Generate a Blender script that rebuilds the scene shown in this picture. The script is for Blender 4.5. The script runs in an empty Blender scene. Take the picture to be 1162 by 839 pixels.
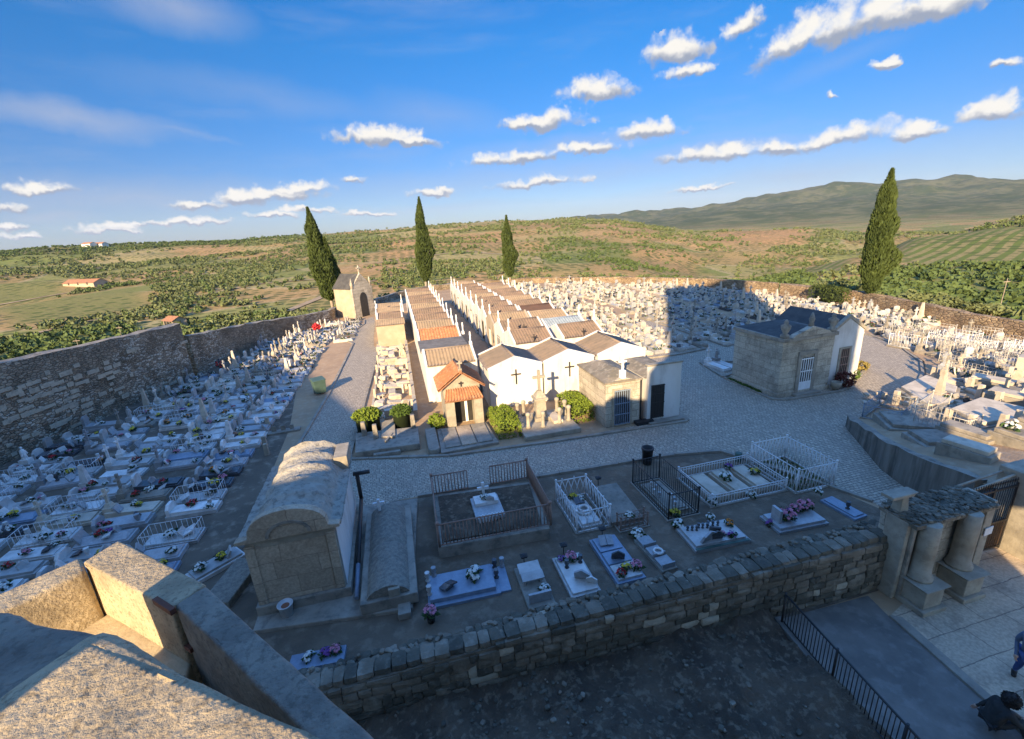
import bpy, bmesh, math, random
import numpy as np
from mathutils import Vector, Matrix
R = math.radians
K = 0.846            # layout below is in survey units of 0.846 m
scn = bpy.context.scene
COL = scn.collection
# ------------------------------------------------------------------ camera
EYE = 13.0
cam_d = bpy.data.cameras.new('camera'); cam = bpy.data.objects.new('camera', cam_d); COL.objects.link(cam)
_M = ((0.96633477, -0.12956444, 0.22228399), (-0.25072296, -0.28028676, 0.92659448), (-0.05775043, -0.95113216, -0.30333562))
mw = Matrix.Identity(4)
for i in range(3):
    mw[i][0] = _M[i][0]; mw[i][1] = -_M[i][1]; mw[i][2] = -_M[i][2]
mw.translation = Vector((0, 0, EYE * K))
cam.matrix_world = mw
cam_d.sensor_width = 36; cam_d.lens = 36 * 520 / 1162; cam_d.clip_start = 0.05; cam_d.clip_end = 40000
scn.camera = cam
# ------------------------------------------------------------------ sun, sky, exposure
SUN_AZ, SUN_EL = 211.5, 20.0        # azimuth clockwise from +Y
sl = bpy.data.lights.new('sun', 'SUN'); so = bpy.data.objects.new('sun', sl); COL.objects.link(so)
sl.energy = 5.0; sl.angle = R(0.53); sl.color = (1.0, 0.76, 0.46)
sd = Vector((math.sin(R(SUN_AZ)) * math.cos(R(SUN_EL)), math.cos(R(SUN_AZ)) * math.cos(R(SUN_EL)), math.sin(R(SUN_EL))))
so.rotation_euler = sd.to_track_quat('Z', 'Y').to_euler(); so.location = sd * 60
scn.view_settings.view_transform = 'Standard'; scn.view_settings.look = 'None'
scn.view_settings.exposure = 1.3; scn.view_settings.gamma = 1.0
scn.render.engine = 'CYCLES'
scn.cycles.max_bounces = 6; scn.cycles.diffuse_bounces = 3; scn.cycles.glossy_bounces = 2; scn.cycles.volume_bounces = 0
scn.cycles.use_denoising = True

W = bpy.data.worlds.new('World'); scn.world = W; W.use_nodes = True
nt = W.node_tree; nt.nodes.clear()
def N(t, **kw):
    n = nt.nodes.new(t)
    for k, v in kw.items(): setattr(n, k, v)
    return n
def L(a, b): nt.links.new(a, b)
def mth(op, a, b=None, c=None, clamp=False):
    n = N('ShaderNodeMath', operation=op, use_clamp=clamp)
    for i, v in enumerate((a, b, c)):
        if v is None: continue
        if isinstance(v, (int, float)): n.inputs[i].default_value = v
        else: L(v, n.inputs[i])
    return n.outputs[0]
def vmth(op, a, b=None):
    n = N('ShaderNodeVectorMath', operation=op)
    for i, v in enumerate((a, b)):
        if v is None: continue
        if isinstance(v, tuple): n.inputs[i].default_value = v
        else: L(v, n.inputs[i])
    return n
def noise(vec, scale, det=4, rough=.55):
    n = N('ShaderNodeTexNoise'); L(vec, n.inputs['Vector']); n.inputs['Scale'].default_value = scale
    n.inputs['Detail'].default_value = det; n.inputs['Roughness'].default_value = rough
    return n
sky = N('ShaderNodeTexSky', sky_type='NISHITA', sun_disc=False, sun_elevation=R(SUN_EL), sun_rotation=R(SUN_AZ))
sky.air_density = 1.0; sky.dust_density = 0.35; sky.ozone_density = 3.0; sky.altitude = 700
hs = N('ShaderNodeHueSaturation'); L(sky.outputs[0], hs.inputs['Color']); hs.inputs['Saturation'].default_value = 1.12
hs.inputs['Value'].default_value = 1.0
tc = N('ShaderNodeTexCoord')
D = tc.outputs['Generated']
# the sky opposite the low sun is deep blue: grade it by height, fading out towards the sun
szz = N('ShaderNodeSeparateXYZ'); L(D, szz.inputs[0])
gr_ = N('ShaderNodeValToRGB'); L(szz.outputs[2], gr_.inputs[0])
for _i, (_p, _c) in enumerate([(0, (.27, .325, .49)), (.10, (.22, .32, .50)), (.30, (.10, .43, .64)), (.48, (.03, .46, .74)), (.58, (1.8, 2.0, 2.3)), (.78, (3.1, 3.5, 4.1))]):  # two highest stops: brightness added overhead, out of view, to fill the shade
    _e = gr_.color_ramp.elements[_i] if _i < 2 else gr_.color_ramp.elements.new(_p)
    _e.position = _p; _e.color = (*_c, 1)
fw = N('ShaderNodeVectorMath', operation='DOT_PRODUCT'); L(D, fw.inputs[0]); fw.inputs[1].default_value = (math.sin(R(31.5)), math.cos(R(31.5)), 0)
fr = N('ShaderNodeMapRange', interpolation_type='SMOOTHSTEP'); L(fw.outputs['Value'], fr.inputs[0]); fr.inputs[1].default_value = -.55; fr.inputs[2].default_value = .35
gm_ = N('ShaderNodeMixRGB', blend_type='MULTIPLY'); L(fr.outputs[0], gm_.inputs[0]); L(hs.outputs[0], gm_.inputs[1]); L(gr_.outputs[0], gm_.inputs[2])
def skydir(px, py):
    v = Vector((px - 581, py - 419.5, 520)).normalized()
    return Vector([sum(_M[i][j] * v[j] for j in range(3)) for i in range(3)])
nz1 = noise(D, 9, 5, .6); nz2 = noise(D, 34, 5, .62)
w1 = vmth('SUBTRACT', nz1.outputs['Color'], (.5, .5, .5)); w2 = vmth('SUBTRACT', nz2.outputs['Color'], (.5, .5, .5))
s1 = vmth('MULTIPLY', w1.outputs[0], (.028, .028, .022)); s2 = vmth('MULTIPLY', w2.outputs[0], (.045, .045, .03))
DD = vmth('ADD', vmth('ADD', D, s1.outputs[0]).outputs[0], s2.outputs[0]).outputs[0]
# cumulus: (photo centre, half length, half height, tilt in the photo)
CU = [(436, 158, 58, 14, 2), (470, 163, 34, 8, 0), (683, 106, 46, 17, -5), (622, 139, 44, 17, -8), (770, 60, 46, 21, -10), (841, 35, 32, 14, -30), (779, 84, 34, 9, -8),
      (970, 28, 135, 36, -20), (1062, 12, 90, 24, -14), (900, 52, 70, 24, -25), (1143, 71, 20, 7, 0), (1128, 128, 46, 15, -6), (1040, 150, 36, 11, -4),
      (945, 160, 76, 13, -10), (880, 172, 60, 13, -6), (800, 178, 80, 12, -5), (735, 152, 56, 13, -6), (585, 182, 80, 10, -6), (660, 171, 60, 9, -4),
      (488, 219, 28, 6, -3), (610, 209, 60, 7, -5), (798, 215, 46, 4, -8), (310, 222, 70, 12, -3), (280, 228, 46, 9, 0), (345, 214, 40, 8, -2), (225, 234, 40, 7, 3),
      (12, 237, 30, 8, 0), (15, 256, 34, 7, 0), (30, 268, 30, 6, 0), (50, 216, 54, 9, 0), (150, 256, 60, 6, -2), (225, 252, 46, 6, 0), (310, 246, 40, 5, 0), (400, 205, 16, 5, 0),
      (944, 110, 10, 5, 0), (590, 140, 30, 14, 0), (130, 262, 50, 5, 0), (345, 240, 36, 5, 0), (420, 243, 30, 4, 0), (1000, 78, 20, 7, -15)]
dens = None; low = None
for (px, py, a, b, rot) in CU:
    c = skydir(px, py)
    ra = R(rot)
    u = (skydir(px + a * math.cos(ra), py + a * math.sin(ra)) - c); v = (skydir(px + b * math.sin(ra), py - b * math.cos(ra)) - c)
    lu, lv = u.length, v.length
    u = u / lu; v = (v - u * v.dot(u)).normalized(); w = u.cross(v)
    m3 = Matrix((u, v, w)).transposed()
    mp = N('ShaderNodeMapping', vector_type='TEXTURE'); L(DD, mp.inputs['Vector'])
    mp.inputs['Location'].default_value = c; mp.inputs['Rotation'].default_value = m3.to_euler('XYZ'); mp.inputs['Scale'].default_value = (lu * 1.3, lv * 1.55, .5)
    sx = N('ShaderNodeSeparateXYZ'); L(mp.outputs[0], sx.inputs[0])
    yb = mth('MINIMUM', sx.outputs[1], mth('MULTIPLY', sx.outputs[1], 1.9))
    d = mth('SUBTRACT', 1.0, mth('SQRT', mth('ADD', mth('MULTIPLY', sx.outputs[0], sx.outputs[0]), mth('MULTIPLY', yb, yb))), clamp=True)
    wv = mth('MULTIPLY', d, sx.outputs[1])
    dens = d if dens is None else mth('MAXIMUM', dens, d)
    low = wv if low is None else mth('ADD', low, wv)
def billow(scale, k):
    v = N('ShaderNodeTexVoronoi', feature='SMOOTH_F1'); L(DD, v.inputs['Vector']); v.inputs['Scale'].default_value = scale; v.inputs['Smoothness'].default_value = .35
    return mth('MULTIPLY', mth('SUBTRACT', .48, v.outputs['Distance']), k)
nz3 = noise(D, 70, 5, .62)
bl = mth('ADD', mth('ADD', billow(20, .62), billow(52, .42)), mth('MULTIPLY', mth('SUBTRACT', nz3.outputs['Fac'], .5), .45))
dn = mth('ADD', dens, bl)
mr = N('ShaderNodeMapRange', interpolation_type='SMOOTHSTEP'); L(dn, mr.inputs[0]); mr.inputs[1].default_value = .14; mr.inputs[2].default_value = .70
cmask = mth('MULTIPLY', mr.outputs[0], mth('GREATER_THAN', dens, .002))
sh = N('ShaderNodeMapRange', interpolation_type='SMOOTHSTEP'); L(mth('ADD', low, mth('MULTIPLY', bl, .12)), sh.inputs[0])
sh.inputs[1].default_value = -.11; sh.inputs[2].default_value = .15
ccol = N('ShaderNodeMixRGB'); L(sh.outputs[0], ccol.inputs[0]); ccol.inputs[1].default_value = (1.4, 1.62, 2.1, 1); ccol.inputs[2].default_value = (4.0, 3.85, 3.6, 1)
# thin high cloud: stretched noise, plus a few faint veils
mpz = N('ShaderNodeMapping'); L(D, mpz.inputs['Vector']); mpz.inputs['Scale'].default_value = (1.2, 1.2, 7.0); mpz.inputs['Rotation'].default_value = (R(4), R(-10), 0)
ci = noise(mpz.outputs[0], 2.6, 6, .62)
cr = N('ShaderNodeMapRange', interpolation_type='SMOOTHSTEP'); L(ci.outputs['Fac'], cr.inputs[0]); cr.inputs[1].default_value = .46; cr.inputs[2].default_value = .78; cr.inputs[4].default_value = .22
VE = [(200, 10, 110, 36, 8, .5), (80, 132, 190, 22, 9, .55), (300, 108, 220, 26, 8, .22), (490, 130, 110, 30, 6, .28), (200, 150, 90, 6, 12, .3), (950, 70, 120, 16, -20, .18), (640, 200, 420, 26, -4, .36), (150, 225, 330, 34, 0, .5), (900, 200, 330, 34, -8, .42), (640, 165, 160, 16, -6, .4), (260, 225, 120, 14, -2, .5), (60, 245, 120, 16, 2, .5), (820, 168, 160, 14, -6, .45), (480, 236, 220, 12, -4, .3)]
DV = vmth('ADD', D, vmth('MULTIPLY', w1.outputs[0], (.06, .06, .05)).outputs[0]).outputs[0]
veil = cr.outputs[0]
sz = N('ShaderNodeSeparateXYZ'); L(D, sz.inputs[0])
for (px, py, a, b, rot, st) in VE:
    c = skydir(px, py); ra = R(rot)
    u = (skydir(px + 10 * math.cos(ra), py + 10 * math.sin(ra)) - c); v = (skydir(px + 10 * math.sin(ra), py - 10 * math.cos(ra)) - c)
    lu, lv = u.length * a / 10, v.length * b / 10
    u = u.normalized(); v = (v - u * v.dot(u)).normalized(); w = u.cross(v)
    mp = N('ShaderNodeMapping', vector_type='TEXTURE'); L(DV, mp.inputs['Vector'])
    mp.inputs['Location'].default_value = c; mp.inputs['Rotation'].default_value = Matrix((u, v, w)).transposed().to_euler('XYZ'); mp.inputs['Scale'].default_value = (lu, lv, .6)
    d = mth('SUBTRACT', 1.0, vmth('LENGTH', mp.outputs[0]).outputs['Value'], clamp=True)
    veil = mth('MAXIMUM', veil, mth('MULTIPLY', mth('MULTIPLY', d, st * 1.5), mth('ADD', ci.outputs['Fac'], .25)))
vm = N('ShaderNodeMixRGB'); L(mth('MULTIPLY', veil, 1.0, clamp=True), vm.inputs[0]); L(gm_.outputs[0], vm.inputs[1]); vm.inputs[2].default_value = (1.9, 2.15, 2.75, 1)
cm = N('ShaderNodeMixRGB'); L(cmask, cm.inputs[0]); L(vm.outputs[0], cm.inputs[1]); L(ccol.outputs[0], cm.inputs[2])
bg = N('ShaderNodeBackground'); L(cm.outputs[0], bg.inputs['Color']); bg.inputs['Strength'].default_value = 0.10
wo = N('ShaderNodeOutputWorld'); L(bg.outputs[0], wo.inputs['Surface'])
W.cycles.sampling_method = 'MANUAL'; W.cycles.sample_map_resolution = 512

# ------------------------------------------------------------------ mesh builder
class MB:
    def __init__(s): s.v = []; s.f = []; s.m = []; s.sm = []
    def add(s, vs, fs, m=0, smooth=False):
        o = len(s.v); s.v.extend([tuple(p) for p in vs])
        for f in fs: s.f.append([o + i for i in f]); s.m.append(m); s.sm.append(smooth)
        return s
    def box(s, x0, y0, z0, x1, y1, z1, m=0):
        return s.add([(x0, y0, z0), (x1, y0, z0), (x1, y1, z0), (x0, y1, z0), (x0, y0, z1), (x1, y0, z1), (x1, y1, z1), (x0, y1, z1)],
                     [(0, 3, 2, 1), (4, 5, 6, 7), (0, 1, 5, 4), (1, 2, 6, 5), (2, 3, 7, 6), (3, 0, 4, 7)], m)
    def obox(s, c, size, rz=0, m=0, rx=0, ry=0):
        M = Matrix.Rotation(rz, 3, 'Z') @ Matrix.Rotation(ry, 3, 'Y') @ Matrix.Rotation(rx, 3, 'X'); h = [q / 2 for q in size]
        vs = [Vector(c) + M @ Vector((a * h[0], b * h[1], d * h[2])) for d in (-1, 1) for a, b in ((-1, -1), (1, -1), (1, 1), (-1, 1))]
        return s.add(vs, [(0, 3, 2, 1), (4, 5, 6, 7), (0, 1, 5, 4), (1, 2, 6, 5), (2, 3, 7, 6), (3, 0, 4, 7)], m)
    def prism(s, poly, z0, z1, m=0, top=None):
        n = len(poly); top = top or poly
        z0f = z0 if callable(z0) else (lambda x, y: z0); z1f = z1 if callable(z1) else (lambda x, y: z1)
        vs = [(p[0], p[1], z0f(*p)) for p in poly] + [(p[0], p[1], z1f(*p)) for p in top]
        fs = [tuple(range(n - 1, -1, -1)), tuple(range(n, 2 * n))] + [(i, (i + 1) % n, n + (i + 1) % n, n + i) for i in range(n)]
        return s.add(vs, fs, m)
    def xprism(s, prof, x0, x1, m=0):   # profile in (y,z), extruded along x
        n = len(prof); vs = [(x0, p[0], p[1]) for p in prof] + [(x1, p[0], p[1]) for p in prof]
        return s.add(vs, [tuple(range(n - 1, -1, -1)), tuple(range(n, 2 * n))] + [(i, (i + 1) % n, n + (i + 1) % n, n + i) for i in range(n)], m)
    def yprism(s, prof, y0, y1, m=0):   # profile in (x,z), extruded along y
        n = len(prof); vs = [(p[0], y0, p[1]) for p in prof] + [(p[0], y1, p[1]) for p in prof]
        return s.add(vs, [tuple(range(n)), tuple(range(2 * n - 1, n - 1, -1))] + [(i, n + i, n + (i + 1) % n, (i + 1) % n) for i in range(n)], m)
    def frustum(s, c, a, b, z0, z1, m=0, a2=None, b2=None):
        a2 = a if a2 is None else a2; b2 = b if b2 is None else b2; x, y = c
        lo = [(x - a, y - b), (x + a, y - b), (x + a, y + b), (x - a, y + b)]; hi = [(x - a2, y - b2), (x + a2, y - b2), (x + a2, y + b2), (x - a2, y + b2)]
        return s.prism(lo, z0, z1, m, hi)
    def tube(s, p0, p1, r0, r1=None, n=8, m=0, smooth=True):
        r1 = r0 if r1 is None else r1; p0 = Vector(p0); p1 = Vector(p1); d = (p1 - p0)
        if d.length < 1e-6: return s
        q = d.to_track_quat('Z', 'Y'); vs = []
        for p, r in ((p0, r0), (p1, r1)):
            for i in range(n):
                a = 2 * math.pi * i / n; vs.append(p + q @ Vector((r * math.cos(a), r * math.sin(a), 0)))
        s.add(vs, [(i, (i + 1) % n, n + (i + 1) % n, n + i) for i in range(n)], m, smooth)
        o = len(s.v) - 2 * n
        s.f.append([o + i for i in range(n - 1, -1, -1)]); s.m.append(m); s.sm.append(False)
        s.f.append([o + n + i for i in range(n)]); s.m.append(m); s.sm.append(False)
        return s
    def lathe(s, c, prof, n=14, m=0, smooth=True):
        vs = []
        for r, z in prof:
            for i in range(n):
                a = 2 * math.pi * i / n; vs.append((c[0] + r * math.cos(a), c[1] + r * math.sin(a), c[2] + z))
        k = len(prof)
        fs = [(j * n + i, j * n + (i + 1) % n, (j + 1) * n + (i + 1) % n, (j + 1) * n + i) for j in range(k - 1) for i in range(n)]
        s.add(vs, fs, m, smooth)
        o = len(s.v) - k * n
        s.f.append([o + i for i in range(n - 1, -1, -1)]); s.m.append(m); s.sm.append(False)
        s.f.append([o + (k - 1) * n + i for i in range(n)]); s.m.append(m); s.sm.append(False)
        return s
    def blob(s, c, r, rnd, m=0, jit=.25, sub=1, smooth=True):
        vs, fs = ICO[sub]
        r3 = r if isinstance(r, tuple) else (r, r, r)
        out = []
        for v in vs:
            k = 1 + rnd.uniform(-jit, jit); out.append((c[0] + v[0] * r3[0] * k, c[1] + v[1] * r3[1] * k, c[2] + v[2] * r3[2] * k))
        return s.add(out, fs, m, smooth)
    def rock(s, c, size, rnd, rz=0, m=0, jit=.10, p=4.0, smooth=False):
        cr, sr = math.cos(rz), math.sin(rz); out = []
        ph = [rnd.uniform(.86, 1.12) for _ in range(8)]
        for (x, y, z) in ROCK_V:
            k = (abs(x) ** p + abs(y) ** p + abs(z) ** p) ** (-1 / p)
            w = ph[(x > 0) * 4 + (y > 0) * 2 + (z > 0)]
            k *= (1 + rnd.uniform(-jit, jit) * .5) * (w * .5 + .5)
            X, Y, Z = x * k * size[0] / 2, y * k * size[1] / 2, z * k * size[2] / 2
            out.append((c[0] + X * cr - Y * sr, c[1] + X * sr + Y * cr, c[2] + Z))
        return s.add(out, ROCK_F, m, smooth)
    def leaf(s, c, size, rnd, m=0, up=0.0):
        a = Vector((rnd.gauss(0, 1), rnd.gauss(0, 1), rnd.gauss(0, 1) + up)).normalized()
        b = a.orthogonal().normalized(); b = Matrix.Rotation(rnd.uniform(0, 6.28), 3, a) @ b
        c = Vector(c); a = a * size; b = b * size * .5
        return s.add([c - a, c + b, c + a, c - b], [(0, 1, 2, 3)], m)
    def cross(s, c, h, w, t, m=0, axis='x', arm=.66, d=None):
        d = d or t; x, y, z = c
        if axis == 'x':
            s.box(x - t / 2, y - d / 2, z, x + t / 2, y + d / 2, z + h, m)
            s.box(x - w / 2, y - d / 2 + .002, z + h * arm - t / 2, x - t / 2, y + d / 2 - .002, z + h * arm + t / 2, m)
            s.box(x + t / 2, y - d / 2 + .002, z + h * arm - t / 2, x + w / 2, y + d / 2 - .002, z + h * arm + t / 2, m)
        else:
            s.box(x - d / 2, y - t / 2, z, x + d / 2, y + t / 2, z + h, m)
            s.box(x - d / 2 + .002, y - w / 2, z + h * arm - t / 2, x + d / 2 - .002, y - t / 2, z + h * arm + t / 2, m)
            s.box(x - d / 2 + .002, y + t / 2, z + h * arm - t / 2, x + d / 2 - .002, y + w / 2, z + h * arm + t / 2, m)
        return s
    def merge(s, o, mp=None):
        k = len(s.v); s.v.extend(o.v)
        for f, m, sm in zip(o.f, o.m, o.sm): s.f.append([k + i for i in f]); s.m.append(mp[m] if mp else m); s.sm.append(sm)
        return s
    def moved(s, loc=(0, 0, 0), rz=0, sc=1):
        c, d = math.cos(rz), math.sin(rz); o = MB()
        o.v = [((x * c - y * d) * sc + loc[0], (x * d + y * c) * sc + loc[1], z * sc + loc[2]) for x, y, z in s.v]; o.f = s.f; o.m = s.m; o.sm = s.sm
        return o
    def mesh(s, name, mats, bevel=0):
        me = bpy.data.meshes.new(name)
        me.from_pydata([(x * K, y * K, z * K) for x, y, z in s.v], [], s.f)
        for m in (mats if isinstance(mats, (list, tuple)) else [mats]): me.materials.append(m)
        me.polygons.foreach_set('material_index', s.m); me.polygons.foreach_set('use_smooth', s.sm)
        if bevel:
            bm = bmesh.new(); bm.from_mesh(me)
            es = [e for e in bm.edges if len(e.link_faces) == 2 and e.calc_face_angle(0) > .6]
            bmesh.ops.bevel(bm, geom=es, offset=bevel * K, segments=2, profile=.6, affect='EDGES', clamp_overlap=True)
            bm.to_mesh(me); bm.free()
        me.update()
        return me
    def build(s, name, mats, parent=None, bevel=0, loc=(0, 0, 0), rz=0):
        return link(name, s.mesh(name, mats, bevel), parent, loc, rz)
def _ico(sub):
    bm = bmesh.new(); bmesh.ops.create_icosphere(bm, subdivisions=sub, radius=1)
    r = ([tuple(v.co) for v in bm.verts], [tuple(v.index for v in f.verts) for f in bm.faces]); bm.free(); return r
ICO = {1: _ico(1), 2: _ico(2), 3: _ico(3)}
def _rock():
    bm = bmesh.new(); bmesh.ops.create_cube(bm, size=2); bmesh.ops.subdivide_edges(bm, edges=bm.edges[:], cuts=2, use_grid_fill=True)
    r = ([tuple(v.co) for v in bm.verts], [tuple(v.index for v in f.verts) for f in bm.faces]); bm.free(); return r
ROCK_V, ROCK_F = _rock()
def link(name, me, parent=None, loc=(0, 0, 0), rz=0):
    o = bpy.data.objects.new(name, me); COL.objects.link(o)
    o.location = (loc[0] * K, loc[1] * K, loc[2] * K); o.rotation_euler = (0, 0, rz)
    if parent: o.parent = parent
    return o
def tag(o, label, cat, group=None):
    o['label'] = label; o['category'] = cat
    if group: o['group'] = group
    return o
def thing(name, label, cat, loc=(0, 0, 0), rz=0, group=None):
    return tag(link(name, None, None, loc, rz), label, cat, group)
def struct(name, mb, mats, kind='structure', **kw):
    o = mb.build(name, mats, **kw); o['kind'] = kind; return o
def put(name, me, label, cat, loc, rz=0, group=None):
    return tag(link(name, me, None, loc, rz), label, cat, group)

# ------------------------------------------------------------------ materials
def mat(name, c1, c2=None, scale=3.0, rough=.8, bump=.3, bscale=None, c3=None, s3=None, amt3=.35, metal=0, spec=.3, det=8, world=True, dist=.02, vstretch=1.0, rand=0.0):
    """noise-mottled surface: c1/c2 mixed by fbm, c3 as finer blotches, bump from a finer fbm; rand varies value per object"""
    m = bpy.data.materials.new(name); m.use_nodes = True; t = m.node_tree; n = t.nodes; b = n['Principled BSDF']
    b.inputs['Roughness'].default_value = rough; b.inputs['Metallic'].default_value = metal; b.inputs['Specular IOR Level'].default_value = spec
    if world: co = n.new('ShaderNodeNewGeometry').outputs['Position']
    else: co = n.new('ShaderNodeTexCoord').outputs['Object']
    if vstretch != 1:
        mp = n.new('ShaderNodeMapping'); t.links.new(co, mp.inputs[0]); mp.inputs['Scale'].default_value = (1, 1, vstretch); co = mp.outputs[0]
    c2 = c2 or tuple(x * .75 for x in c1)
    def nz(sc, d=det, ro=.62):
        q = n.new('ShaderNodeTexNoise'); t.links.new(co, q.inputs['Vector']); q.inputs['Scale'].default_value = sc; q.inputs['Detail'].default_value = d; q.inputs['Roughness'].default_value = ro; return q.outputs['Fac']
    def ramp(f, a, z):
        q = n.new('ShaderNodeMapRange'); q.interpolation_type = 'SMOOTHSTEP'; t.links.new(f, q.inputs[0]); q.inputs[1].default_value = a; q.inputs[2].default_value = z; return q.outputs[0]
    mx = n.new('ShaderNodeMixRGB'); t.links.new(ramp(nz(scale), .33, .67), mx.inputs[0]); mx.inputs[1].default_value = (*c1, 1); mx.inputs[2].default_value = (*c2, 1)
    col = mx.outputs[0]
    if c3:
        m3 = n.new('ShaderNodeMixRGB'); q = n.new('ShaderNodeMath'); q.operation = 'MULTIPLY'; t.links.new(ramp(nz(s3 or scale * 4, 6), .5, .66), q.inputs[0]); q.inputs[1].default_value = amt3
        t.links.new(q.outputs[0], m3.inputs[0]); t.links.new(col, m3.inputs[1]); m3.inputs[2].default_value = (*c3, 1); col = m3.outputs[0]
    if rand:
        oi = n.new('ShaderNodeObjectInfo'); mr = n.new('ShaderNodeMapRange'); t.links.new(oi.outputs['Random'], mr.inputs[0]); mr.inputs[3].default_value = 1 - rand; mr.inputs[4].default_value = 1 + rand
        h = n.new('ShaderNodeHueSaturation'); t.links.new(mr.outputs[0], h.inputs['Value']); t.links.new(col, h.inputs['Color']); col = h.outputs[0]
    t.links.new(col, b.inputs['Base Color'])
    if bump:
        bp = n.new('ShaderNodeBump'); bp.inputs['Strength'].default_value = bump; bp.inputs['Distance'].default_value = dist; t.links.new(nz(bscale or scale * 6), bp.inputs['Height']); t.links.new(bp.outputs[0], b.inputs['Normal'])
    m['col'] = 1
    return m
def blocks(name, cols, scale, mortar, mcol, stretch=(1, 1, 1.7), rough=.9, bump=.6, dist=.05, pale=None, pale_amt=.0, wear=.35):
    """rubble / setts: voronoi stones with their own colours and recessed joints"""
    m = bpy.data.materials.new(name); m.use_nodes = True; t = m.node_tree; n = t.nodes; b = n['Principled BSDF']; b.inputs['Roughness'].default_value = rough; b.inputs['Specular IOR Level'].default_value = .25
    g = n.new('ShaderNodeNewGeometry'); mp = n.new('ShaderNodeMapping'); mp.inputs['Scale'].default_value = stretch; t.links.new(g.outputs['Position'], mp.inputs[0])
    nq = n.new('ShaderNodeTexNoise'); nq.inputs['Scale'].default_value = scale * .9; t.links.new(mp.outputs[0], nq.inputs[0])
    ad = n.new('ShaderNodeVectorMath'); ad.operation = 'MULTIPLY_ADD'; t.links.new(nq.outputs['Color'], ad.inputs[0]); ad.inputs[1].default_value = (.25 / scale,) * 3; t.links.new(mp.outputs[0], ad.inputs[2])
    v1 = n.new('ShaderNodeTexVoronoi'); v1.inputs['Scale'].default_value = scale; t.links.new(ad.outputs[0], v1.inputs['Vector'])
    v2 = n.new('ShaderNodeTexVoronoi'); v2.feature = 'DISTANCE_TO_EDGE'; v2.inputs['Scale'].default_value = scale; t.links.new(ad.outputs[0], v2.inputs['Vector'])
    sp = n.new('ShaderNodeSeparateColor'); t.links.new(v1.outputs['Color'], sp.inputs[0])
    cr = n.new('ShaderNodeValToRGB'); cr.color_ramp.interpolation = 'CONSTANT' if len(cols) > 4 else 'LINEAR'
    while len(cr.color_ramp.elements) < len(cols): cr.color_ramp.elements.new(.5)
    for i, c in enumerate(cols): cr.color_ramp.elements[i].position = i / max(1, len(cols) - (0 if len(cols) > 4 else 1)); cr.color_ramp.elements[i].color = (*c, 1)
    t.links.new(sp.outputs[0], cr.inputs[0]); col = cr.outputs[0]
    def nz(sc, d=6):
        q = n.new('ShaderNodeTexNoise'); t.links.new(g.outputs['Position'], q.inputs['Vector']); q.inputs['Scale'].default_value = sc; q.inputs['Detail'].default_value = d; q.inputs['Roughness'].default_value = .65; return q.outputs['Fac']
    def ramp(f, a, z, lo=0, hi=1):
        q = n.new('ShaderNodeMapRange'); q.interpolation_type = 'SMOOTHSTEP'; t.links.new(f, q.inputs[0]); q.inputs[1].default_value = a; q.inputs[2].default_value = z; q.inputs[3].default_value = lo; q.inputs[4].default_value = hi; return q.outputs[0]
    if pale:
        mul = n.new('ShaderNodeMath'); mul.operation = 'MULTIPLY'; t.links.new(ramp(sp.outputs[1], .5, .56), mul.inputs[0]); t.links.new(ramp(nz(.16, 2), .5 - pale_amt, .62 - pale_amt), mul.inputs[1])
        px = n.new('ShaderNodeMixRGB'); t.links.new(mul.outputs[0], px.inputs[0]); t.links.new(col, px.inputs[1]); px.inputs[2].default_value = (*pale, 1); col = px.outputs[0]
    jm = n.new('ShaderNodeMixRGB'); t.links.new(ramp(v2.outputs['Distance'], mortar * .4, mortar), jm.inputs[0]); jm.inputs[1].default_value = (*mcol, 1); t.links.new(col, jm.inputs[2])
    ml = n.new('ShaderNodeMixRGB'); ml.blend_type = 'MULTIPLY'; ml.inputs[0].default_value = 1; t.links.new(jm.outputs[0], ml.inputs[1])
    cc = n.new('ShaderNodeCombineColor'); wv = ramp(nz(.7 if scale < 5 else 1.2), .3, .7, 1 - wear, 1 + wear * .4); fine = ramp(nz(14), .3, .7, .8, 1.12)
    mm = n.new('ShaderNodeMath'); mm.operation = 'MULTIPLY'; t.links.new(wv, mm.inputs[0]); t.links.new(fine, mm.inputs[1])
    for i in range(3): t.links.new(mm.outputs[0], cc.inputs[i])
    t.links.new(cc.outputs[0], ml.inputs[2]); t.links.new(ml.outputs[0], b.inputs['Base Color'])
    hh = n.new('ShaderNodeMath'); hh.operation = 'MULTIPLY_ADD'; t.links.new(nz(18), hh.inputs[0]); hh.inputs[1].default_value = .35; t.links.new(ramp(v2.outputs['Distance'], 0, mortar * 2.2), hh.inputs[2])
    bp = n.new('ShaderNodeBump'); bp.inputs['Strength'].default_value = bump; bp.inputs['Distance'].default_value = dist; t.links.new(hh.outputs[0], bp.inputs['Height']); t.links.new(bp.outputs[0], b.inputs['Normal'])
    return m

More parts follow.
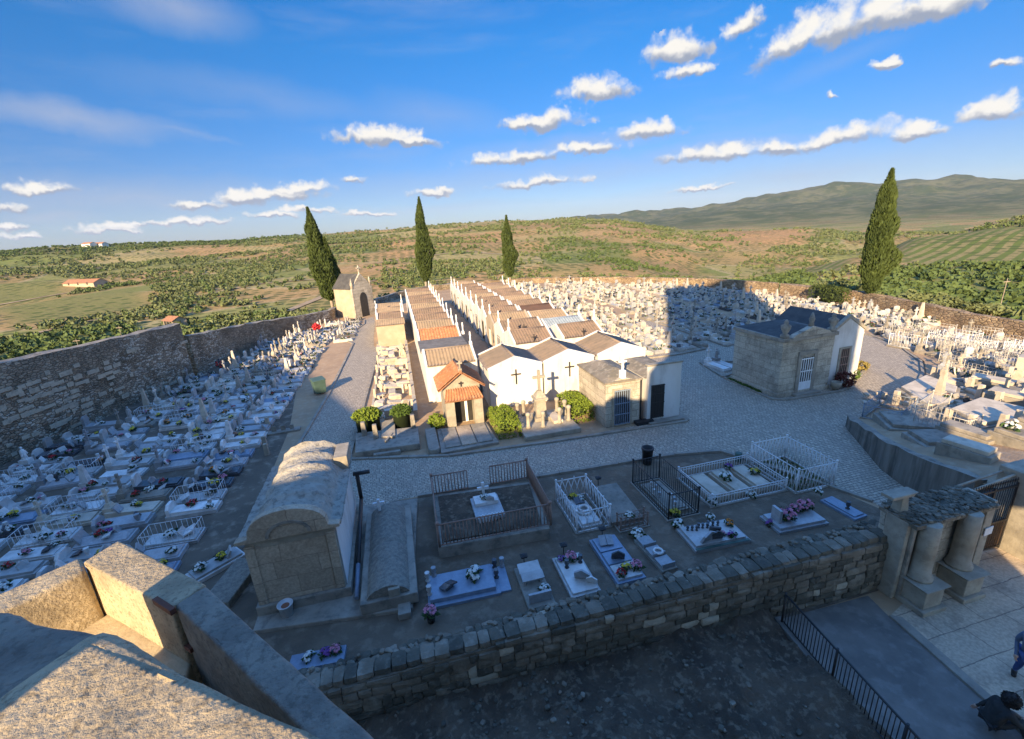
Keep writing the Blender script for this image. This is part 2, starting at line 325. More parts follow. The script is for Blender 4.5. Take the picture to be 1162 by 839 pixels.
def coursed(name, c1, c2, mcol, bw=.8, bh=.38, mort=.014, rough=.9, bump=.5, flat=False, c3=(.14, .12, .09), stain=.5):
    """squared blocks in courses (brick pattern over x+y and z), with lichen stains"""
    m = bpy.data.materials.new(name); m.use_nodes = True; t = m.node_tree; n = t.nodes; b = n['Principled BSDF']; b.inputs['Roughness'].default_value = rough; b.inputs['Specular IOR Level'].default_value = .25
    g = n.new('ShaderNodeNewGeometry'); s = n.new('ShaderNodeSeparateXYZ'); t.links.new(g.outputs['Position'], s.inputs[0])
    def nz(sc, d=6):
        q = n.new('ShaderNodeTexNoise'); t.links.new(g.outputs['Position'], q.inputs['Vector']); q.inputs['Scale'].default_value = sc; q.inputs['Detail'].default_value = d; q.inputs['Roughness'].default_value = .65; return q.outputs['Fac']
    def ma(op, a, c):
        q = n.new('ShaderNodeMath'); q.operation = op
        for k, v in ((0, a), (1, c)):
            if isinstance(v, (int, float)): q.inputs[k].default_value = v
            else: t.links.new(v, q.inputs[k])
        return q.outputs[0]
    cb = n.new('ShaderNodeCombineXYZ'); wob = ma('MULTIPLY', ma('SUBTRACT', nz(1.7, 3), .5), .12)
    t.links.new(ma('ADD', s.outputs[0], wob) if flat else ma('ADD', ma('ADD', s.outputs[0], s.outputs[1]), wob), cb.inputs[0]); t.links.new(ma('ADD', s.outputs[1] if flat else s.outputs[2], wob), cb.inputs[1])
    br = n.new('ShaderNodeTexBrick'); t.links.new(cb.outputs[0], br.inputs['Vector']); br.inputs['Scale'].default_value = 1; br.inputs['Brick Width'].default_value = bw; br.inputs['Row Height'].default_value = bh; br.inputs['Mortar Size'].default_value = mort; br.inputs['Mortar Smooth'].default_value = .6
    br.offset = .45; br.squash = 1.35; br.squash_frequency = 3
    br.inputs['Color1'].default_value = (*c1, 1); br.inputs['Color2'].default_value = (*c2, 1); br.inputs['Mortar'].default_value = (*mcol, 1)
    def ramp(f, a, z, lo=0, hi=1):
        q = n.new('ShaderNodeMapRange'); q.interpolation_type = 'SMOOTHSTEP'; t.links.new(f, q.inputs[0]); q.inputs[1].default_value = a; q.inputs[2].default_value = z; q.inputs[3].default_value = lo; q.inputs[4].default_value = hi; return q.outputs[0]
    mx = n.new('ShaderNodeMixRGB'); t.links.new(ma('MULTIPLY', ramp(nz(1.1, 8), .45, .66), stain), mx.inputs[0]); t.links.new(br.outputs['Color'], mx.inputs[1]); mx.inputs[2].default_value = (*c3, 1)
    m2 = n.new('ShaderNodeMixRGB'); m2.blend_type = 'MULTIPLY'; m2.inputs[0].default_value = 1; t.links.new(mx.outputs[0], m2.inputs[1]); cc = n.new('ShaderNodeCombineColor'); f = ramp(nz(13, 6), .3, .7, .78, 1.15)
    for i in range(3): t.links.new(f, cc.inputs[i])
    t.links.new(cc.outputs[0], m2.inputs[2]); t.links.new(m2.outputs[0], b.inputs['Base Color'])
    h = ma('SUBTRACT', ma('MULTIPLY', nz(16, 6), .5), ma('MULTIPLY', br.outputs['Fac'], .8))
    bp = n.new('ShaderNodeBump'); bp.inputs['Strength'].default_value = bump; bp.inputs['Distance'].default_value = .03; t.links.new(h, bp.inputs['Height']); t.links.new(bp.outputs[0], b.inputs['Normal'])
    return m
m_dirt = mat('dirt', (.42, .285, .17), (.33, .225, .14), .5, .95, .6, 9, c3=(.46, .36, .25), s3=2.2, amt3=.5, dist=.04)
m_plot2 = mat('dark plot earth', (.19, .14, .095), (.115, .088, .062), .55, .95, .9, 7, c3=(.27, .21, .15), s3=1.8, amt3=.55, dist=.06)
m_streak = mat('streaked concrete', (.19, .17, .14), (.085, .076, .062), 2.2, .9, .3, 12, c3=(.25, .225, .19), s3=4, amt3=.5, vstretch=.12)
m_clamp = mat('rusted clamp', (.17, .065, .04), (.11, .045, .03), 9, .8, .4, 30)
m_plot = mat('plot earth', (.155, .12, .086), (.105, .083, .06), .45, .95, .7, 7, c3=(.36, .29, .215), s3=1.6, amt3=.55, dist=.05)
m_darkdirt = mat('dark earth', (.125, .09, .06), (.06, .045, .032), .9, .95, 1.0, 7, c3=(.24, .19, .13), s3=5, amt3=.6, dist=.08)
m_cobble = None
m_cobble = coursed('granite setts', (.53, .445, .335), (.36, .305, .235), (.16, .135, .105), .20, .14, .020, .8, .6, True, (.34, .29, .23), .45)
m_kerb = mat('kerb granite', (.33, .29, .23), (.24, .21, .17), 2, .85, .4, 14, c3=(.17, .15, .12), s3=7)
m_flag = coursed('paving flags', (.58, .455, .32), (.47, .375, .27), (.25, .20, .15), 1.5, .8, .016, flat=True, c3=(.22, .18, .14))
m_conc = mat('worn concrete', (.20, .18, .155), (.13, .12, .105), .9, .9, .35, 12, c3=(.30, .28, .25), s3=2.5, amt3=.3)
m_rubble = blocks('rubble masonry', [(.32, .255, .175), (.43, .34, .235), (.24, .19, .135), (.37, .29, .20)], 3.6, .06, (.25, .195, .135), (1, 1, 2.1), .95, .9, .09, pale=(.58, .51, .40), pale_amt=.06)
m_rubble_tan = blocks('tan rubble', [(.33, .24, .15), (.40, .30, .19), (.25, .18, .12), (.36, .26, .17)], 2.6, .06, (.17, .12, .08), (1, 1, 1.8), .95, .8, .07)
m_wstone = mat('wall stone', (.235, .195, .145), (.15, .125, .09), 1.5, .92, .9, 8, c3=(.36, .32, .25), s3=2.2, amt3=.5, dist=.05)
m_wstone2 = mat('pale wall stone', (.50, .43, .32), (.38, .33, .25), 1.5, .92, .7, 8, c3=(.22, .19, .14), s3=4, amt3=.5, dist=.04)
m_wstone3 = mat('dark mossy wall stone', (.13, .115, .085), (.08, .072, .055), 1.5, .95, .9, 8, c3=(.22, .195, .15), s3=4, amt3=.5, dist=.05)
m_wcore = mat('wall core', (.20, .165, .12), (.12, .10, .075), 2, .95, .9, 9, dist=.05)
m_ashlar = coursed('ashlar granite', (.54, .47, .365), (.42, .365, .285), (.22, .19, .145), .85, .40)
m_granite = mat('weathered granite', (.34, .30, .24), (.24, .21, .17), 1.6, .9, .6, 12, c3=(.13, .12, .10), s3=3.2, amt3=.55, dist=.03)
m_granite_l = mat('pale granite', (.40, .35, .27), (.28, .245, .19), 2, .9, .5, 14, c3=(.22, .19, .15), s3=5, amt3=.45)
m_lichen = mat('lichen granite', (.52, .42, .275), (.31, .25, .165), 4, .95, 1.0, 42, c3=(.16, .125, .08), s3=46, amt3=.6, dist=.018, det=10)
m_lichen_d = mat('grey lichen granite', (.30, .27, .215), (.19, .17, .14), 7, .95, 1.0, 36, c3=(.10, .09, .075), s3=30, amt3=.55, dist=.018, det=10)
m_smooth = mat('cut granite', (.56, .46, .30), (.46, .37, .235), 9, .9, .5, 60, c3=(.28, .22, .13), s3=30, amt3=.3, dist=.008)
m_plaster = mat('white plaster', (.68, .66, .625), (.60, .575, .53), .8, .85, .15, 10, c3=(.40, .36, .30), s3=1.3, amt3=.5, vstretch=.3)
m_plaster_b = mat('ochre plaster', (.44, .36, .265), (.36, .29, .21), 1, .9, .3, 10, c3=(.33, .25, .16), s3=3)
m_tile_g = mat('weathered brown tile', (.205, .145, .113), (.155, .118, .097), 1.1, .9, .35, 8, c3=(.105, .088, .075), s3=2.6, amt3=.55)
m_tile_t = mat('tan fibre roof', (.275, .205, .15), (.21, .165, .125), .8, .9, .3, 8, c3=(.16, .13, .10), s3=2.2, amt3=.5)
m_tile_o = mat('orange tile', (.37, .165, .08), (.27, .125, .07), 2.2, .85, .35, 8, c3=(.40, .27, .17), s3=5, amt3=.6)
m_tile_d = mat('dark roof', (.10, .06, .05), (.075, .05, .045), 1, .9, .3, 8)
m_slate = mat('dark slate', (.085, .08, .075), (.055, .053, .052), 1.4, .8, .4, 9, c3=(.13, .125, .115), s3=3)
m_moss = mat('mossy slab', (.25, .21, .16), (.17, .15, .115), 1.5, .95, .9, 7, c3=(.37, .33, .26), s3=3.2, amt3=.6, dist=.06)
m_vault = mat('lichen vault', (.31, .285, .235), (.39, .36, .30), 3.2, .95, 1.0, 8, c3=(.09, .085, .075), s3=5.5, amt3=.55, dist=.07)
m_brownwall = coursed('stained block render', (.50, .395, .285), (.40, .315, .225), (.25, .19, .135), 1.25, .62, .012, .9, .4, False, (.30, .225, .155), .6)
m_marble = mat('white marble', (.62, .595, .555), (.47, .445, .41), 1.8, .4, .05, 10, c3=(.30, .28, .25), s3=4, amt3=.45, rand=.38, spec=.45)
m_marble_w = mat('weathered white marble', (.55, .50, .43), (.40, .365, .31), 1.3, .6, .1, 10, c3=(.24, .215, .18), s3=3, amt3=.5, rand=.35)
m_oldpaint = mat('old white paint', (.52, .49, .44), (.36, .33, .29), 4, .6, .1, 20)
m_greym = mat('grey granite', (.38, .38, .38), (.30, .30, .30), 8, .4, .05, 30, c3=(.18, .18, .18), s3=40, amt3=.4, rand=.2, spec=.45)
m_darkm = mat('dark granite', (.09, .09, .095), (.06, .06, .065), 8, .25, .03, 30, rand=.25, spec=.5)
m_bluem = mat('blue grey granite', (.24, .30, .38), (.19, .24, .31), 6, .3, .03, 30, c3=(.13, .16, .2), s3=30, amt3=.3, spec=.5)
m_cream = mat('cream limestone', (.58, .50, .39), (.46, .39, .30), 1.6, .8, .3, 12, c3=(.32, .26, .19), s3=3, amt3=.45, rand=.15)
m_oldstone = mat('old granite', (.33, .29, .235), (.23, .205, .165), 1.7, .9, .6, 10, c3=(.14, .125, .10), s3=4, amt3=.5, rand=.15)
m_white = mat('white paint', (.80, .80, .79), (.70, .70, .69), 4, .5, .05, 20, c3=(.4, .33, .27), s3=9, amt3=.25)
m_iron = mat('black iron', (.025, .025, .027), (.04, .034, .03), 6, .5, .1, 20, spec=.4)
m_rust = mat('rusty iron', (.36, .225, .165), (.26, .165, .125), 4, .8, .3, 20, c3=(.28, .22, .19), s3=8, amt3=.5)
m_black = mat('black plastic', (.022, .022, .024), (.03, .03, .032), 4, .45, .05, 20, spec=.4)
m_glassd = mat('dark opening', (.03, .028, .026), (.045, .04, .036), 2, .5, 0)
m_greenp = mat('green paint', (.06, .105, .085), (.075, .125, .10), 4, .5, .1, 10)
m_bluep = mat('blue grey paint', (.22, .27, .34), (.17, .21, .27), 3, .6, .1, 10)
m_skin = mat('skin', (.48, .30, .21), (.44, .27, .19), 8, .6, 0)
m_hair = mat('dark hair', (.018, .014, .012), (.03, .024, .02), 20, .7, .3, 60)
m_denim = mat('blue denim', (.035, .07, .20), (.05, .09, .24), 20, .9, .2, 80)
m_shirt = mat('slate blue shirt', (.12, .15, .22), (.10, .13, .19), 15, .9, .2, 60)
m_coat = mat('dark coat', (.03, .03, .03), (.045, .042, .038), 10, .9, .2, 60)
m_paper = mat('white sign', (.7, .7, .7), (.6, .6, .6), 4, .6, 0)
m_pot = mat('terracotta', (.34, .14, .08), (.28, .12, .07), 6, .85, .2)
FLC = {'white': (.80, .79, .72), 'yellow': (.75, .58, .06), 'pink': (.72, .27, .36), 'red': (.50, .03, .035), 'purple': (.24, .09, .32), 'orange': (.72, .25, .04)}
m_fl = {k: mat(k + ' petals', c, tuple(x * .8 for x in c), 30, .8, .1, 60) for k, c in FLC.items()}
def leafmat(name, c1, c2, sc=6):
    m = mat(name, c1, c2, sc, .75, 0, spec=.2); b = m.node_tree.nodes['Principled BSDF']
    b.inputs['Subsurface Weight'].default_value = 0
    return m
m_leaf = leafmat('flower leaves', (.045, .085, .025), (.03, .06, .02))
m_hedge = leafmat('yellow green hedge leaves', (.17, .22, .025), (.11, .16, .02), 5)
m_hedge2 = leafmat('green shrub leaves', (.09, .14, .025), (.06, .10, .02), 5)
m_cyp = leafmat('cypress foliage', (.066, .09, .022), (.04, .058, .016), .9)
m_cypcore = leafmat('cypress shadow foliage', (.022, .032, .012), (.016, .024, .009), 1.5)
m_olive = leafmat('olive foliage', (.15, .17, .072), (.10, .12, .048), .25)
m_bush = leafmat('bush foliage', (.095, .132, .042), (.062, .092, .028), .2)
m_bark = mat('grey bark', (.20, .15, .11), (.13, .10, .075), 3, .95, .8, 12)
m_barkp = mat('pale bark', (.38, .30, .23), (.28, .22, .17), 3, .95, .6, 12)
# ------------------------------------------------------------------ terrain
CEM = [(-31, 14), (-29.5, 22), (-26.6, 34), (-20.9, 52), (-17.9, 64), (-10.5, 76), (-10, 84), (4, 103), (28, 101), (44, 88), (55, 73), (58.5, 60), (59.5, 47), (56, 33), (54, 20), (46, 6), (30, -2), (30, -22), (-50, -22), (-50, 0)]
def cem_dist(X, Y):
    X = np.asarray(X, float); Y = np.asarray(Y, float); ins = np.zeros(X.shape, bool); dm = np.full(X.shape, 1e9); n = len(CEM)
    for i in range(n):
        (x0, y0), (x1, y1) = CEM[i], CEM[(i + 1) % n]
        t = np.clip(((X - x0) * (x1 - x0) + (Y - y0) * (y1 - y0)) / ((x1 - x0) ** 2 + (y1 - y0) ** 2), 0, 1)
        dm = np.minimum(dm, np.hypot(X - x0 - t * (x1 - x0), Y - y0 - t * (y1 - y0)))
        c = ((y0 > Y) != (y1 > Y)); xi = x0 + (Y - y0) / (y1 - y0 + 1e-12) * (x1 - x0); ins ^= c & (X < xi)
    return np.where(ins, -dm, dm)
RK = np.array([20, 60, 80, 110, 150, 220, 320, 450, 600, 800, 950, 1300, 2500, 4000, 5500, 7000, 12000.])
T_AZ = [-180, -60, -45, -32.8, -25.8, -17, -8.6, 1, 6, 12.4, 20.7, 26, 28.8, 32.6, 36.3, 40.6, 44.6, 47, 50.4, 54.8, 60.8, 70, 90, 130, 180]
LOW = [-60, -70, -90, -90, -120]
def col(a, far): return np.array(list(a) + list(far))
T_Z = [col([-6, -7, -9, -10, -11, -11, -10, -7, -2, 6, 10, 4], LOW),
       col([-6, -7, -9, -10, -11, -11, -10, -7, -2, 6, 17, 4], LOW),
       col([-6, -7, -9, -10, -10.5, -10.5, -9.5, -6, 0, 9, 18, 5], LOW),
       col([-6, -7, -9, -10, -10.5, -10.5, -9.5, -6, 0, 9, 17, 5], LOW),
       col([-6, -7, -9, -10, -10.5, -10.5, -9, -5.5, -1, 8, 14.8, 5], LOW),
       col([-6, -7, -8.5, -10, -10.5, -10, -8.5, -5, 0, 8, 13.6, 5], LOW),
       col([-5, -6, -8, -10, -11, -10, -8, -4, 1, 9, 14, 5], LOW),
       col([-5, -6, -7, -9.5, -12, -11, -8, -3, 3, 10, 15, 5], LOW),
       col([-5, -6, -7, -9.5, -12, -12, -8.5, -3, 4, 12, 17.3, 5], LOW),
       col([-5, -6, -7, -9.5, -12, -13, -9, -3, 5, 13, 18.2, 5], LOW),
       col([-5, -6, -7, -9.5, -12, -13.5, -10, -4, 4, 12, 16, 4], [-60, -40, 25, 0, -120]),
       col([-5, -6, -7, -9.5, -12, -14, -12, -7, 0, 6, 8, 0], [-60, -30, 28, 0, -120]),
       col([-5, -6, -7, -9.5, -12, -15, -14, -10, -4, 0, -2, -10], [-60, -30, 26, 0, -120]),
       col([-5, -6, -7, -9.5, -12, -17, -19, -16, -12, -10, -14, -25], [-60, -20, 22, 0, -120]),
       col([-3, -4, -6, -9, -12, -18, -25, -24, -20, -20, -26, -40], [-60, 0, 42, 0, -120]),
       col([-2, -2.5, -5, -8, -11, -17, -27, -28, -21, -20, -30, -50], [-60, 20, 102, 0, -120]),
       col([-1, -1.5, -4, -6, -8.5, -14, -28, -32, -24, -20, -30, -50], [-60, 30, 160, 0, -120]),
       col([-1, -1.5, -3.5, -5.5, -8, -10, -26, -34, -26, -22, -35, -60], [-60, 30, 178, 0, -120]),
       col([-1, -1.5, -3.2, -5.2, -7, -6.5, -20, -34, -32, -28, -40, -60], [-60, 30, 160, 0, -120]),
       col([-1, -1.5, -3, -5.5, -7.5, -7.5, -5.5, -20, -34, -30, -40, -60], [-60, 20, 150, 0, -120]),
       col([-1, -1.5, -3, -5.5, -7.5, -7.2, -3.6, -3, -20, -30, -40, -60], [-60, 10, 82, 0, -120]),
       col([-1, -1.5, -3, -5, -7, -6, -2, 3, -6, -20, -40, -60], [-60, 0, 50, 0, -120]),
       col([-1, -2, -3, -5, -6, -5, -3, 0, 2, 4, 6, 0], LOW), col([-2, -2, -3, -4, -4, -4, -3, 0, 2, 4, 6, 0], LOW), col([-6, -7, -9, -10, -11, -11, -10, -7, -2, 6, 10, 4], LOW)]
T_Z = np.array(T_Z)
def vnoise(x, y, seed=0):
    xi = np.floor(x).astype(np.int64); yi = np.floor(y).astype(np.int64); fx = x - xi; fy = y - yi
    fx = fx * fx * (3 - 2 * fx); fy = fy * fy * (3 - 2 * fy)
    def h(a, b):
        q = (a * 374761393 + b * 668265263 + seed * 1274126177) & 0xffffffff; q = ((q ^ (q >> 13)) * 1274126177) & 0xffffffff; return ((q ^ (q >> 16)) & 0xffff) / 65535.
    return (h(xi, yi) * (1 - fx) + h(xi + 1, yi) * fx) * (1 - fy) + (h(xi, yi + 1) * (1 - fx) + h(xi + 1, yi + 1) * fx) * fy - .5
def fbm(x, y, seed=0, o=4):
    return sum(vnoise(x * 2 ** i, y * 2 ** i, seed + i) / 2 ** i for i in range(o))
def terrain_z(X, Y):
    X = np.asarray(X, float); Y = np.asarray(Y, float)
    r = np.maximum(np.hypot(X, Y), 20.01); az = np.degrees(np.arctan2(X, Y)); lr = np.log(r); lk = np.log(RK)
    j = np.clip(np.searchsorted(lk, lr) - 1, 0, len(lk) - 2); t = (lr - lk[j]) / (lk[j + 1] - lk[j]); t = np.clip(t, 0, 1); t = t * .4 + .6 * t * t * (3 - 2 * t)
    A = np.array(T_AZ); i = np.clip(np.searchsorted(A, az) - 1, 0, len(A) - 2); u = np.clip((az - A[i]) / (A[i + 1] - A[i]), 0, 1); u = u * u * (3 - 2 * u) * .6 + .4 * u
    z = (T_Z[i, j] * (1 - t) + T_Z[i, j + 1] * t) * (1 - u) + (T_Z[i + 1, j] * (1 - t) + T_Z[i + 1, j + 1] * t) * u
    s = np.clip((r - 100) / 600, 0, 1)
    z = z + fbm(X / 90, Y / 90, 3) * 2.2 * s + (np.abs(fbm(X / 190, Y / 150, 13, 3)) * -11 + 2.2) * np.clip((r - 170) / 250, 0, 1) * np.clip((1500 - r) / 600, 0, 1) + fbm(X / 700, Y / 700, 9) * np.clip((r - 2500) / 2500, 0, 1) * 70 + fbm(X / 260, Y / 260, 19, 5) * np.clip((r - 2500) / 2500, 0, 1) * 60
    d = cem_dist(X, Y); w = np.clip((d - 1) / 22, 0, 1); w = w * w * (3 - 2 * w)
    return np.where(d > 1, -.5 * (1 - w) + z * w, -.5)
def tz(x, y): return float(terrain_z(np.array([x]), np.array([y]))[0])
_az = np.radians(np.concatenate([np.arange(-62, 82, .36), np.arange(82, 298, 4.0)])); _rr = np.exp(np.linspace(math.log(20), math.log(12000), 330))
AZ, RR = np.meshgrid(_az, _rr, indexing='ij'); TX = RR * np.sin(AZ); TY = RR * np.cos(AZ); TZ = terrain_z(TX, TY)
na, nr = AZ.shape
def fields(X, Y):
    r = np.hypot(X, Y); az = np.degrees(np.arctan2(X, Y)) + fbm(X / 40, Y / 40, 5) * 1.2; rj = r * (1 + fbm(X / 60, Y / 60, 7) * .05)
    soil = np.zeros(X.shape); vine = np.zeros(X.shape); green = np.zeros(X.shape)
    def box(a0, a1, r0, r1, sa=.4, sr=.03):
        f = lambda q: 1 / (1 + np.exp(-np.clip(q, -40, 40)))
        return f((az - a0) / sa) * f((a1 - az) / sa) * f((rj / r0 - 1) / sr * 2) * f((1 - rj / r1) / sr * 2)
    for b, s in [((-21.5, -15, 590, 800), .9), ((-1, 4.5, 330, 620), .75), ((22, 31, 430, 760), .7), ((37, 46.5, 560, 800), 1.1), ((47.5, 54.5, 190, 300), 1.0), ((44, 49, 120, 200), .6), ((24, 38, 140, 330), .45), ((3, 20, 380, 800), .3),
                 ((-16, -3, 100, 150), .65), ((-30, -24, 360, 420), .6), ((-12, -3, 150, 210), .4), ((52, 66, 70, 86), .9), ((-60, -35, 500, 700), .6), ((9, 12, 160, 260), .6), ((53.5, 62, 340, 420), .5), ((-8, 2, 180, 330), .8), ((6, 14, 420, 560), .9), ((14, 22, 560, 760), .9), ((28, 36, 300, 420), .8), ((-26, -20, 330, 430), .7), ((40, 46, 240, 330), .6), ((-15, -9, 420, 520), .8)]:
        soil = np.maximum(soil, s * box(*b))
    for b in [(-34, -24.5, 225, 320), (53.5, 66, 205, 330), (-45, -30, 330, 470), (46.5, 50.5, 180, 235)]: vine = np.maximum(vine, box(*b))
    for b, s in [((-40, -26, 100, 190), .8), ((-24, -5, 110, 330), .14), ((52, 70, 88, 200), .7), ((-36, -8, 800, 1000), .7), ((36, 47, 90, 230), .7), ((-29, -20, 330, 360), .7), ((18, 36, 240, 420), .5)]: green = np.maximum(green, s * box(*b))
    return soil, vine, green
fs_, fv_, fg_ = fields(TX, TY)
me = bpy.data.meshes.new('terrain')
vv = np.stack([TX, TY, TZ], -1).reshape(-1, 3) * K
ii, jj = np.meshgrid(np.arange(na), np.arange(nr - 1), indexing='ij'); i2 = (ii + 1) % na
quads = np.stack([ii * nr + jj, ii * nr + jj + 1, i2 * nr + jj + 1, i2 * nr + jj], -1).reshape(-1, 4)
me.vertices.add(len(vv)); me.vertices.foreach_set('co', vv.ravel()); me.loops.add(quads.size); me.loops.foreach_set('vertex_index', quads.ravel().astype(np.int32))
me.polygons.add(len(quads)); me.polygons.foreach_set('loop_start', np.arange(0, quads.size, 4, dtype=np.int32)); me.polygons.foreach_set('loop_total', np.full(len(quads), 4, np.int32))
me.polygons.foreach_set('use_smooth', np.ones(len(quads), bool)); me.update(calc_edges=True); me.validate()
at = me.color_attributes.new('field', 'FLOAT_COLOR', 'POINT'); at.data.foreach_set('color', np.stack([fs_, fv_, fg_, np.ones_like(fs_)], -1).astype(np.float32).ravel())
def terrain_mat():
    m = bpy.data.materials.new('countryside'); m.use_nodes = True; t = m.node_tree; n = t.nodes; b = n['Principled BSDF']; b.inputs['Roughness'].default_value = 1; b.inputs['Specular IOR Level'].default_value = .05
    g = n.new('ShaderNodeNewGeometry'); P = g.outputs['Position']
    def nz(sc, d=5, ro=.6):
        q = n.new('ShaderNodeTexNoise'); t.links.new(P, q.inputs['Vector']); q.inputs['Scale'].default_value = sc; q.inputs['Detail'].default_value = d; q.inputs['Roughness'].default_value = ro; return q.outputs['Fac']
    def ramp(f, a, z, lo=0, hi=1):
        q = n.new('ShaderNodeMapRange'); q.interpolation_type = 'SMOOTHSTEP'; t.links.new(f, q.inputs[0]); q.inputs[1].default_value = a; q.inputs[2].default_value = z; q.inputs[3].default_value = lo; q.inputs[4].default_value = hi; return q.outputs[0]
    def mix(f, a, c):
        q = n.new('ShaderNodeMixRGB')
        if isinstance(f, (int, float)): q.inputs[0].default_value = f
        else: t.links.new(f, q.inputs[0])
        for k, v in ((1, a), (2, c)):
            if isinstance(v, tuple): q.inputs[k].default_value = (*v, 1)
            else: t.links.new(v, q.inputs[k])
        return q.outputs[0]
    def mth(op, a, c):
        q = n.new('ShaderNodeMath'); q.operation = op; q.use_clamp = True
        for k, v in ((0, a), (1, c)):
            if isinstance(v, (int, float)): q.inputs[k].default_value = v
            else: t.links.new(v, q.inputs[k])
        return q.outputs[0]
    a = n.new('ShaderNodeVertexColor'); a.layer_name = 'field'; sp = n.new('ShaderNodeSeparateColor'); t.links.new(a.outputs['Color'], sp.inputs[0])
    base = mix(ramp(nz(.018, 4), .38, .62), (.37, .28, .13), (.24, .235, .08))
    base = mix(ramp(nz(.11, 5), .52, .68), base, (.15, .17, .052))
    base = mix(mth('MULTIPLY', ramp(nz(.05, 6, .7), .52, .66), .6), base, (.42, .30, .165))
    vf = n.new('ShaderNodeTexVoronoi'); wp = n.new('ShaderNodeMapping'); t.links.new(P, wp.inputs[0]); wp.inputs['Scale'].default_value = (.011, .017, 0); t.links.new(wp.outputs[0], vf.inputs['Vector']); vf.inputs['Scale'].default_value = 1
    fc = n.new('ShaderNodeSeparateColor'); t.links.new(vf.outputs['Color'], fc.inputs[0]); fr = n.new('ShaderNodeValToRGB'); fr.color_ramp.interpolation = 'CONSTANT'; t.links.new(fc.outputs[0], fr.inputs[0])
    for i, (p_, c_) in enumerate([(0, (.46, .26, .125)), (.16, (.15, .19, .05)), (.32, (.40, .31, .145)), (.48, (.13, .17, .045)), (.62, (.48, .28, .135)), (.82, (.29, .27, .095))]):
        e_ = fr.color_ramp.elements[i] if i < 2 else fr.color_ramp.elements.new(p_); e_.position = p_; e_.color = (*c_, 1)
    base = mix(.62, base, fr.outputs[0])
    ve = n.new('ShaderNodeTexVoronoi'); ve.feature = 'DISTANCE_TO_EDGE'; ve.inputs['Scale'].default_value = 1; t.links.new(wp.outputs[0], ve.inputs['Vector'])
    base = mix(mth('MULTIPLY', ramp(ve.outputs['Distance'], .035, .012), .55), base, (.46, .35, .21))
    w0 = n.new('ShaderNodeTexWave'); w0.bands_direction = 'Y'; w0.inputs['Scale'].default_value = .09; w0.inputs['Distortion'].default_value = 6; w0.inputs['Detail'].default_value = 2; w0.inputs['Detail Scale'].default_value = .25; t.links.new(P, w0.inputs['Vector'])
    base = mix(mth('MULTIPLY', ramp(w0.outputs['Fac'], .55, .8), mth('MULTIPLY', ramp(fc.outputs[1], .3, .5), .5)), base, (.13, .15, .045))
    base = mix(mth('MULTIPLY', sp.outputs[2], .8), base, mix(ramp(nz(.3, 4), .4, .6), (.12, .155, .045), (.23, .22, .085)))
    soil = mix(ramp(nz(.35, 6), .38, .62), (.50, .275, .135), (.37, .22, .11))
    base = mix(mth('MULTIPLY', sp.outputs[0], ramp(nz(.22, 6, .7), .28, .52)), base, soil)
    rot = n.new('ShaderNodeMapping'); t.links.new(P, rot.inputs[0]); rot.inputs['Rotation'].default_value = (0, 0, R(-24))
    wv = n.new('ShaderNodeTexWave'); wv.bands_direction = 'Y'; t.links.new(rot.outputs[0], wv.inputs['Vector']); wv.inputs['Scale'].default_value = .085; wv.inputs['Distortion'].default_value = 1.5; wv.inputs['Detail Scale'].default_value = .3
    vine = mix(ramp(wv.outputs['Fac'], .35, .65), (.125, .16, .04), (.28, .225, .10))
    base = mix(mth('MULTIPLY', sp.outputs[1], .95), base, vine)
    base = mix(mth('MULTIPLY', ramp(nz(.9, 4, .7), .48, .58), .5), base, (.12, .13, .045))
    vo = n.new('ShaderNodeTexVoronoi'); t.links.new(P, vo.inputs['Vector']); vo.inputs['Scale'].default_value = .19; vo.inputs['Randomness'].default_value = .45
    base = mix(mth('MULTIPLY', ramp(vo.outputs['Distance'], .44, .30), .75), base, (.075, .095, .034))
    ln = n.new('ShaderNodeVectorMath'); ln.operation = 'LENGTH'; t.links.new(P, ln.inputs[0])
    far = ramp(ln.outputs['Value'], 1400, 2600)
    mount = mix(ramp(nz(.006, 7, .68), .42, .6), (.048, .068, .034), (.115, .118, .062)); mount = mix(mth('MULTIPLY', ramp(nz(.02, 6, .7), .55, .64), .45), mount, (.18, .15, .095))
    v2 = n.new('ShaderNodeTexVoronoi'); t.links.new(P, v2.inputs['Vector']); v2.inputs['Scale'].default_value = .022; mount = mix(mth('MULTIPLY', ramp(v2.outputs['Distance'], .5, .25), .6), mount, (.04, .055, .027))
    base = mix(far, base, mount)
    t.links.new(base, b.inputs['Base Color'])
    return m
me.materials.append(terrain_mat())
o = bpy.data.objects.new('terrain', me); COL.objects.link(o); o['kind'] = 'structure'

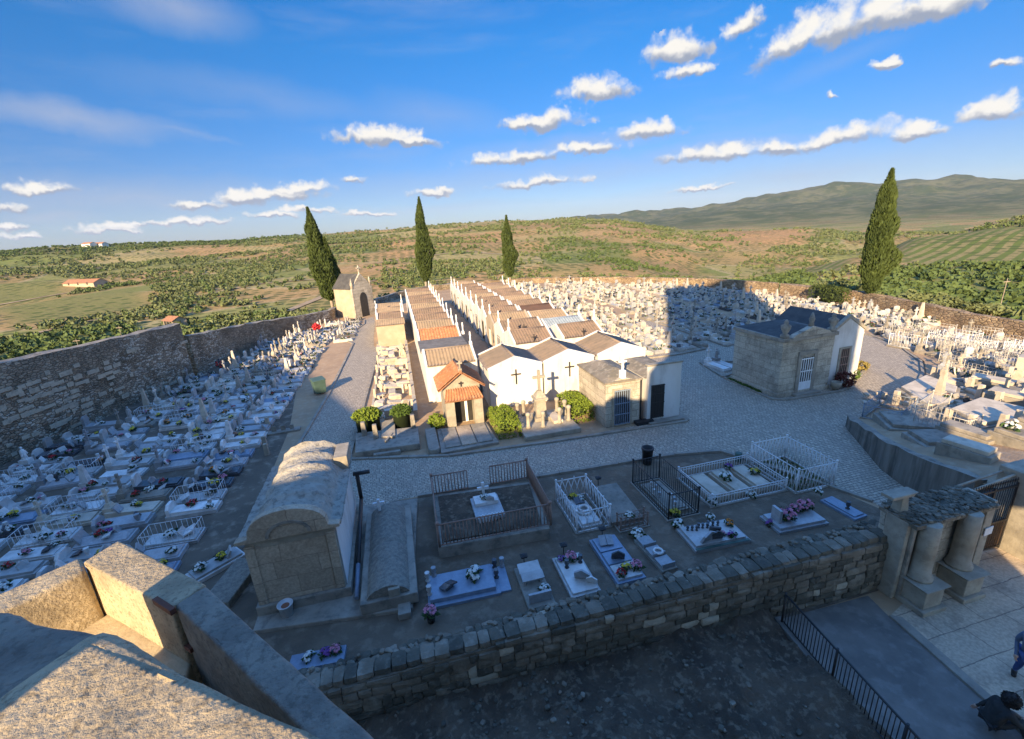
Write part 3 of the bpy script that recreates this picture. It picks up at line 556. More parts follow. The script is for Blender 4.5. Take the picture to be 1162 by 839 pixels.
# ------------------------------------------------------------------ cemetery ground, roads, kerbs
struct('ground', MB().prism([p for p in CEM], -.9, 0), m_dirt)
struct('plot_ground', MB().prism([(-6.5, 9.5), (15, 9.5), (19.5, 13), (19, 15.1), (17, 18.9), (16.5, 19.8), (14, 20.4), (6, 20.8), (-1, 21), (-8.2, 20.8), (-8.6, 33), (-10.2, 46), (-12.5, 62), (-18, 64), (-20.9, 52), (-26.6, 34), (-29.5, 22), (-30, 11)], -.5, .004), m_plot)
struct('plot_ground', MB().prism([(-6.5, 9.5), (15, 9.5), (19.5, 13), (19, 15.1), (17, 18.9), (16.5, 19.75), (14, 20.35), (6, 20.75), (-.6, 21), (-3, 21.2), (-6.8, 20.8)], -.4, .008), m_plot2)
ROAD = [(-8.4, 20.6), (-.9, 21.1), (6.1, 20.8), (14, 20.4), (16.6, 19.85), (17, 19), (19, 15.1), (19.7, 13.4), (19.4, 10.6), (21.2, 10.6), (21.6, 12.4), (22.9, 15.7), (25.2, 19.2), (26, 19.8), (35, 22.9), (38.7, 25), (41.6, 27.2), (44.85, 31.6), (46.1, 35), (46.5, 39.5), (36, 42), (36, 53), (24, 55), (19.3, 55), (18.6, 40), (18.4, 30), (17.3, 24.75), (8, 24.4), (1.8, 24.9), (-4.05, 26.7), (-3.73, 33.8), (-3.2, 44.5), (-2.74, 54.6), (-3.4, 55.5), (-3.6, 61.5), (-3.6, 72), (-4.2, 76), (-5.4, 74), (-5.2, 70), (-6.2, 66), (-7.1, 61.5), (-6.6, 59.3), (-5.95, 58), (-6.7, 39.8), (-7.57, 28.2)]
struct('road', MB().prism(ROAD, -.5, .014), m_cobble)
def kerb_line(pts, w=.22, h=.12):
    mb = MB()
    rnd = random.Random(len(pts))
    for (a, b) in zip(pts, pts[1:]):
        a = Vector(a); b = Vector(b); d = b - a; n = max(1, int(d.length / 1.1)); ang = math.atan2(d.y, d.x)
        for i in range(n):
            c = a + d * ((i + .5) / n); mb.obox((c.x, c.y, h / 2 - .02 + rnd.uniform(-.012, .012)), (d.length / n - .02, w + rnd.uniform(-.02, .02), h + .04), ang + rnd.uniform(-.01, .01))
    return mb
kb = MB()
for pts in [[(-8.3, 20.8), (-7.57, 28.2), (-6.7, 39.8), (-5.95, 58)], [(-5.95, 58), (-6.5, 59.4), (-7.1, 61.2)], [(-7.1, 61.2), (-6.3, 66), (-5.2, 70.4), (-5.3, 74)], [(-4.05, 26.7), (-3.73, 33.8), (-3.2, 44.5), (-2.74, 54.6)],
            [(-4.05, 26.55), (1.8, 24.82), (8, 24.32), (17.3, 23.95)], [(17.35, 23.95), (17.5, 25.6)]]: kb.merge(kerb_line(pts))
struct('kerb', kb, m_kerb, bevel=.02)
k2 = MB()
for pts in [[(-.3, 21.05), (6.1, 20.75), (14, 20.35), (16.6, 19.8), (17, 18.95), (19, 15.1), (19.7, 13.5)], [(24.9, 30), (24.8, 25), (25.5, 24.5), (30.5, 24.4), (33.8, 26), (37.5, 28.2)], [(35, 22.8), (38.7, 24.9), (41.6, 27.1), (44.9, 31.5), (46.15, 35), (46.5, 39.5)], [(20.6, 55), (19.6, 40), (18.9, 30)]]:
    k2.merge(kerb_line(pts, .2, .13))
struct('kerb', k2, m_kerb, bevel=.02)
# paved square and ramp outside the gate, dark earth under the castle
struct('pavement', MB().prism([(13.6, 3), (30, 3), (30, 9), (19, 9.9), (14.4, 8.6)], -.4, .012), m_flag)
struct('ramp', MB().prism([(10.15, 3), (13.5, 3), (14.2, 8.5), (14.4, 9.4), (10.75, 9.5)], -.4, .05), m_conc)
struct('kerb', MB().prism([(13.5, 3), (13.72, 3), (14.5, 8.35), (14.2, 8.55)], -.4, .13), m_kerb, bevel=.03)
rnd = random.Random(4)
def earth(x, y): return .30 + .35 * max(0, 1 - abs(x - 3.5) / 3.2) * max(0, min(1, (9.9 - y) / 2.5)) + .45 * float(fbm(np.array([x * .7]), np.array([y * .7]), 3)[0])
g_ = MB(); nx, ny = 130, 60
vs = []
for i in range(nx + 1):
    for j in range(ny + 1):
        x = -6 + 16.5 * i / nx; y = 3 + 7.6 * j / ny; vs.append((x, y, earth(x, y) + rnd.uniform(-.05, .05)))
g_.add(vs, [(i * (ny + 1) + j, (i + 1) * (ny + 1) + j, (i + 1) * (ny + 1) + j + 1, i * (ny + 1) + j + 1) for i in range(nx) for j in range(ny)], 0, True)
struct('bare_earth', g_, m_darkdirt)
rb = MB()
for i in range(900):
    x = rnd.uniform(-3, 9.6); y = rnd.uniform(4.5, 9.9)
    if rnd.random() > .35 + .65 * max(0, 1 - abs(x - 2.4) / 2.2): continue
    s = rnd.choice((.03, .03, .04, .05, .06, .08)); rb.rock((x, y, earth(x, y) + s * .2), (s * 2, s * 1.6, s * 1.3), rnd, rnd.uniform(0, 6), rnd.choice((0, 0, 0, 1)))
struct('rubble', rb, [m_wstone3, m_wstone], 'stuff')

# ------------------------------------------------------------------ walls
def stone_wall(name, label, x0, x1, yf, yb, ztop, seed, ch=.27):
    """battered rubble wall along x: core, courses of individual stones on the outer face, rough coping"""
    rnd = random.Random(seed); mb = MB(); n = 44
    P = [x0 + (x1 - x0) * i / n for i in range(n + 1)]
    for a, b in zip(P, P[1:]):
        c = (a + b) / 2; mb.prism([(a, yf(a) - .045), (b, yf(b) - .045), (b, yb(b)), (a, yb(a))], -.3, ztop(c) - .12, 2)
    def jit(): return rnd.uniform(-.02, .02)
    H = max(ztop(x0), ztop(x1)); z = -.05; row = 0
    while z < H - .1:
        h = ch * rnd.uniform(.8, 1.25); x = x0 + rnd.uniform(-.2, .1)
        while x < x1:
            w = rnd.choice((.22, .3, .4, .5, .62, .8)) * rnd.uniform(.85, 1.2); t = ztop(x)
            if z + h * .5 < t - .12:
                big = rnd.random() < .06 and z < H * .55
                hh = h * (1.8 if big else 1)
                pale = rnd.random() < (.16 if (4.5 < x < 9 or x > 12.2) and .2 < z < 1.2 else .03)
                mb.rock((x + w / 2, yf(x) + .1 + jit(), z + hh / 2), (w * 1.03, .42, hh * 1.02), rnd, jit() * 2, 1 if pale else (3 if rnd.random() < (.55 if z < ztop(x) * .42 else .25) else 0), .06, 9)
            x += w
        z += h; row += 1
    x = x0                                   # coping: two or three staggered lines of stones and chips
    while x < x1:
        w = rnd.uniform(.28, .5); t = ztop(x); mb.rock((x + w / 2, yf(x) + .24 + jit(), t - .08), (w * 1.05, .52, .34), rnd, jit() * 3, 3 if rnd.random() < .5 else 0, .10, 7); x += w
    x = x0
    while x < x1:
        w = rnd.uniform(.18, .5); t = ztop(x); d = yb(x) - yf(x)
        for k in range(3): mb.rock((x + w / 2, yf(x) + d * (.55 + .2 * k) + jit() * 2, t - .13 + jit()), (w * rnd.uniform(.7, 1.3), d * .34, .26), rnd, rnd.uniform(-.4, .4), 1 if rnd.random() < .02 else (3 if rnd.random() < .6 else 0), .2, 4)
        x += w
    for i in range(160):
        x = rnd.uniform(x0, x1); mb.rock((x, rnd.uniform(yf(x) + .2, yb(x)), ztop(x) + .02), (rnd.uniform(.08, .2), rnd.uniform(.08, .16), .1), rnd, rnd.uniform(0, 3), 0)
    o = mb.build(name, [m_wstone, m_wstone2, m_wcore, m_wstone3]); return tag(o, label, 'wall')
lin = lambda a, b, va, vb: (lambda x: va + (vb - va) * (x - a) / (b - a))
stone_wall('stone_wall', 'dark rough rubble wall with loose coping stones in front of the nearest graves', -4.6, 15.25, lin(-2.5, 14.5, 10.12, 9.65), lin(-2.5, 14.5, 10.85, 10.5), lin(-2.5, 14.5, 1.6, 2.1), 7)

def ridge_wall(name, label, pts, mats, seed, sub=1.2, rough=.05, cat='wall', pale=None):
    """wall following points (x, y, width, height, base); rough outline, uneven top"""
    rnd = random.Random(seed); Q = []
    for a, b in zip(pts, pts[1:]):
        L_ = math.hypot(b[0] - a[0], b[1] - a[1]); n = max(1, int(L_ / sub))
        for i in range(n): Q.append([a[k] + (b[k] - a[k]) * i / n for k in range(5)])
    Q.append(list(pts[-1])); mb = MB(); vs = []; m = 9
    for i, q in enumerate(Q):
        p = Q[max(0, i - 1)]; s = Q[min(len(Q) - 1, i + 1)]; d = Vector((s[0] - p[0], s[1] - p[1])).normalized(); nn = Vector((-d.y, d.x))
        prof = [(-.5, 0), (-.49, .25), (-.47, .5), (-.46, .75), (-.44, 1), (0, 1.012), (.44, 1), (.47, .5), (.5, 0)]
        for (u, v) in prof:
            j = rnd.uniform(-rough, rough); w = q[2]; z = q[4] + v * q[3] + (rnd.uniform(-.09, .09) if v >= 1 else 0)
            vs.append((q[0] + nn.x * (u * w + j), q[1] + nn.y * (u * w + j), z))
    fs = []; ms = []
    n = len(Q)
    for i in range(n - 1):
        for j in range(m - 1): fs.append((i * m + j, i * m + j + 1, (i + 1) * m + j + 1, (i + 1) * m + j)); ms.append(1 if j in (4, 5) else 0)
    mb.add(vs, fs, 0, False); mb.m = ms
    mb.add([vs[j] for j in range(m)], [tuple(range(m))], 0); mb.add([vs[(n - 1) * m + j] for j in range(m)], [tuple(range(m - 1, -1, -1))], 0)
    if pale:                      # squared pale blocks showing flush in the inner face
        for (i0, i1, v0, v1, cnt) in pale:
            for k in range(cnt):
                q = Q[rnd.randint(i0, min(i1, n - 1))]; s = Q[min(n - 1, Q.index(q) + 1)]; d = Vector((s[0] - q[0], s[1] - q[1]));
                if d.length < .01: continue
                d.normalize(); v = rnd.choice(np.linspace(v0, v1, 8)) + rnd.uniform(-.01, .01); u = rnd.uniform(0, sub); w_ = q[2] * (.5 - .05 * v)
                mb.obox((q[0] + d.x * u + d.y * w_, q[1] + d.y * u - d.x * w_, q[4] + v * q[3]), (rnd.choice((.35, .5, .7, 1.0)), .12, rnd.uniform(.2, .34)), math.atan2(d.y, d.x) + rnd.uniform(-.02, .02), 2)
    return tag(mb.build(name, mats), label, cat)
ridge_wall('boundary_wall', 'tall dark rubble boundary wall with pale blocks, behind the shaded graves', [(-31.4, 13, 1.0, 7.2, -.2), (-29.6, 22, 1.0, 7.0, -.2), (-26.6, 34, 1.0, 6.6, -.2), (-23.7, 44, 1.0, 6.0, -.2), (-21.4, 51.3, 1.0, 5.7, -.2)], [m_rubble, m_granite, m_wstone2], 5, pale=[(13, 24, .2, .72, 75), (6, 30, .1, .9, 40)])
ridge_wall('boundary_wall', 'lower dark stretch of the rubble boundary wall running from the break to the chapel', [(-21.2, 51.9, .9, 4.3, -.2), (-18.1, 64, .9, 3.1, -.2), (-14, 71, .9, 2.3, -.2), (-10.6, 76.4, .9, 1.9, -.2), (-10.4, 81, .9, 1.6, -.2)], [m_rubble, m_granite], 6)
ridge_wall('boundary_wall', 'low dark wall closing the cemetery behind the tiled mausoleum row', [(-6.6, 84, .7, 1.5, -.3), (0, 95, .7, 1.5, -.3), (7, 102, .7, 1.5, -.3), (14, 103.5, .7, 1.3, -.3)], [m_rubble, m_granite], 8)
ridge_wall('boundary_wall', 'low sandy rubble wall along the far edge of the grave field', [(15, 103, .8, 1.3, -.3), (29, 101, .8, 1.4, -.3), (44.2, 88.3, .8, 1.5, -.3), (55.2, 73, .8, 1.7, -.3), (58.6, 60.5, .8, 1.9, -.3)], [m_rubble_tan, m_rubble_tan], 9)
ridge_wall('boundary_wall', 'sunlit sandy rubble wall below the olive slope behind the white railings', [(58.8, 59.8, .9, 1.9, -.3), (59.6, 47, .9, 2.0, -.3), (56, 33, .9, 2.0, -.3), (54, 20, .9, 2.0, -.3), (50, 12, .9, 2.0, -.3)], [m_rubble_tan, m_rubble_tan], 10)

# raised burial ground by the gate
def rz_(x, y): return .10 + .5 * min(1, max(0, (24 - y) / 5)) * 1 + max(0, 19 - y) * .19 if y < 24 else .10
RAISED = [(25.45, 19.5), (23.2, 15.8), (21.9, 12.4), (21.4, 10.8), (30, 10.8), (48, 10.8), (53, 20), (55, 33), (50.5, 33), (46.2, 34.6), (45.0, 31.4), (41.7, 26.9), (38.8, 24.7), (35.1, 22.6)]
_rs = MB()
_vs = [(p[0], p[1], rz_(*p)) for p in RAISED]
bm = bmesh.new(); bv = [bm.verts.new(v) for v in _vs]; f = bm.faces.new(bv)
bmesh.ops.triangulate(bm, faces=[f]); bmesh.ops.subdivide_edges(bm, edges=bm.edges[:], cuts=3, use_grid_fill=True)
for v in bm.verts: v.co.z = rz_(v.co.x, v.co.y)
bm.verts.index_update(); _rs.add([tuple(v.co) for v in bm.verts], [tuple(v.index for v in f.verts) for f in bm.faces], 0); bm.free()
struct('raised_ground', _rs, m_dirt)
rw = MB(); pts = [(25.6, 19.75), (25.35, 19.3), (24.3, 17.6), (22.9, 15.4), (21.9, 12.7), (21.4, 10.9)]
ridge_wall('retaining_wall', 'grey stained retaining wall curving up from the cobbled road to the gate', [(x, y, .5, rz_(x, y) + .28, -.1) for x, y in [(25.75, 19.8)] + pts[1:]], [m_streak, m_granite], 21, .7, .015)

# ------------------------------------------------------------------ castle the photograph is taken from
cs = thing('castle', 'old granite castle with a rough lichened parapet and stone box in the lower corner', 'castle')
MB().prism([(-2.4, -6.5), (-2.4, -9.8), (9.1, -9.8), (11.1, -6.5)], -.5, 10.2).prism([(-2.4, -6.48), (-2.4, -9.82), (10.9, -9.82), (12.9, -6.48)], 10.2, 34.0).build('keep', m_ashlar, cs)  # out-of-view tower inferred from its shadow; foot narrowed to let sun reach the pillar
prof = [(-52, -.5), (-2.42, -.5), (-2.42, 19), (-4.3, 16.8), (-4.5, 14.9), (-5.9, 14.4), (-7, 14.1), (-12, 14.1), (-17.4, 14.6), (-19.2, 14.3), (-21, 14.2), (-23, 15.2), (-24, 15.8), (-29, 17.4), (-41.7, 22.6), (-52, 26.5)]
MB().yprism(prof, -9.5, -6.5).build('range', m_ashlar, cs)  # unseen block, top outline shaped to throw the shade edge over the graves
MB().prism([(-1.75, 1.35), (-1.15, 1.15), (-.36, .5), (.9, -.5), (2, -1.6), (6, -1.6), (6, -6.45), (-6, -6.45), (-6, -3), (-3.4, .2)], -.4, 10.9).build('wall_walk', m_ashlar, cs)
MB().box(-3.05, -.4, 10.9, -1.98, .05, 12.75).build('merlon', m_ashlar, cs, bevel=.04)  # unseen block added behind the camera to shade the left coping stone
def slab_mesh(poly, z1, th, seed, amp, bev, m, name, sub=46):
    """thick stone: rounded edges and a rough displaced surface"""
    bm = bmesh.new(); n = len(poly)
    v = [bm.verts.new((p[0], p[1], z1 - th)) for p in poly] + [bm.verts.new((p[0], p[1], z1)) for p in poly]
    bm.faces.new(v[:n][::-1]); bm.faces.new(v[n:])
    for i in range(n): bm.faces.new((v[i], v[(i + 1) % n], v[n + (i + 1) % n], v[n + i]))
    if bev: bmesh.ops.bevel(bm, geom=[e for e in bm.edges], offset=bev, segments=4, profile=.5, affect='EDGES', clamp_overlap=True)
    bmesh.ops.triangulate(bm, faces=bm.faces[:])
    for it in range(7):
        es = [e for e in bm.edges if e.calc_length() > 2.2 / sub * 1.6]
        if not es: break
        bmesh.ops.subdivide_edges(bm, edges=es, cuts=1); bmesh.ops.triangulate(bm, faces=[f for f in bm.faces if len(f.verts) > 3])
    bm.normal_update(); from mathutils import noise as mn
    for q in bm.verts:
        p = q.co + Vector((seed, 0, 0)); d = mn.fractal(p * 3, 1, 2, 3) * amp + mn.fractal(p * 14, .8, 2, 4) * amp * .07
        q.co = q.co + q.normal * d
    for v_ in bm.verts: v_.co *= K
    me = bpy.data.meshes.new(name); bm.to_mesh(me); bm.free(); me.materials.append(m)
    for p in me.polygons: p.use_smooth = True
    return me
link('coping', slab_mesh([(-1.0, 1.40), (-.33, .85), (.75, -.05), (.35, -.6), (-.55, .0), (-1.42, .78)], 11.93, 1.2, 3, .014, .07, m_lichen, 'coping', 150), cs)
link('coping', slab_mesh([(-1.012, 1.41), (-1.432, .79), (-2.5, 1.5), (-2.2, 1.75), (-1.42, 1.66)], 11.86, 1.1, 9, .016, .06, m_lichen_d, 'coping', 70), cs)
link('merlon', slab_mesh([(-2.28, 3.22), (-2.16, 3.42), (-1.36, 2.71), (-1.50, 2.56)], 11.0, .62, 5, .004, .016, m_lichen, 'merlon', 70), cs)
link('box_side', slab_mesh([(-2.24, 3.16), (-2.36, 3.34), (-3.35, 2.55), (-3.2, 2.2)], 10.97, .62, 6, .008, .025, m_lichen, 'box_side', 60), cs)
link('box_floor', slab_mesh([(-2.22, 3.2), (-1.50, 2.58), (-1.42, 2.1), (-2.0, 1.6), (-3.0, 2.3)], 10.58, .3, 8, .006, .02, m_smooth, 'box_floor', 50), cs)
link('outer_slab', slab_mesh([(-1.48, 2.58), (-1.36, 2.70), (.6, .38), (.44, .38)], 11.0, .85, 11, .006, .018, m_lichen_d, 'outer_slab', 60), cs)
for p0, p1 in [((-1.66, 2.74), (-1.50, 2.59))]: pass
MB().obox((-1.545, 2.60, 10.995), (.2, .03, .035), R(-43)).build('iron_clamp', m_clamp, cs)
MB().obox((-1.515, 2.60, 10.70), (.2, .03, .03), R(-43)).build('iron_clamp', m_clamp, cs)
# ------------------------------------------------------------------ mausolea
def sheet(mb, a0, a1, b0, b1, m=0, period=.27, amp=.035, rows=6, th=.05, tile=False):
    """corrugated roof sheet, a0-a1 the eave, b0-b1 the ridge"""
    a0, a1, b0, b1 = map(Vector, (a0, a1, b0, b1)); W = (a1 - a0).length; nw = max(3, int(round(W / period))); nx = nw * 6
    up = (a1 - a0).cross(b0 - a0).normalized()
    if up.z < 0: up = -up
    vs = []; rl = [(j / rows) for j in range(rows + 1)]
    lv = []
    for j in range(rows): lv += [(j / rows, .018), ((j + 1) / rows - .001, 0)]
    for t, lift in lv:
        for i in range(nx + 1):
            u = i / nx; p = (a0 * (1 - u) + a1 * u) * (1 - t) + (b0 * (1 - u) + b1 * u) * t
            c = math.cos(u * nw * 2 * math.pi); vs.append(p + up * (amp * (c if not tile else (abs(math.cos(u * nw * math.pi)) * 2 - 1)) + lift + amp))
    n = nx + 1; fs = [(j * n + i, j * n + i + 1, (j + 1) * n + i + 1, (j + 1) * n + i) for j in range(len(lv) - 1) for i in range(nx)]
    mb.add(vs, fs, m, True)
    mb.add([a0, a1, b1, b0, a0 - up * th, a1 - up * th, b1 - up * th, b0 - up * th], [(0, 1, 2, 3), (7, 6, 5, 4), (0, 4, 5, 1), (1, 5, 6, 2), (2, 6, 7, 3), (3, 7, 4, 0)], m)
def mausoleum(loc, rz, w, d, he, hr, wm, rm, label, group=None, cross=None, door='dark', amp=.035, period=.27, tile=False, wallcross=False, flat=False, parapet=True, ov=.12, eavecross=False, name='mausoleum', cat='mausoleum', capm=None):
    t = thing(name, label, cat, loc, rz, group); h = w / 2; e = d / 2
    if flat:
        MB().box(-h, -e, 0, h, e, he).build('wall', wm, t, bevel=.02)
        MB().box(-h - .08, -e - .08, he + .003, h + .08, e + .08, he + .17).build('roof', rm, t, bevel=.03)
    else:
        MB().yprism([(-h, 0), (h, 0), (h, he), (0, hr), (-h, he)], -e, e).build('wall', wm, t)
        mb = MB(); s = (hr - he) / h; y0, y1 = -e + (.16 if parapet else -ov), e - (.16 if parapet else -ov)
        for sg in (-1, 1): sheet(mb, (sg * (h + ov), y0, he - s * ov + .03), (sg * (h + ov), y1, he - s * ov + .03), (0, y0, hr + .03), (0, y1, hr + .03), 0, period, amp, tile=tile)
        mb.tube((0, y0, hr + .06), (0, y1, hr + .06), .085, n=8)
        mb.build('roof', rm, t)
        if parapet:
            for y in (-e, e - .16):
                mb = MB(); mb.yprism([(-h - .04, he - .02), (0, hr - .01), (h + .04, he - .02), (h + .04, he + .13), (0, hr + .17), (-h - .04, he + .13)][::1], y - .012, y + .17)
                mb.build('gable_coping', capm or wm, t, bevel=.01)
    if door:
        dm = {'dark': m_glassd, 'white': m_white, 'blue': m_bluep, 'iron': m_iron}[door]
        q = MB().box(-.5, -e - .03, .12, .5, -e + .02, 2.25).build('door', dm, t)
        f = MB(); f.box(-.62, -e - .05, 0, -.502, -e + .01, 2.36).box(.502, -e - .05, 0, .62, -e + .01, 2.36).box(-.5, -e - .05, 2.252, .5, -e + .01, 2.36).box(-.7, -e - .3, 0, .7, -e - .052, .1)
        f.build('door_frame', m_granite_l, t)
        b = MB()
        for i in range(5): b.box(-.42 + i * .2, -e - .05, .2, -.38 + i * .2, -e - .032, 2.15)
        b.box(-.48, -e - .055, 1.2, .48, -e - .051, 1.26); b.build('grille', m_iron if door != 'dark' else m_white, q)
    if cross:
        cb = MB(); cb.box(-.13, -e - .02, hr + .1, .13, -e + .2, hr + .36); cb.cross((0, -e + .09, hr + .36), .8, .46, .1, axis='x'); cb.build('cross', cross, t)
    if wallcross:
        MB().cross((0, e + .022, he - 1.3), 1.15, .76, .10, axis='x', d=.05).build('wall_cross', m_iron, t)
    if eavecross:
        sg = 1 if eavecross == 2 else -1
        MB().cross((sg * (h + .05), 0, he - .05), .75, .42, .07, axis='y', d=.07).build('cross', m_iron, t)
    return t
ORD = 'first second third fourth fifth sixth seventh eighth ninth tenth eleventh twelfth thirteenth fourteenth fifteenth sixteenth seventeenth eighteenth nineteenth twentieth'.split()
TENS = {2: 'twenty', 3: 'thirty', 4: 'forty', 5: 'fifty', 6: 'sixty'}
def ordw(n):
    if n <= 20: return ORD[n - 1]
    a, b = divmod(n, 10)
    return (TENS[a][:-1] + 'ieth') if b == 0 else TENS[a] + '-' + ORD[b - 1]
GR = 'white mausolea in back to back tiled rows'
# row facing the passage from the path side
for i in range(11):
    y = 34.05 + 4.05 * i + 2
    rm = {1: m_conc, 2: m_tile_o}.get(i, m_tile_g if i % 3 else m_tile_t)
    what = {0: 'white mausoleum with ribbed brown roof directly behind the small orange tiled chapel', 1: 'white mausoleum with flat grey slab roof, second of the path-side row', 2: 'white mausoleum with rust orange ribbed roof, third of the path-side row'}.get(i, f'white mausoleum with brown ribbed roof, {ordw(i + 1)} from the near end of the path-side row')
    mausoleum((3.4, y, 0), R(90), 3.98, 4.0, 3.0, 3.72, m_plaster, rm, what, GR, cross=m_white, flat=(i == 1), door=('iron', 'dark', 'white')[i % 3])
# old column beside the path
for i in range(4):
    y = 54.8 + 4.0 * i + 1.95
    lab = ['ochre walled tomb house with rounded brown roof at the end of the stone grave bed', 'tan roofed tomb house, second of the short column beside the cobbled path', 'white walled tomb house, third of the short column beside the path', 'farthest tomb house of the short column beside the path'][i]
    mausoleum((-1.2, y, 0), R(90 if i % 2 else -90), 3.85, 3.2 + (.5 if i > 1 else 0), 2.5, 2.95 if i else 2.8, m_plaster_b if i < 1 else m_plaster, m_tile_t if i != 1 else m_tile_g, lab, 'tomb houses beside the path', cross=m_white if i else None, parapet=i > 0, amp=.02)
# double row facing the passage and facing the field
for i in range(9):
    y = 46.3 + 4.05 * i + 2
    a = mausoleum((11.45, y, 0), R(-90), 3.98, 4.1, 3.05 if i else 2.9, 3.72, m_plaster if i else m_plaster_b, m_tile_g if i % 4 else m_tile_t, 'white mausoleum with ribbed roof facing the shaded passage, ' + ordw(i + 1) + ' from the near end' if i else 'ochre walled mausoleum with tan roof at the near end of the shaded passage', GR, cross=m_white, door=('dark', 'iron', 'white')[i % 3])
for i in range(8):
    y = 45.9 + 4.05 * i + 2
    rm = {0: m_tile_t, 1: m_tile_d}.get(i, m_tile_g if i % 3 else m_tile_t)
    lab = {0: 'low tan roofed mausoleum between the grey and the dark roofs on the field side', 1: 'mausoleum with very dark brown roof on the field side of the double row'}.get(i, 'mausoleum with ribbed roof facing the grave field, ' + ordw(i + 1) + ' from the near end')
    mausoleum((15.65, y, 0), R(90), 3.98, 4.1, 2.95, 3.6, m_plaster, rm, lab, GR, cross=m_white if i not in (0,) else None, amp=.0 if i == 1 else .035)
# the block in front
mausoleum((11.15, 39.5, 0), R(-90), 4.0, 3.7, 3.0, 3.72, m_plaster, m_tile_g, 'white mausoleum with dark eave cross behind the gable bearing the first wall cross', GR, cross=m_white, eavecross=2)
mausoleum((11.45, 43.8, 0), R(-90), 4.0, 4.2, 3.0, 3.75, m_plaster, m_tile_g, 'white mausoleum with ribbed roof and dark cross, next to the ochre walled one', GR, cross=m_white, eavecross=2, door='white')
mausoleum((15.8, 39.5, 0), R(90), 4.0, 4.0, 3.0, 3.75, m_plaster, m_tile_g, 'white mausoleum with ribbed roof and a white cross on its field side gable', GR, cross=m_white, eavecross=1)
mausoleum((15.9, 43.7, 0), R(90), 3.7, 4.2, 2.95, 3.5, m_plaster, m_bluep, 'mausoleum with grey blue ribbed roof on the field side', GR, cross=m_white)
GF = 'white gabled mausolea in front'
mausoleum((7.7, 33.1, 0), R(180), 4.05, 4.3, 3.0, 3.68, m_plaster, m_tile_t, 'white mausoleum with dark wall cross beside the orange tiled chapel', GF, amp=.016, period=.55, wallcross=True, ov=.1)
mausoleum((11.9, 33.15, 0), R(180), 4.0, 4.3, 3.0, 3.68, m_plaster, m_tile_t, 'white mausoleum with dark wall cross above the trimmed green hedge', GF, amp=.016, period=.55, wallcross=True, ov=.1)
mausoleum((16.25, 33.3, 0), R(180), 4.0, 4.6, 3.0, 3.68, m_plaster, m_tile_t, 'white gabled mausoleum without wall cross, behind the two small flat fronted tombs', GF, amp=.016, period=.55, ov=.1)
# stone tomb house with blue grille and white one beside it
t = thing('mausoleum', 'pale stone tomb house with mossy roof and blue grey grille door', 'mausoleum', (13.2, 27.2, 0))
MB().yprism([(-1.2, 0), (1.2, 0), (1.2, 3.0), (0, 3.3), (-1.2, 3.0)], -2.2, 2.2).build('wall', m_ashlar, t)
r = MB(); r.frustum((0, 0), 1.32, 2.3, 3.0, 3.12, 0).frustum((0, 0), 1.27, 2.26, 3.122, 3.62, 0, .1, .9); r.build('roof', m_moss, t)
d = MB().box(-.62, -2.235, .1, .5, -2.19, 2.5).build('door', m_glassd, t); g = MB()
for i in range(8): g.box(-.6 + i * .148, -2.27, .1, -.555 + i * .148, -2.237, 2.5)
for z in (.12, .8, 1.55, 2.42): g.box(-.62, -2.29, z, .5, -2.272, z + .07)
g.build('grille', m_bluep, d)
f = MB(); f.box(-.75, -2.26, 0, -.622, -2.18, 2.62).box(.502, -2.26, 0, .64, -2.18, 2.62).box(-.62, -2.26, 2.502, .5, -2.18, 2.62); f.build('door_frame', m_granite_l, t)
c = MB(); c.box(-.17, -2.25, 3.25, .17, -1.95, 3.75).cross((0, -2.1, 3.75), .9, .55, .11); c.build('cross', m_white, t)
c = MB(); c.tube((1.28, -2.2, 0), (1.28, -2.2, 3.0), .05).build('downpipe', m_iron, t)
t = thing('mausoleum', 'white flat fronted tomb house with dark door at the shadow edge', 'mausoleum', (16.05, 27, 0))
MB().box(-1.2, -2.0, 0, 1.2, 2.0, 3.0).build('wall', m_plaster, t, bevel=.02)
MB().box(-1.2, -2.2, 0, 1.2, -2.002, 3.85).build('front_wall', m_plaster, t, bevel=.02)
MB().box(-1.28, -2.26, 3.853, 1.28, -1.9, 3.97).build('cornice', m_granite_l, t, bevel=.02)
r = MB(); r.frustum((0, .1), 1.3, 2.1, 3.003, 3.4, 0, .5, 1.3); r.build('roof', m_moss, t)
d = MB().box(-.95, -2.235, .25, 0, -2.19, 2.55).build('door', m_glassd, t); g = MB()
for i in range(6): g.box(-.92 + i * .17, -2.262, .25, -.88 + i * .17, -2.237, 2.55)
for z in (.3, 1.3, 1.9, 2.48): g.box(-.95, -2.28, z, 0, -2.264, z + .06)
g.build('grille', m_iron, d)
MB().box(-1.25, -2.75, 0, 1.25, -2.205, .14).build('step', m_kerb, t, bevel=.02)
tag(MB().box(-.6, -.25, 0, .6, .25, .22).obox((0, 0, .2), (1.25, .3, .06), .1, 1).build('door_mat_bundle', [m_black, m_iron], loc=(14.6, 24.72, .01)), 'small dark bundle lying on the kerb between the two flat fronted tombs', 'bundle')

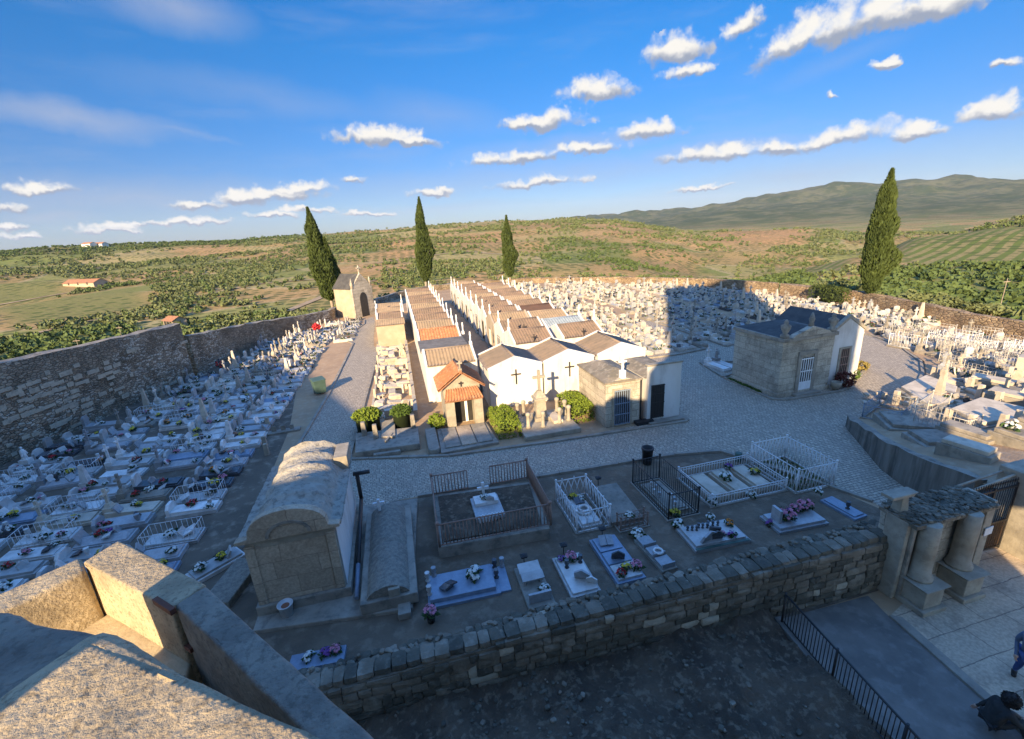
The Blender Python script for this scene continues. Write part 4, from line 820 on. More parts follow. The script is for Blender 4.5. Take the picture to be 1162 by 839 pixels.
# orange tiled chapel
t = thing('chapel', 'small chapel with bright orange tiled roof and porch on the front terrace', 'chapel', (3.45, 30.6, 0))
MB().yprism([(-1.25, 0), (1.25, 0), (1.25, 2.7), (0, 3.55), (-1.25, 2.7)], -1.1, 1.6).build('wall', m_granite_l, t)
r = MB()
for sg in (-1, 1): sheet(r, (sg * 1.6, -1.35, 2.52), (sg * 1.6, 1.8, 2.52), (0, -1.35, 3.68), (0, 1.8, 3.68), 0, .2, .045, rows=5, tile=True)
r.tube((0, -1.38, 3.74), (0, 1.8, 3.74), .11); r.build('roof', m_tile_o, t)
p = MB(); sheet(p, (-1.3, -2.05, 1.95), (1.3, -2.05, 1.95), (-1.05, -1.06, 2.5), (1.05, -1.06, 2.5), 0, .2, .045, rows=3, tile=True); p.build('porch_roof', m_tile_o, t)
for x in (-.95, .95): MB().box(x - .3, -1.95, 0, x + .3, -1.105, 1.9).build('pillar', m_granite_l, t, bevel=.02)
MB().box(-.62, -1.13, .05, .62, -1.09, 2.0).build('door', m_glassd, t)
MB().box(.1, -1.19, .06, .28, -1.135, 1.9).build('door_leaf', m_white, t)
MB().cross((0, -1.125, 2.62), .36, .34, .1, d=.03).build('wall_cross', m_iron, t)
c = MB(); c.box(-.12, -1.3, 3.72, .12, -1.1, 3.95).cross((0, -1.2, 3.95), .55, .36, .1); c.build('cross', m_granite_l, t)
t = thing('terrace', 'dark slab terrace with kerb in front of the orange tiled chapel', 'terrace', (3.2, 26.9, 0))
MB().prism([(-1.85, -1.85), (1.75, -1.65), (1.6, 1.6), (-1.75, 1.7)], 0, .18).build('base', m_granite, t, bevel=.03)
for i, (x0, x1) in enumerate(((-1.5, -.58), (-.5, .42), (.5, 1.42))): MB().box(x0, -1.4, .182, x1, 1.4, .26).build('slab', [m_oldstone, m_brownwall, m_oldstone][i], t, bevel=.02)
t = MB(); t.prism([(-.3, -1.6), (-.15, -1.8), (.2, -1.8), (.38, -1.6), (.38, 1.5), (-.3, 1.5)], 0, .35); tag(t.build('tomb_slab', m_oldstone, loc=(.95, 27.1, 0), bevel=.05), 'narrow rounded tan tomb slab beside the dark chapel terrace', 'tomb')

# cross monument
t = thing('monument', 'stone cross on a tall pedestal inside a low terrace, between two hedges', 'monument', (8.35, 27.4, 0))
MB().box(-1.75, -2.4, 0, 1.95, 1.2, .3).build('terrace', m_granite_l, t, bevel=.04)
p = MB(); p.box(-.5, -.5, .303, .5, .5, .55).frustum((0, 0), .36, .36, .552, 1.75, 0, .32, .32).frustum((0, 0), .46, .46, 1.752, 1.9).frustum((0, 0), .38, .38, 1.902, 2.35, 0, .14, .14); p.build('pedestal', m_granite_l, t, bevel=.02)
MB().cross((0, 0, 2.352), 1.4, .85, .17, axis='x').build('cross', m_granite_l, t, bevel=.02)
MB().box(.55, -1.2, .304, 1.2, .3, .5).build('slab', m_cream, t, bevel=.02)
for (x, y) in [(-1.2, -1.2), (-.25, -1.35), (.95, -1.15), (1.65, -1.0), (-1.4, .7), (-.9, .95), (1.4, .6), (1.75, .0)]:
    q = MB().lathe((x, y, .3), [(.17, 0), (.17, .1), (.12, .14), (.12, .85), (.17, .92), (.15, 1.05), (.05, 1.1)], 10); q.build('post', m_granite_l, t)
def hedge(name, label, c, size, m, seed, n=2600, ls=.075):
    rnd = random.Random(seed); mb = MB(); a, b, h = size
    mb.blob((0, 0, h * .45), (a * .42, b * .42, h * .42), rnd, 1, .06, 2)
    for i in range(n):
        u, v, w = rnd.uniform(-1, 1), rnd.uniform(-1, 1), rnd.uniform(0, 1); k = rnd.choice((0, 1, 2, 2, 2))
        if k == 0: u = math.copysign(rnd.uniform(.85, 1.03), u)
        elif k == 1: v = math.copysign(rnd.uniform(.85, 1.03), v)
        else: w = rnd.uniform(.86, 1.06)
        w2 = w - .12 * (abs(u) ** 4 + abs(v) ** 4) + .05 * math.sin(u * 5 + seed) * math.cos(v * 4)
        mb.leaf((u * a / 2, v * b / 2, max(.03, w2 * h)), ls * rnd.uniform(.6, 1.4), rnd, 0, .6)
    return tag(mb.build(name, [m, m_cypcore], loc=c), label, 'hedge')
hedge('hedge', 'bright yellow green trimmed hedge between the chapel terrace and the cross monument', (5.85, 27.4, 0), (1.5, 3.2, 1.15), m_hedge, 3)
hedge('hedge', 'bright green trimmed hedge between the cross monument and the pale stone tomb', (11.05, 27.9, 0), (1.6, 3.1, 1.25), m_hedge, 5)
def shrub(label, c, r, h, m, seed, n=420, name='shrub', spiky=False, ls=.12):
    rnd = random.Random(seed); t = thing(name, label, 'shrub', c); mb = MB()
    for i in range(n):
        d = Vector((rnd.gauss(0, 1), rnd.gauss(0, 1), rnd.gauss(0, 1))).normalized() * rnd.uniform(.45, 1.0) ** .5
        if spiky:
            d.z = abs(d.z); p0 = Vector((0, 0, .1 * h)); p1 = Vector((d.x * r, d.y * r, .15 * h + d.z * h * .85)); s = d.cross(Vector((0, 0, 1))).normalized() * .025
            mb.add([p0 + s, p0 - s, p1], [(0, 1, 2)], 0)
        else: mb.leaf((d.x * r, d.y * r, h * (.52 + .48 * d.z)), ls * rnd.uniform(.6, 1.3), rnd, 0, .5)
    mb.build('foliage', m, t); MB().tube((0, 0, 0), (0, 0, h * .5), .05, .03).build('stem', m_bark, t)
    return t
shrub('small yellow green shrub at the outer corner of the chapel terrace', (1.55, 29.2, 0), .6, 1.0, m_hedge, 7)
shrub('pale spiky plant beside the orange tiled chapel on the path side', (2.3, 28.9, 0), .5, .9, m_olive, 8, 160, spiky=True)
shrub('pale spiky plant between the orange tiled chapel and the hedge', (5.1, 29.3, 0), .6, .9, m_olive, 9, 160, spiky=True)
shrub('red leaved shrub in front of the white mausoleum with slate roof', (31.2, 24.95, 0), .7, 1.25, mat('red leaves', (.14, .03, .025), (.08, .03, .02), 8, .8, 0), 10, 380)
shrub('small green plant beside the lit white tomb wall', (33.1, 25.9, 0), .42, .9, m_hedge2, 11, 200)
shrub('yellowing low shrub at the corner kerb of the small white tomb', (35.6, 27.5, 0), .7, .75, mat('dry leaves', (.24, .17, .04), (.16, .14, .04), 6, .8, 0), 12, 300)
tag(MB().lathe((0, 0, 0), [(.2, 0), (.33, .35), (.36, .6), (.3, .62), (.27, .5)], 14).build('flower_pot', m_granite_l, loc=(30.15, 24.75, .05)), 'pale stone pot at the corner of the slate roofed white mausoleum', 'pot')

# old stone grave bed and its terrace
t = thing('terrace', 'weathered granite terrace with a carved cross slab at the end of the grave bed', 'terrace', (-1.7, 28.1, 0))
MB().prism([(-1.95, -1.55), (1.9, -1.75), (1.95, .9), (-2.1, 1.4)], 0, .42).build('base', m_granite, t, bevel=.06)
MB().prism([(-.9, -1.95), (.7, -2.0), (.7, -1.73), (-.9, -1.66)], 0, .25).build('step', m_granite, t, bevel=.04)
for x in (-1.5, -.75, 1.65): MB().frustum((x, .8 if x < -1 or x > 1 else .1), .16, .16, .42, 1.35, 0, .13, .13).build('post', m_granite, t, bevel=.03)
MB().box(-.42, -.1, .423, .45, 2.6, .5).build('slab', m_granite_l, t, bevel=.02)
MB().obox((.05, -.35, .5), (.14, 1.1, .12), R(-20)).obox((.08, -.25, .505), (.8, .14, .12), R(-20)).build('fallen_cross', m_granite_l, t, bevel=.02)
for i, (x, y, r_) in enumerate([(-3.0, 30.4, .95), (-.75, 30.2, .7)]):
    tub = thing('planter', ['large round planter', 'small round planter'][i] + ' with a clipped green bush behind the granite terrace', 'planter', (x, y, 0))
    MB().lathe((0, 0, 0), [(r_ * .8, 0), (r_ * .85, 1.0), (r_ * .95, 1.05), (r_ * .95, 1.15), (r_ * .8, 1.16)], 20).build('tub', m_cypcore, tub)
    rnd = random.Random(i); fb = MB()
    for k in range(900):
        d = Vector((rnd.gauss(0, 1), rnd.gauss(0, 1), abs(rnd.gauss(0, 1)))).normalized() * rnd.uniform(.7, 1.05); fb.leaf((d.x * r_ * 1.05, d.y * r_ * 1.05, 1.1 + d.z * .55), .11 * rnd.uniform(.6, 1.3), rnd, 0, .5)
    fb.build('foliage', m_hedge2 if i else m_hedge, tub)
kb = kerb_line([(-2.95, 31.5), (-2.55, 54)], .18, .25).merge(kerb_line([(.25, 31.2), (.35, 54)], .28, .7)); struct('kerb', kb, m_cream, bevel=.02)

# the pair of mausolea on the island
t = thing('mausoleum', 'large ashlar granite mausoleum with urns and a white grille door', 'mausoleum', (27.55, 27.35, 0), R(2))
MB().box(-2.3, -2.2, 0, 2.3, 2.3, 4.1).build('wall', m_ashlar, t, bevel=.02)
MB().box(-2.38, -2.28, 0, 2.38, 2.38, .35).build('plinth', m_ashlar, t, bevel=.03)
MB().box(-2.45, -2.36, 4.1, 2.45, 2.42, 4.38).build('cornice', m_granite, t, bevel=.05)
MB().yprism([(-1.7, 4.383), (1.7, 4.383), (1.5, 4.55), (0, 5.05), (-1.5, 4.55)], -2.4, -2.0).build('pediment', m_ashlar, t, bevel=.02)
MB().frustum((0, .1), 2.3, 2.2, 4.384, 4.85, 0, .3, .9).build('roof', m_slate, t)
for x in (-2.1, 2.1):
    for y in (-2.05,): MB().lathe((x, y, 4.38), [(.3, 0), (.3, .2), (.14, .3), (.3, .65), (.33, .85), (.12, 1.0), (.16, 1.1), (.05, 1.3)], 12).build('urn', m_granite, t)
MB().lathe((0, -2.15, 5.0), [(.2, 0), (.14, .25), (.2, .5), (.05, .95)], 10).build('finial', m_granite, t)
d = MB().box(-.55, -2.235, .25, .55, -2.19, 2.75).build('door', m_glassd, t); g = MB().box(-.55, -2.27, .26, .55, -2.237, .95)
for i in range(6): g.box(-.53 + i * .2, -2.262, .95, -.47 + i * .2, -2.237, 2.72)
for z in (1.7, 2.62): g.box(-.55, -2.282, z, .55, -2.264, z + .08)
g.build('grille', m_white, d)
f = MB(); f.box(-.85, -2.3, .2, -.555, -2.18, 2.95).box(.555, -2.3, .2, .85, -2.18, 2.95).box(-.85, -2.31, 2.953, .85, -2.18, 3.25); f.build('door_frame', m_granite, t, bevel=.015)
MB().box(-1.1, -2.75, 0, 1.1, -2.3, .2).build('step', m_kerb, t, bevel=.03)
t = thing('mausoleum', 'white granite mausoleum with dark slate roof joined to the ashlar one', 'mausoleum', (31.5, 28.1, 0), R(3))
MB().yprism([(-1.6, 0), (1.6, 0), (1.6, 4.0), (0, 5.05), (-1.6, 4.0)], -2.4, 2.6).build('wall', m_plaster, t)
r = MB()
for sg in (-1, 1): r.add([(sg * 1.72, -2.15, 3.97), (sg * 1.72, 2.7, 3.97), (0, 2.7, 5.12), (0, -2.15, 5.12), (sg * 1.72, -2.15, 4.05), (sg * 1.72, 2.7, 4.05), (0, 2.7, 5.2), (0, -2.15, 5.2)], [(0, 1, 2, 3), (4, 5, 6, 7), (0, 1, 5, 4), (1, 2, 6, 5), (2, 3, 7, 6), (3, 0, 4, 7)])
r.build('roof', m_slate, t)
MB().yprism([(-1.7, 3.98), (0, 5.04), (1.7, 3.98), (1.7, 4.2), (0, 5.32), (-1.7, 4.2)], -2.46, -2.16).build('gable_coping', m_granite_l, t, bevel=.02)
d = MB().box(-.42, -2.435, .4, .42, -2.39, 2.75).build('door', m_glassd, t); g = MB()
for i in range(5): g.box(-.4 + i * .185, -2.465, .4, -.35 + i * .185, -2.437, 2.75)
for z in (.9, 1.5, 2.1): g.box(-.42, -2.48, z, .42, -2.467, z + .07)
g.build('grille', m_rust, d)
f = MB(); f.box(-.6, -2.46, .2, -.425, -2.39, 2.9).box(.425, -2.46, .2, .6, -2.39, 2.9).box(-.425, -2.46, 2.753, .425, -2.39, 2.9); f.build('door_frame', m_granite_l, t)
mausoleum((34.2, 29.2, 0), R(180), 2.2, 3.6, 3.1, 3.6, m_plaster, m_tile_t, 'small sunlit white tomb house at the end of the island, orange tan roof', cross=m_white, amp=.02)
hedge('hedge', 'dark green grass strip along the shaded side of the ashlar mausoleum', (24.98, 28, 0), (.35, 3.4, .18), m_hedge2, 15, 700, .06)

# far chapel by the boundary wall
t = thing('chapel', 'tall grey chapel with pinnacles standing at the end of the cobbled path', 'chapel', (-6.85, 79.2, 0), R(45))
MB().yprism([(-1.9, 0), (1.9, 0), (1.9, 4.6), (0, 6.6), (-1.9, 4.6)], -2.0, 2.2).build('wall', m_plaster_b, t)
MB().yprism([(-2.05, 0), (2.05, 0), (2.05, 4.7), (0, 6.9), (-2.05, 4.7)], -2.3, -2.003).build('front_wall', m_ashlar, t, bevel=.03)
r = MB()
for sg in (-1, 1): r.add([(sg * 2.05, -2.0, 4.55), (sg * 2.05, 2.3, 4.55), (0, 2.3, 6.7), (0, -2.0, 6.7), (sg * 2.05, -2.0, 4.65), (sg * 2.05, 2.3, 4.65), (0, 2.3, 6.8), (0, -2.0, 6.8)], [(0, 1, 2, 3), (4, 5, 6, 7), (0, 1, 5, 4), (1, 2, 6, 5), (2, 3, 7, 6), (3, 0, 4, 7)])
r.build('roof', m_slate, t)
dd = [(-.75, 0), (.75, 0), (.75, 2.8)] + [(.75 * math.cos(a), 2.8 + 1.1 * math.sin(a)) for a in np.linspace(.3, math.pi - .3, 7)] + [(-.75, 2.8)]
MB().yprism(dd, -2.33, -2.29).build('door', m_glassd, t)
for x in (-1.85, 1.85): MB().lathe((x, -2.15, 4.75), [(.22, 0), (.22, .4), (.28, .45), (.05, 1.5)], 8).build('pinnacle', m_ashlar, t)
MB().cross((0, -2.15, 6.85), 1.3, .8, .17).build('cross', m_ashlar, t)

# ------------------------------------------------------------------ barrel vaulted tomb house and the long tomb beside it
t = thing('tomb_house', 'barrel vaulted stone tomb house with brown stained front and lichened roof', 'tomb house', (-4.65, 17.9, 0))
MB().box(-1.62, -2.95, .0, 1.62, 2.7, .55).build('plinth', m_granite, t, bevel=.05)
MB().box(-1.48, -2.8, .553, 1.44, 2.6, 3.2).build('wall', m_granite_l, t, bevel=.02)
MB().box(-1.2, -2.83, .56, 1.1, -2.79, 2.85).build('front_panel', m_brownwall, t)
for x in (-1.36, 1.27): MB().box(x - .15, -2.88, .56, x + .16, -2.76, 3.0).build('pilaster', m_brownwall, t, bevel=.02)
prof = [(-1.72, 3.2), (1.66, 3.2), (1.66, 3.32), (1.36, 3.36)] + [(1.3 * math.cos(a), 3.34 + .92 * math.sin(a) ** .8) for a in np.linspace(.02, math.pi - .02, 13)] + [(-1.36, 3.36), (-1.72, 3.32)]
MB().yprism(prof, -2.98, -2.68).build('pediment', m_brownwall, t, bevel=.02)
ar = MB()
for k in range(10):
    a0, a1 = math.pi * k / 10, math.pi * (k + 1) / 10
    ar.add([(r_ * math.cos(a), y, 3.3 + r_ * .72 * math.sin(a)) for y in (-3.03, -2.99) for r_ in (.62, .74) for a in (a0, a1)], [(0, 1, 3, 2), (4, 6, 7, 5), (2, 3, 7, 6), (0, 4, 5, 1)], 0)
ar.build('arch_moulding', m_granite, t)
rv = MB(); rnd = random.Random(2); vs = []; NY, NX = 44, 26
for i in range(NY + 1):
    y = -2.66 + 5.3 * i / NY; rib = .15 * max(0, math.cos(i * math.pi / 4.4)) ** 2
    for j in range(NX + 1):
        a = math.pi * j / NX; x = -1.72 * math.cos(a) * (1.0); s = math.sin(a)
        z = 3.24 + (.78 * max(0, 1 - (x / 1.3) ** 2) ** .55 if abs(x) < 1.3 else 0) * 1.0 + rib * (abs(x) < 1.25) + rnd.uniform(-.045, .045); vs.append((x, y, z))
n = NX + 1; rv.add(vs, [(i * n + j, i * n + j + 1, (i + 1) * n + j + 1, (i + 1) * n + j) for i in range(NY) for j in range(NX)], 0, True)
rv.box(-1.72, -2.66, 3.1, 1.66, 2.64, 3.22); rv.build('vault', m_vault, t)
MB().box(1.1, 1.2, 3.2, 1.66, 2.62, 3.85).build('corner_block', m_granite_l, t, bevel=.03)
MB().box(1.45, -2.7, .56, 1.475, 2.5, 3.1).build('side_render', m_plaster, t)
t = thing('terrace', 'wide granite terrace carrying the vaulted tomb house and the long tomb', 'terrace', (-3.4, 17.3, 0))
MB().prism([(-2.9, -2.95), (2.5, -3.65), (3.1, 3.4), (-2.8, 3.9)], -.2, .16).build('base', m_granite, t, bevel=.04)
MB().box(2.0, -3.95, 0, 2.45, -3.3, .28).build('step', m_granite, t, bevel=.04)
t = thing('long_tomb', 'long low coffin shaped tomb with cracked lichened lid beside the tomb house', 'tomb', (-1.7, 16.6, .16))
MB().box(-.95, -2.75, 0, 1.05, 2.9, .45).build('base', m_granite, t, bevel=.04)
v = MB(); vs = []; NX, NY = 14, 50
for i in range(NY + 1):
    for j in range(NX + 1):
        u = j / NX; x = -.72 + 1.5 * u; y = -2.6 + 5.3 * i / NY; z = .46 + .42 * math.sin(math.pi * u) ** .7 + rnd.uniform(-.015, .015) - (.06 if i in (24, 25) else 0); vs.append((x, y, z))
n = NX + 1; v.add(vs, [(i * n + j, i * n + j + 1, (i + 1) * n + j + 1, (i + 1) * n + j) for i in range(NY) for j in range(NX)], 0, True)
for i in (0, NY): v.add([vs[i * n + j] for j in range(n)], [tuple(range(n))], 0)
v.build('lid', m_lichen_d, t)
MB().cross((-.3, 2.35, .8), .6, .5, .11).build('cross', m_white, t)
MB().box(.05, -2.72, .46, .45, -2.5, .78).build('headstone', m_granite_l, t, bevel=.02)
dp = MB(); dp.tube((-2.88, 20.3, 2.3), (-2.88, 20.3, .9), .09).tube((-2.88, 20.3, .95), (-2.86, 16.2, .5), .09).tube((-2.86, 16.2, .5), (-2.84, 14.6, .3), .085, m=1).tube((-3.05, 20.3, 2.3), (-2.3, 20.3, 2.3), .1)
tag(dp.build('drain_pipe', [m_iron, m_bluep]), 'dark drain pipe with a pale end lying between tomb house and long tomb', 'pipe')
t = thing('bucket', 'white plastic bucket filled with reddish earth in front of the tomb house', 'bucket', (-5.25, 14.75, .16))
MB().lathe((0, 0, 0), [(.19, 0), (.25, .45), (.27, .45), (.27, .48), (.235, .48), (.225, .4)], 20).build('body', m_paper, t)
MB().lathe((0, 0, .38), [(.225, 0), (.1, .03), (.01, .035)], 16).build('soil', m_pot, t)
m_gate = mat('dark rusted sheet', (.09, .055, .035), (.05, .035, .027), 3, .8, .3, 14)
# ------------------------------------------------------------------ gate, pillars, railing
t = thing('gateway', 'ruined granite gateway with two thick engaged columns on pedestals', 'gateway', (16.4, 9.3, 0))
MB().box(-1.2, -.12, -.2, 2.3, .8, 3.05).build('wall', m_ashlar, t, bevel=.04)
MB().box(-1.38, -.2, 0, -1.203, .5, 3.03).build('pilaster', m_granite_l, t, bevel=.04)
MB().box(-1.2, -.3, .0, -1.07, -.123, 3.03).build('pilaster', m_granite, t, bevel=.03)
MB().box(2.02, -.3, 0, 2.4, .6, 3.12).build('jamb', m_granite_l, t, bevel=.04)
for x in (-.72, 1.05):
    MB().box(x - .5, -1.1, 0, x + .5, -.125, .18).box(x - .39, -.99, .183, x + .39, -.125, .84).frustum((x, -.55), .39, .43, .843, .97, 0, .53, .54).build('pedestal', m_granite_l, t, bevel=.03)
    MB().lathe((x, -.42, .97), [(.38, 0), (.38, .09), (.32, .13), (.33, .2), (.285, .24), (.285, .95), (.29, .955), (.285, 1.5), (.275, 2.08)], 24).build('column', m_granite_l, t)
rnd = random.Random(8); rm = MB()
for i in range(620): rm.rock((rnd.uniform(-1.3, 2.25), rnd.uniform(-.4, .8), 3.06 + rnd.uniform(-.03, .06)), (rnd.uniform(.08, .24), rnd.uniform(.08, .2), rnd.uniform(.05, .1)), rnd, rnd.uniform(0, 3), rnd.choice((0, 2, 2, 2)), .2, 6)
rm.box(-1.36, -.45, 2.94, 2.26, .78, 3.07); rm.build('rubble_top', [m_wstone, m_wstone2, m_wstone3], t)
fn = MB(); fn.frustum((-1.0, .4), .19, .17, 3.05, 3.62, 0, .13, .13).frustum((-1.0, .4), .17, .15, 3.62, 3.78, 0, .44, .2).box(-1.84, .08, 3.782, -.92, .5, 3.9); fn.build('broken_finial', m_granite_l, t, bevel=.03)
MB().obox((2.28, -.33, 1.95), (.42, .025, .3), R(4)).build('notice', m_paper, t)
t = thing('gate', 'tall rusty iron gate leaf with upright bars between the gateway and the lit pillar', 'gate', (19.95, 9.75, 0))
fr = MB(); b = MB()
for z in (.12, 1.3, 2.75): fr.box(-1.15, -.03, z, 1.2, .03, z + .07)
for x in (-1.15, 0, 1.14): fr.box(x, -.035, .05, x + .07, .035, 2.9)
for i in range(19): b.tube((-1.08 + i * .122, 0, .1), (-1.08 + i * .122, 0, 3.0), .016, n=5); b.lathe((-1.08 + i * .122, 0, 3.0), [(.016, 0), (.035, .03), (.004, .14)], 5)
fr.build('frame', m_iron, t); b.build('bars', m_iron, t); MB().box(-1.1, -.005, .19, 1.15, .005, 1.3).build('panel', m_gate, t)
tag(MB().tube((18.6, 9.75, 3.02), (22.5, 10.0, 3.16), .05).tube((18.6, 10.15, 3.0), (22.5, 10.35, 3.1), .045).build('gate_beam', m_granite_l), 'pale double rail spanning the opening above the rusty gate', 'beam')
t = thing('gate_pillar', 'sunlit yellowish pillar and wall on the far side of the rusty gate', 'pillar', (21.9, 9.6, 0))
MB().box(-.75, -1.0, -.1, .75, .8, 3.3).build('shaft', m_granite_l, t, bevel=.06)
MB().box(.752, -.5, -.1, 8, .5, 2.2).build('wall', m_granite_l, t, bevel=.04)
MB().tube((-.4, -1.03, .5), (-.1, -1.05, .5), .03).tube((-.1, -1.05, .42), (.05, -1.1, .6), .03).build('bracket', m_rust, t)
t = thing('railing', 'black iron railing along the kerb between the bare earth and the ramp', 'railing', (0, 0, 0))
A = Vector((10.72, 9.3, .05)); B = Vector((10.0, 3.2, .05)); d = B - A; bars = MB(); rl = MB()
for z in (.2, 1.22): rl.tube(A + Vector((0, 0, z)), B + Vector((0, 0, z)), .024 if z < 1 else .032, n=6)
n = 52
for i in range(n + 1):
    p = A + d * (i / n); bars.tube(p + Vector((0, 0, .2)), p + Vector((0, 0, 1.22)), .013, n=5)
rl.build('rails', m_iron, t); bars.build('bars', m_iron, t)
for f in (0, .33, .66, 1): p = A + d * f; MB().tube(p, p + Vector((0, 0, 1.3)), .035, n=8).build('post', m_iron, t)
struct('kerb', MB().prism([(10.6, 9.5), (10.9, 9.5), (10.18, 3), (9.82, 3)], -.3, .2), m_conc, bevel=.03)

# ------------------------------------------------------------------ people
def skin_body(name, J, E, mats, parent, rad, sub=2):
    me = bpy.data.meshes.new(name); me.from_pydata([tuple(q * K for q in p) for p in J], E, []); me.materials.append(mats)
    o = bpy.data.objects.new(name, me); COL.objects.link(o); o.parent = parent
    s = o.modifiers.new('skin', 'SKIN'); s.use_smooth_shade = True
    for i, r_ in enumerate(rad):
        me.skin_vertices[0].data[i].radius = ((r_[0] if isinstance(r_, tuple) else r_) * K, (r_[1] if isinstance(r_, tuple) else r_) * K)
    me.skin_vertices[0].data[0].use_root = True
    u = o.modifiers.new('sub', 'SUBSURF'); u.levels = sub; u.render_levels = sub
    return o
def person(label, loc, rz, J, scale, mats, top_r=1.0):
    """J: joints dict in metres; one skinned body, clothes and hair as children"""
    t = thing('person', label, 'person', loc, rz); q = 1 / K
    P = {k: Vector(v) * scale * q for k, v in J.items()}; s = scale * q
    names = ['hip', 'belly', 'chest', 'neck', 'head0', 'head1', 'ls', 'le', 'lw', 'lf', 'rs', 're', 'rw', 'rf', 'lh', 'lk', 'la', 'lt', 'rh', 'rk', 'ra', 'rt']
    P['head0'] = P['neck'].lerp(P['head'], .45)
    P['head1'] = P['head']
    P['lf'] = P['lw'] + (P['lw'] - P['le']).normalized() * .09 * s; P['rf'] = P['rw'] + (P['rw'] - P['re']).normalized() * .09 * s
    ix = {k: i for i, k in enumerate(names)}
    E = [('hip', 'belly'), ('belly', 'chest'), ('chest', 'neck'), ('neck', 'head0'), ('head0', 'head1'), ('chest', 'ls'), ('ls', 'le'), ('le', 'lw'), ('lw', 'lf'), ('chest', 'rs'), ('rs', 're'), ('re', 'rw'), ('rw', 'rf'), ('hip', 'lh'), ('lh', 'lk'), ('lk', 'la'), ('la', 'lt'), ('hip', 'rh'), ('rh', 'rk'), ('rk', 'ra'), ('ra', 'rt')]
    rad = {'hip': (.15, .11), 'belly': (.14, .10), 'chest': (.16, .11), 'neck': .055, 'head0': .085, 'head1': .095, 'ls': .062, 'le': .045, 'lw': .032, 'lf': .034, 'lh': .085, 'lk': .06, 'la': .042, 'lt': .04}
    for k in ('s', 'e', 'w', 'f', 'h', 'k', 'a', 't'): rad['r' + k] = rad['l' + k]
    mk = lambda ns, nm, m, k: skin_body(nm, [P[a] for a in ns], [(ns.index(a), ns.index(b)) for a, b in E if a in ns and b in ns], m, t, [tuple(v * s * k for v in rad[a]) if isinstance(rad[a], tuple) else rad[a] * s * k for a in ns])
    mk(names, 'body', mats[1], 1)
    q_ = MB(); q_.blob(P['head'], (.105 * s, .112 * s, .128 * s), random.Random(2), 0, .01, 2); q_.tube(P['neck'] - (P['head'] - P['neck']) * .2, P['head'], .062 * s, .07 * s, 10); q_.build('head', mats[0], t)
    mk(['belly', 'chest', 'hip', 'ls', 'le', 'rs', 're'] + (['lw', 'rw'] if mats[5] else []), 'jacket' if mats[5] else 'shirt', mats[1], 1.3 * top_r)
    mk(['hip', 'lh', 'lk', 'la', 'rh', 'rk', 'ra'], 'trousers', mats[2], 1.2)
    for a, b in (('la', 'lt'), ('ra', 'rt')):
        f = MB(); f.tube(P[a] - Vector((0, 0, .03 * s)), P[b], .055 * s, .045 * s, 10); f.blob(P[b], .05 * s, random.Random(1), 0, .02, 2); f.build('shoe', mats[3], t)
    hd = (P['head'] - P['neck']).normalized(); c = P['head'] + hd * .02 * s + Vector((0, .025 * s, 0)); rnd = random.Random(3); h = MB(); h.blob(c, (.105 * s * mats[6], .115 * s * mats[6], .12 * s * mats[6]), rnd, 0, .05, 2)
    for i in range(260):
        v = Vector((rnd.gauss(0, 1), rnd.gauss(0, 1) + .3, rnd.gauss(0, 1) + .4)).normalized(); h.leaf(c + v * .112 * s * mats[6], .03 * s, rnd)
    h.build('hair', mats[4], t)
    fc = MB(); nn = P['head'] + Vector((0, -.105 * s, -.02 * s)); fc.blob(nn, (.016 * s, .024 * s, .03 * s), rnd, 0, .02, 2); fc.build('nose', mats[0], t)
    for sx in (-1, 1):
        MB().blob(P['head'] + Vector((sx * .095 * s, 0, -.01 * s)), (.018 * s, .03 * s, .04 * s), rnd, 0, .02, 2).build('ear', mats[0], t)
        MB().blob(P['head'] + Vector((sx * .036 * s, -.088 * s, .012 * s)), .013 * s, rnd, 0, 0, 2).build('eye', m_hair, t)
    MB().blob(P['head'] + Vector((0, -.092 * s, -.055 * s)), (.028 * s, .01 * s, .008 * s), rnd, 0, 0, 2).build('mouth', m_pot, t)
    for w, f, e in (('lw', 'lf', 1), ('rw', 'rf', -1)):
        hb = MB(); dv = (P[f] - P[w]).normalized(); sd_ = dv.orthogonal().normalized(); hb.blob(P[f], .042 * s, rnd, 0, .05, 2)
        for i in range(4):
            o_ = sd_ * (i - 1.5) * .02 * s; a = P[f] + dv * .03 * s + o_; b = a + dv * (.045 + .008 * (i in (1, 2))) * s; cN = b + (dv * .6 + dv.cross(sd_) * .8 * e) * .03 * s
            hb.tube(a, b, .0095 * s, .009 * s, 6).tube(b, cN, .009 * s, .007 * s, 6)
        a = P[f] + sd_ * .035 * s; hb.tube(a, a + (dv * .6 + sd_ * .8) * .05 * s, .011 * s, .008 * s, 6); hb.build('hand', mats[0], t)
    return t
walk = dict(hip=(0, 0, .95), belly=(0, -.01, 1.1), chest=(0, -.03, 1.32), neck=(0, -.03, 1.5), head=(0, -.05, 1.64), ls=(.19, -.03, 1.42), le=(.25, .06, 1.14), lw=(.24, -.05, .9), rs=(-.19, -.03, 1.42), re=(-.25, .04, 1.14), rw=(-.23, -.12, .93),
            lh=(.1, 0, .9), lk=(.1, -.16, .5), la=(.1, -.22, .09), lt=(.11, -.38, .05), rh=(-.1, 0, .9), rk=(-.1, .05, .5), ra=(-.1, .3, .14), rt=(-.1, .2, .04))
person('person in blue shirt and jeans walking across the sunless paving', (15.3, 5.8, .012), R(-60), walk, 1.0, [m_skin, m_shirt, m_denim, m_coat, m_hair, False, 1.0])
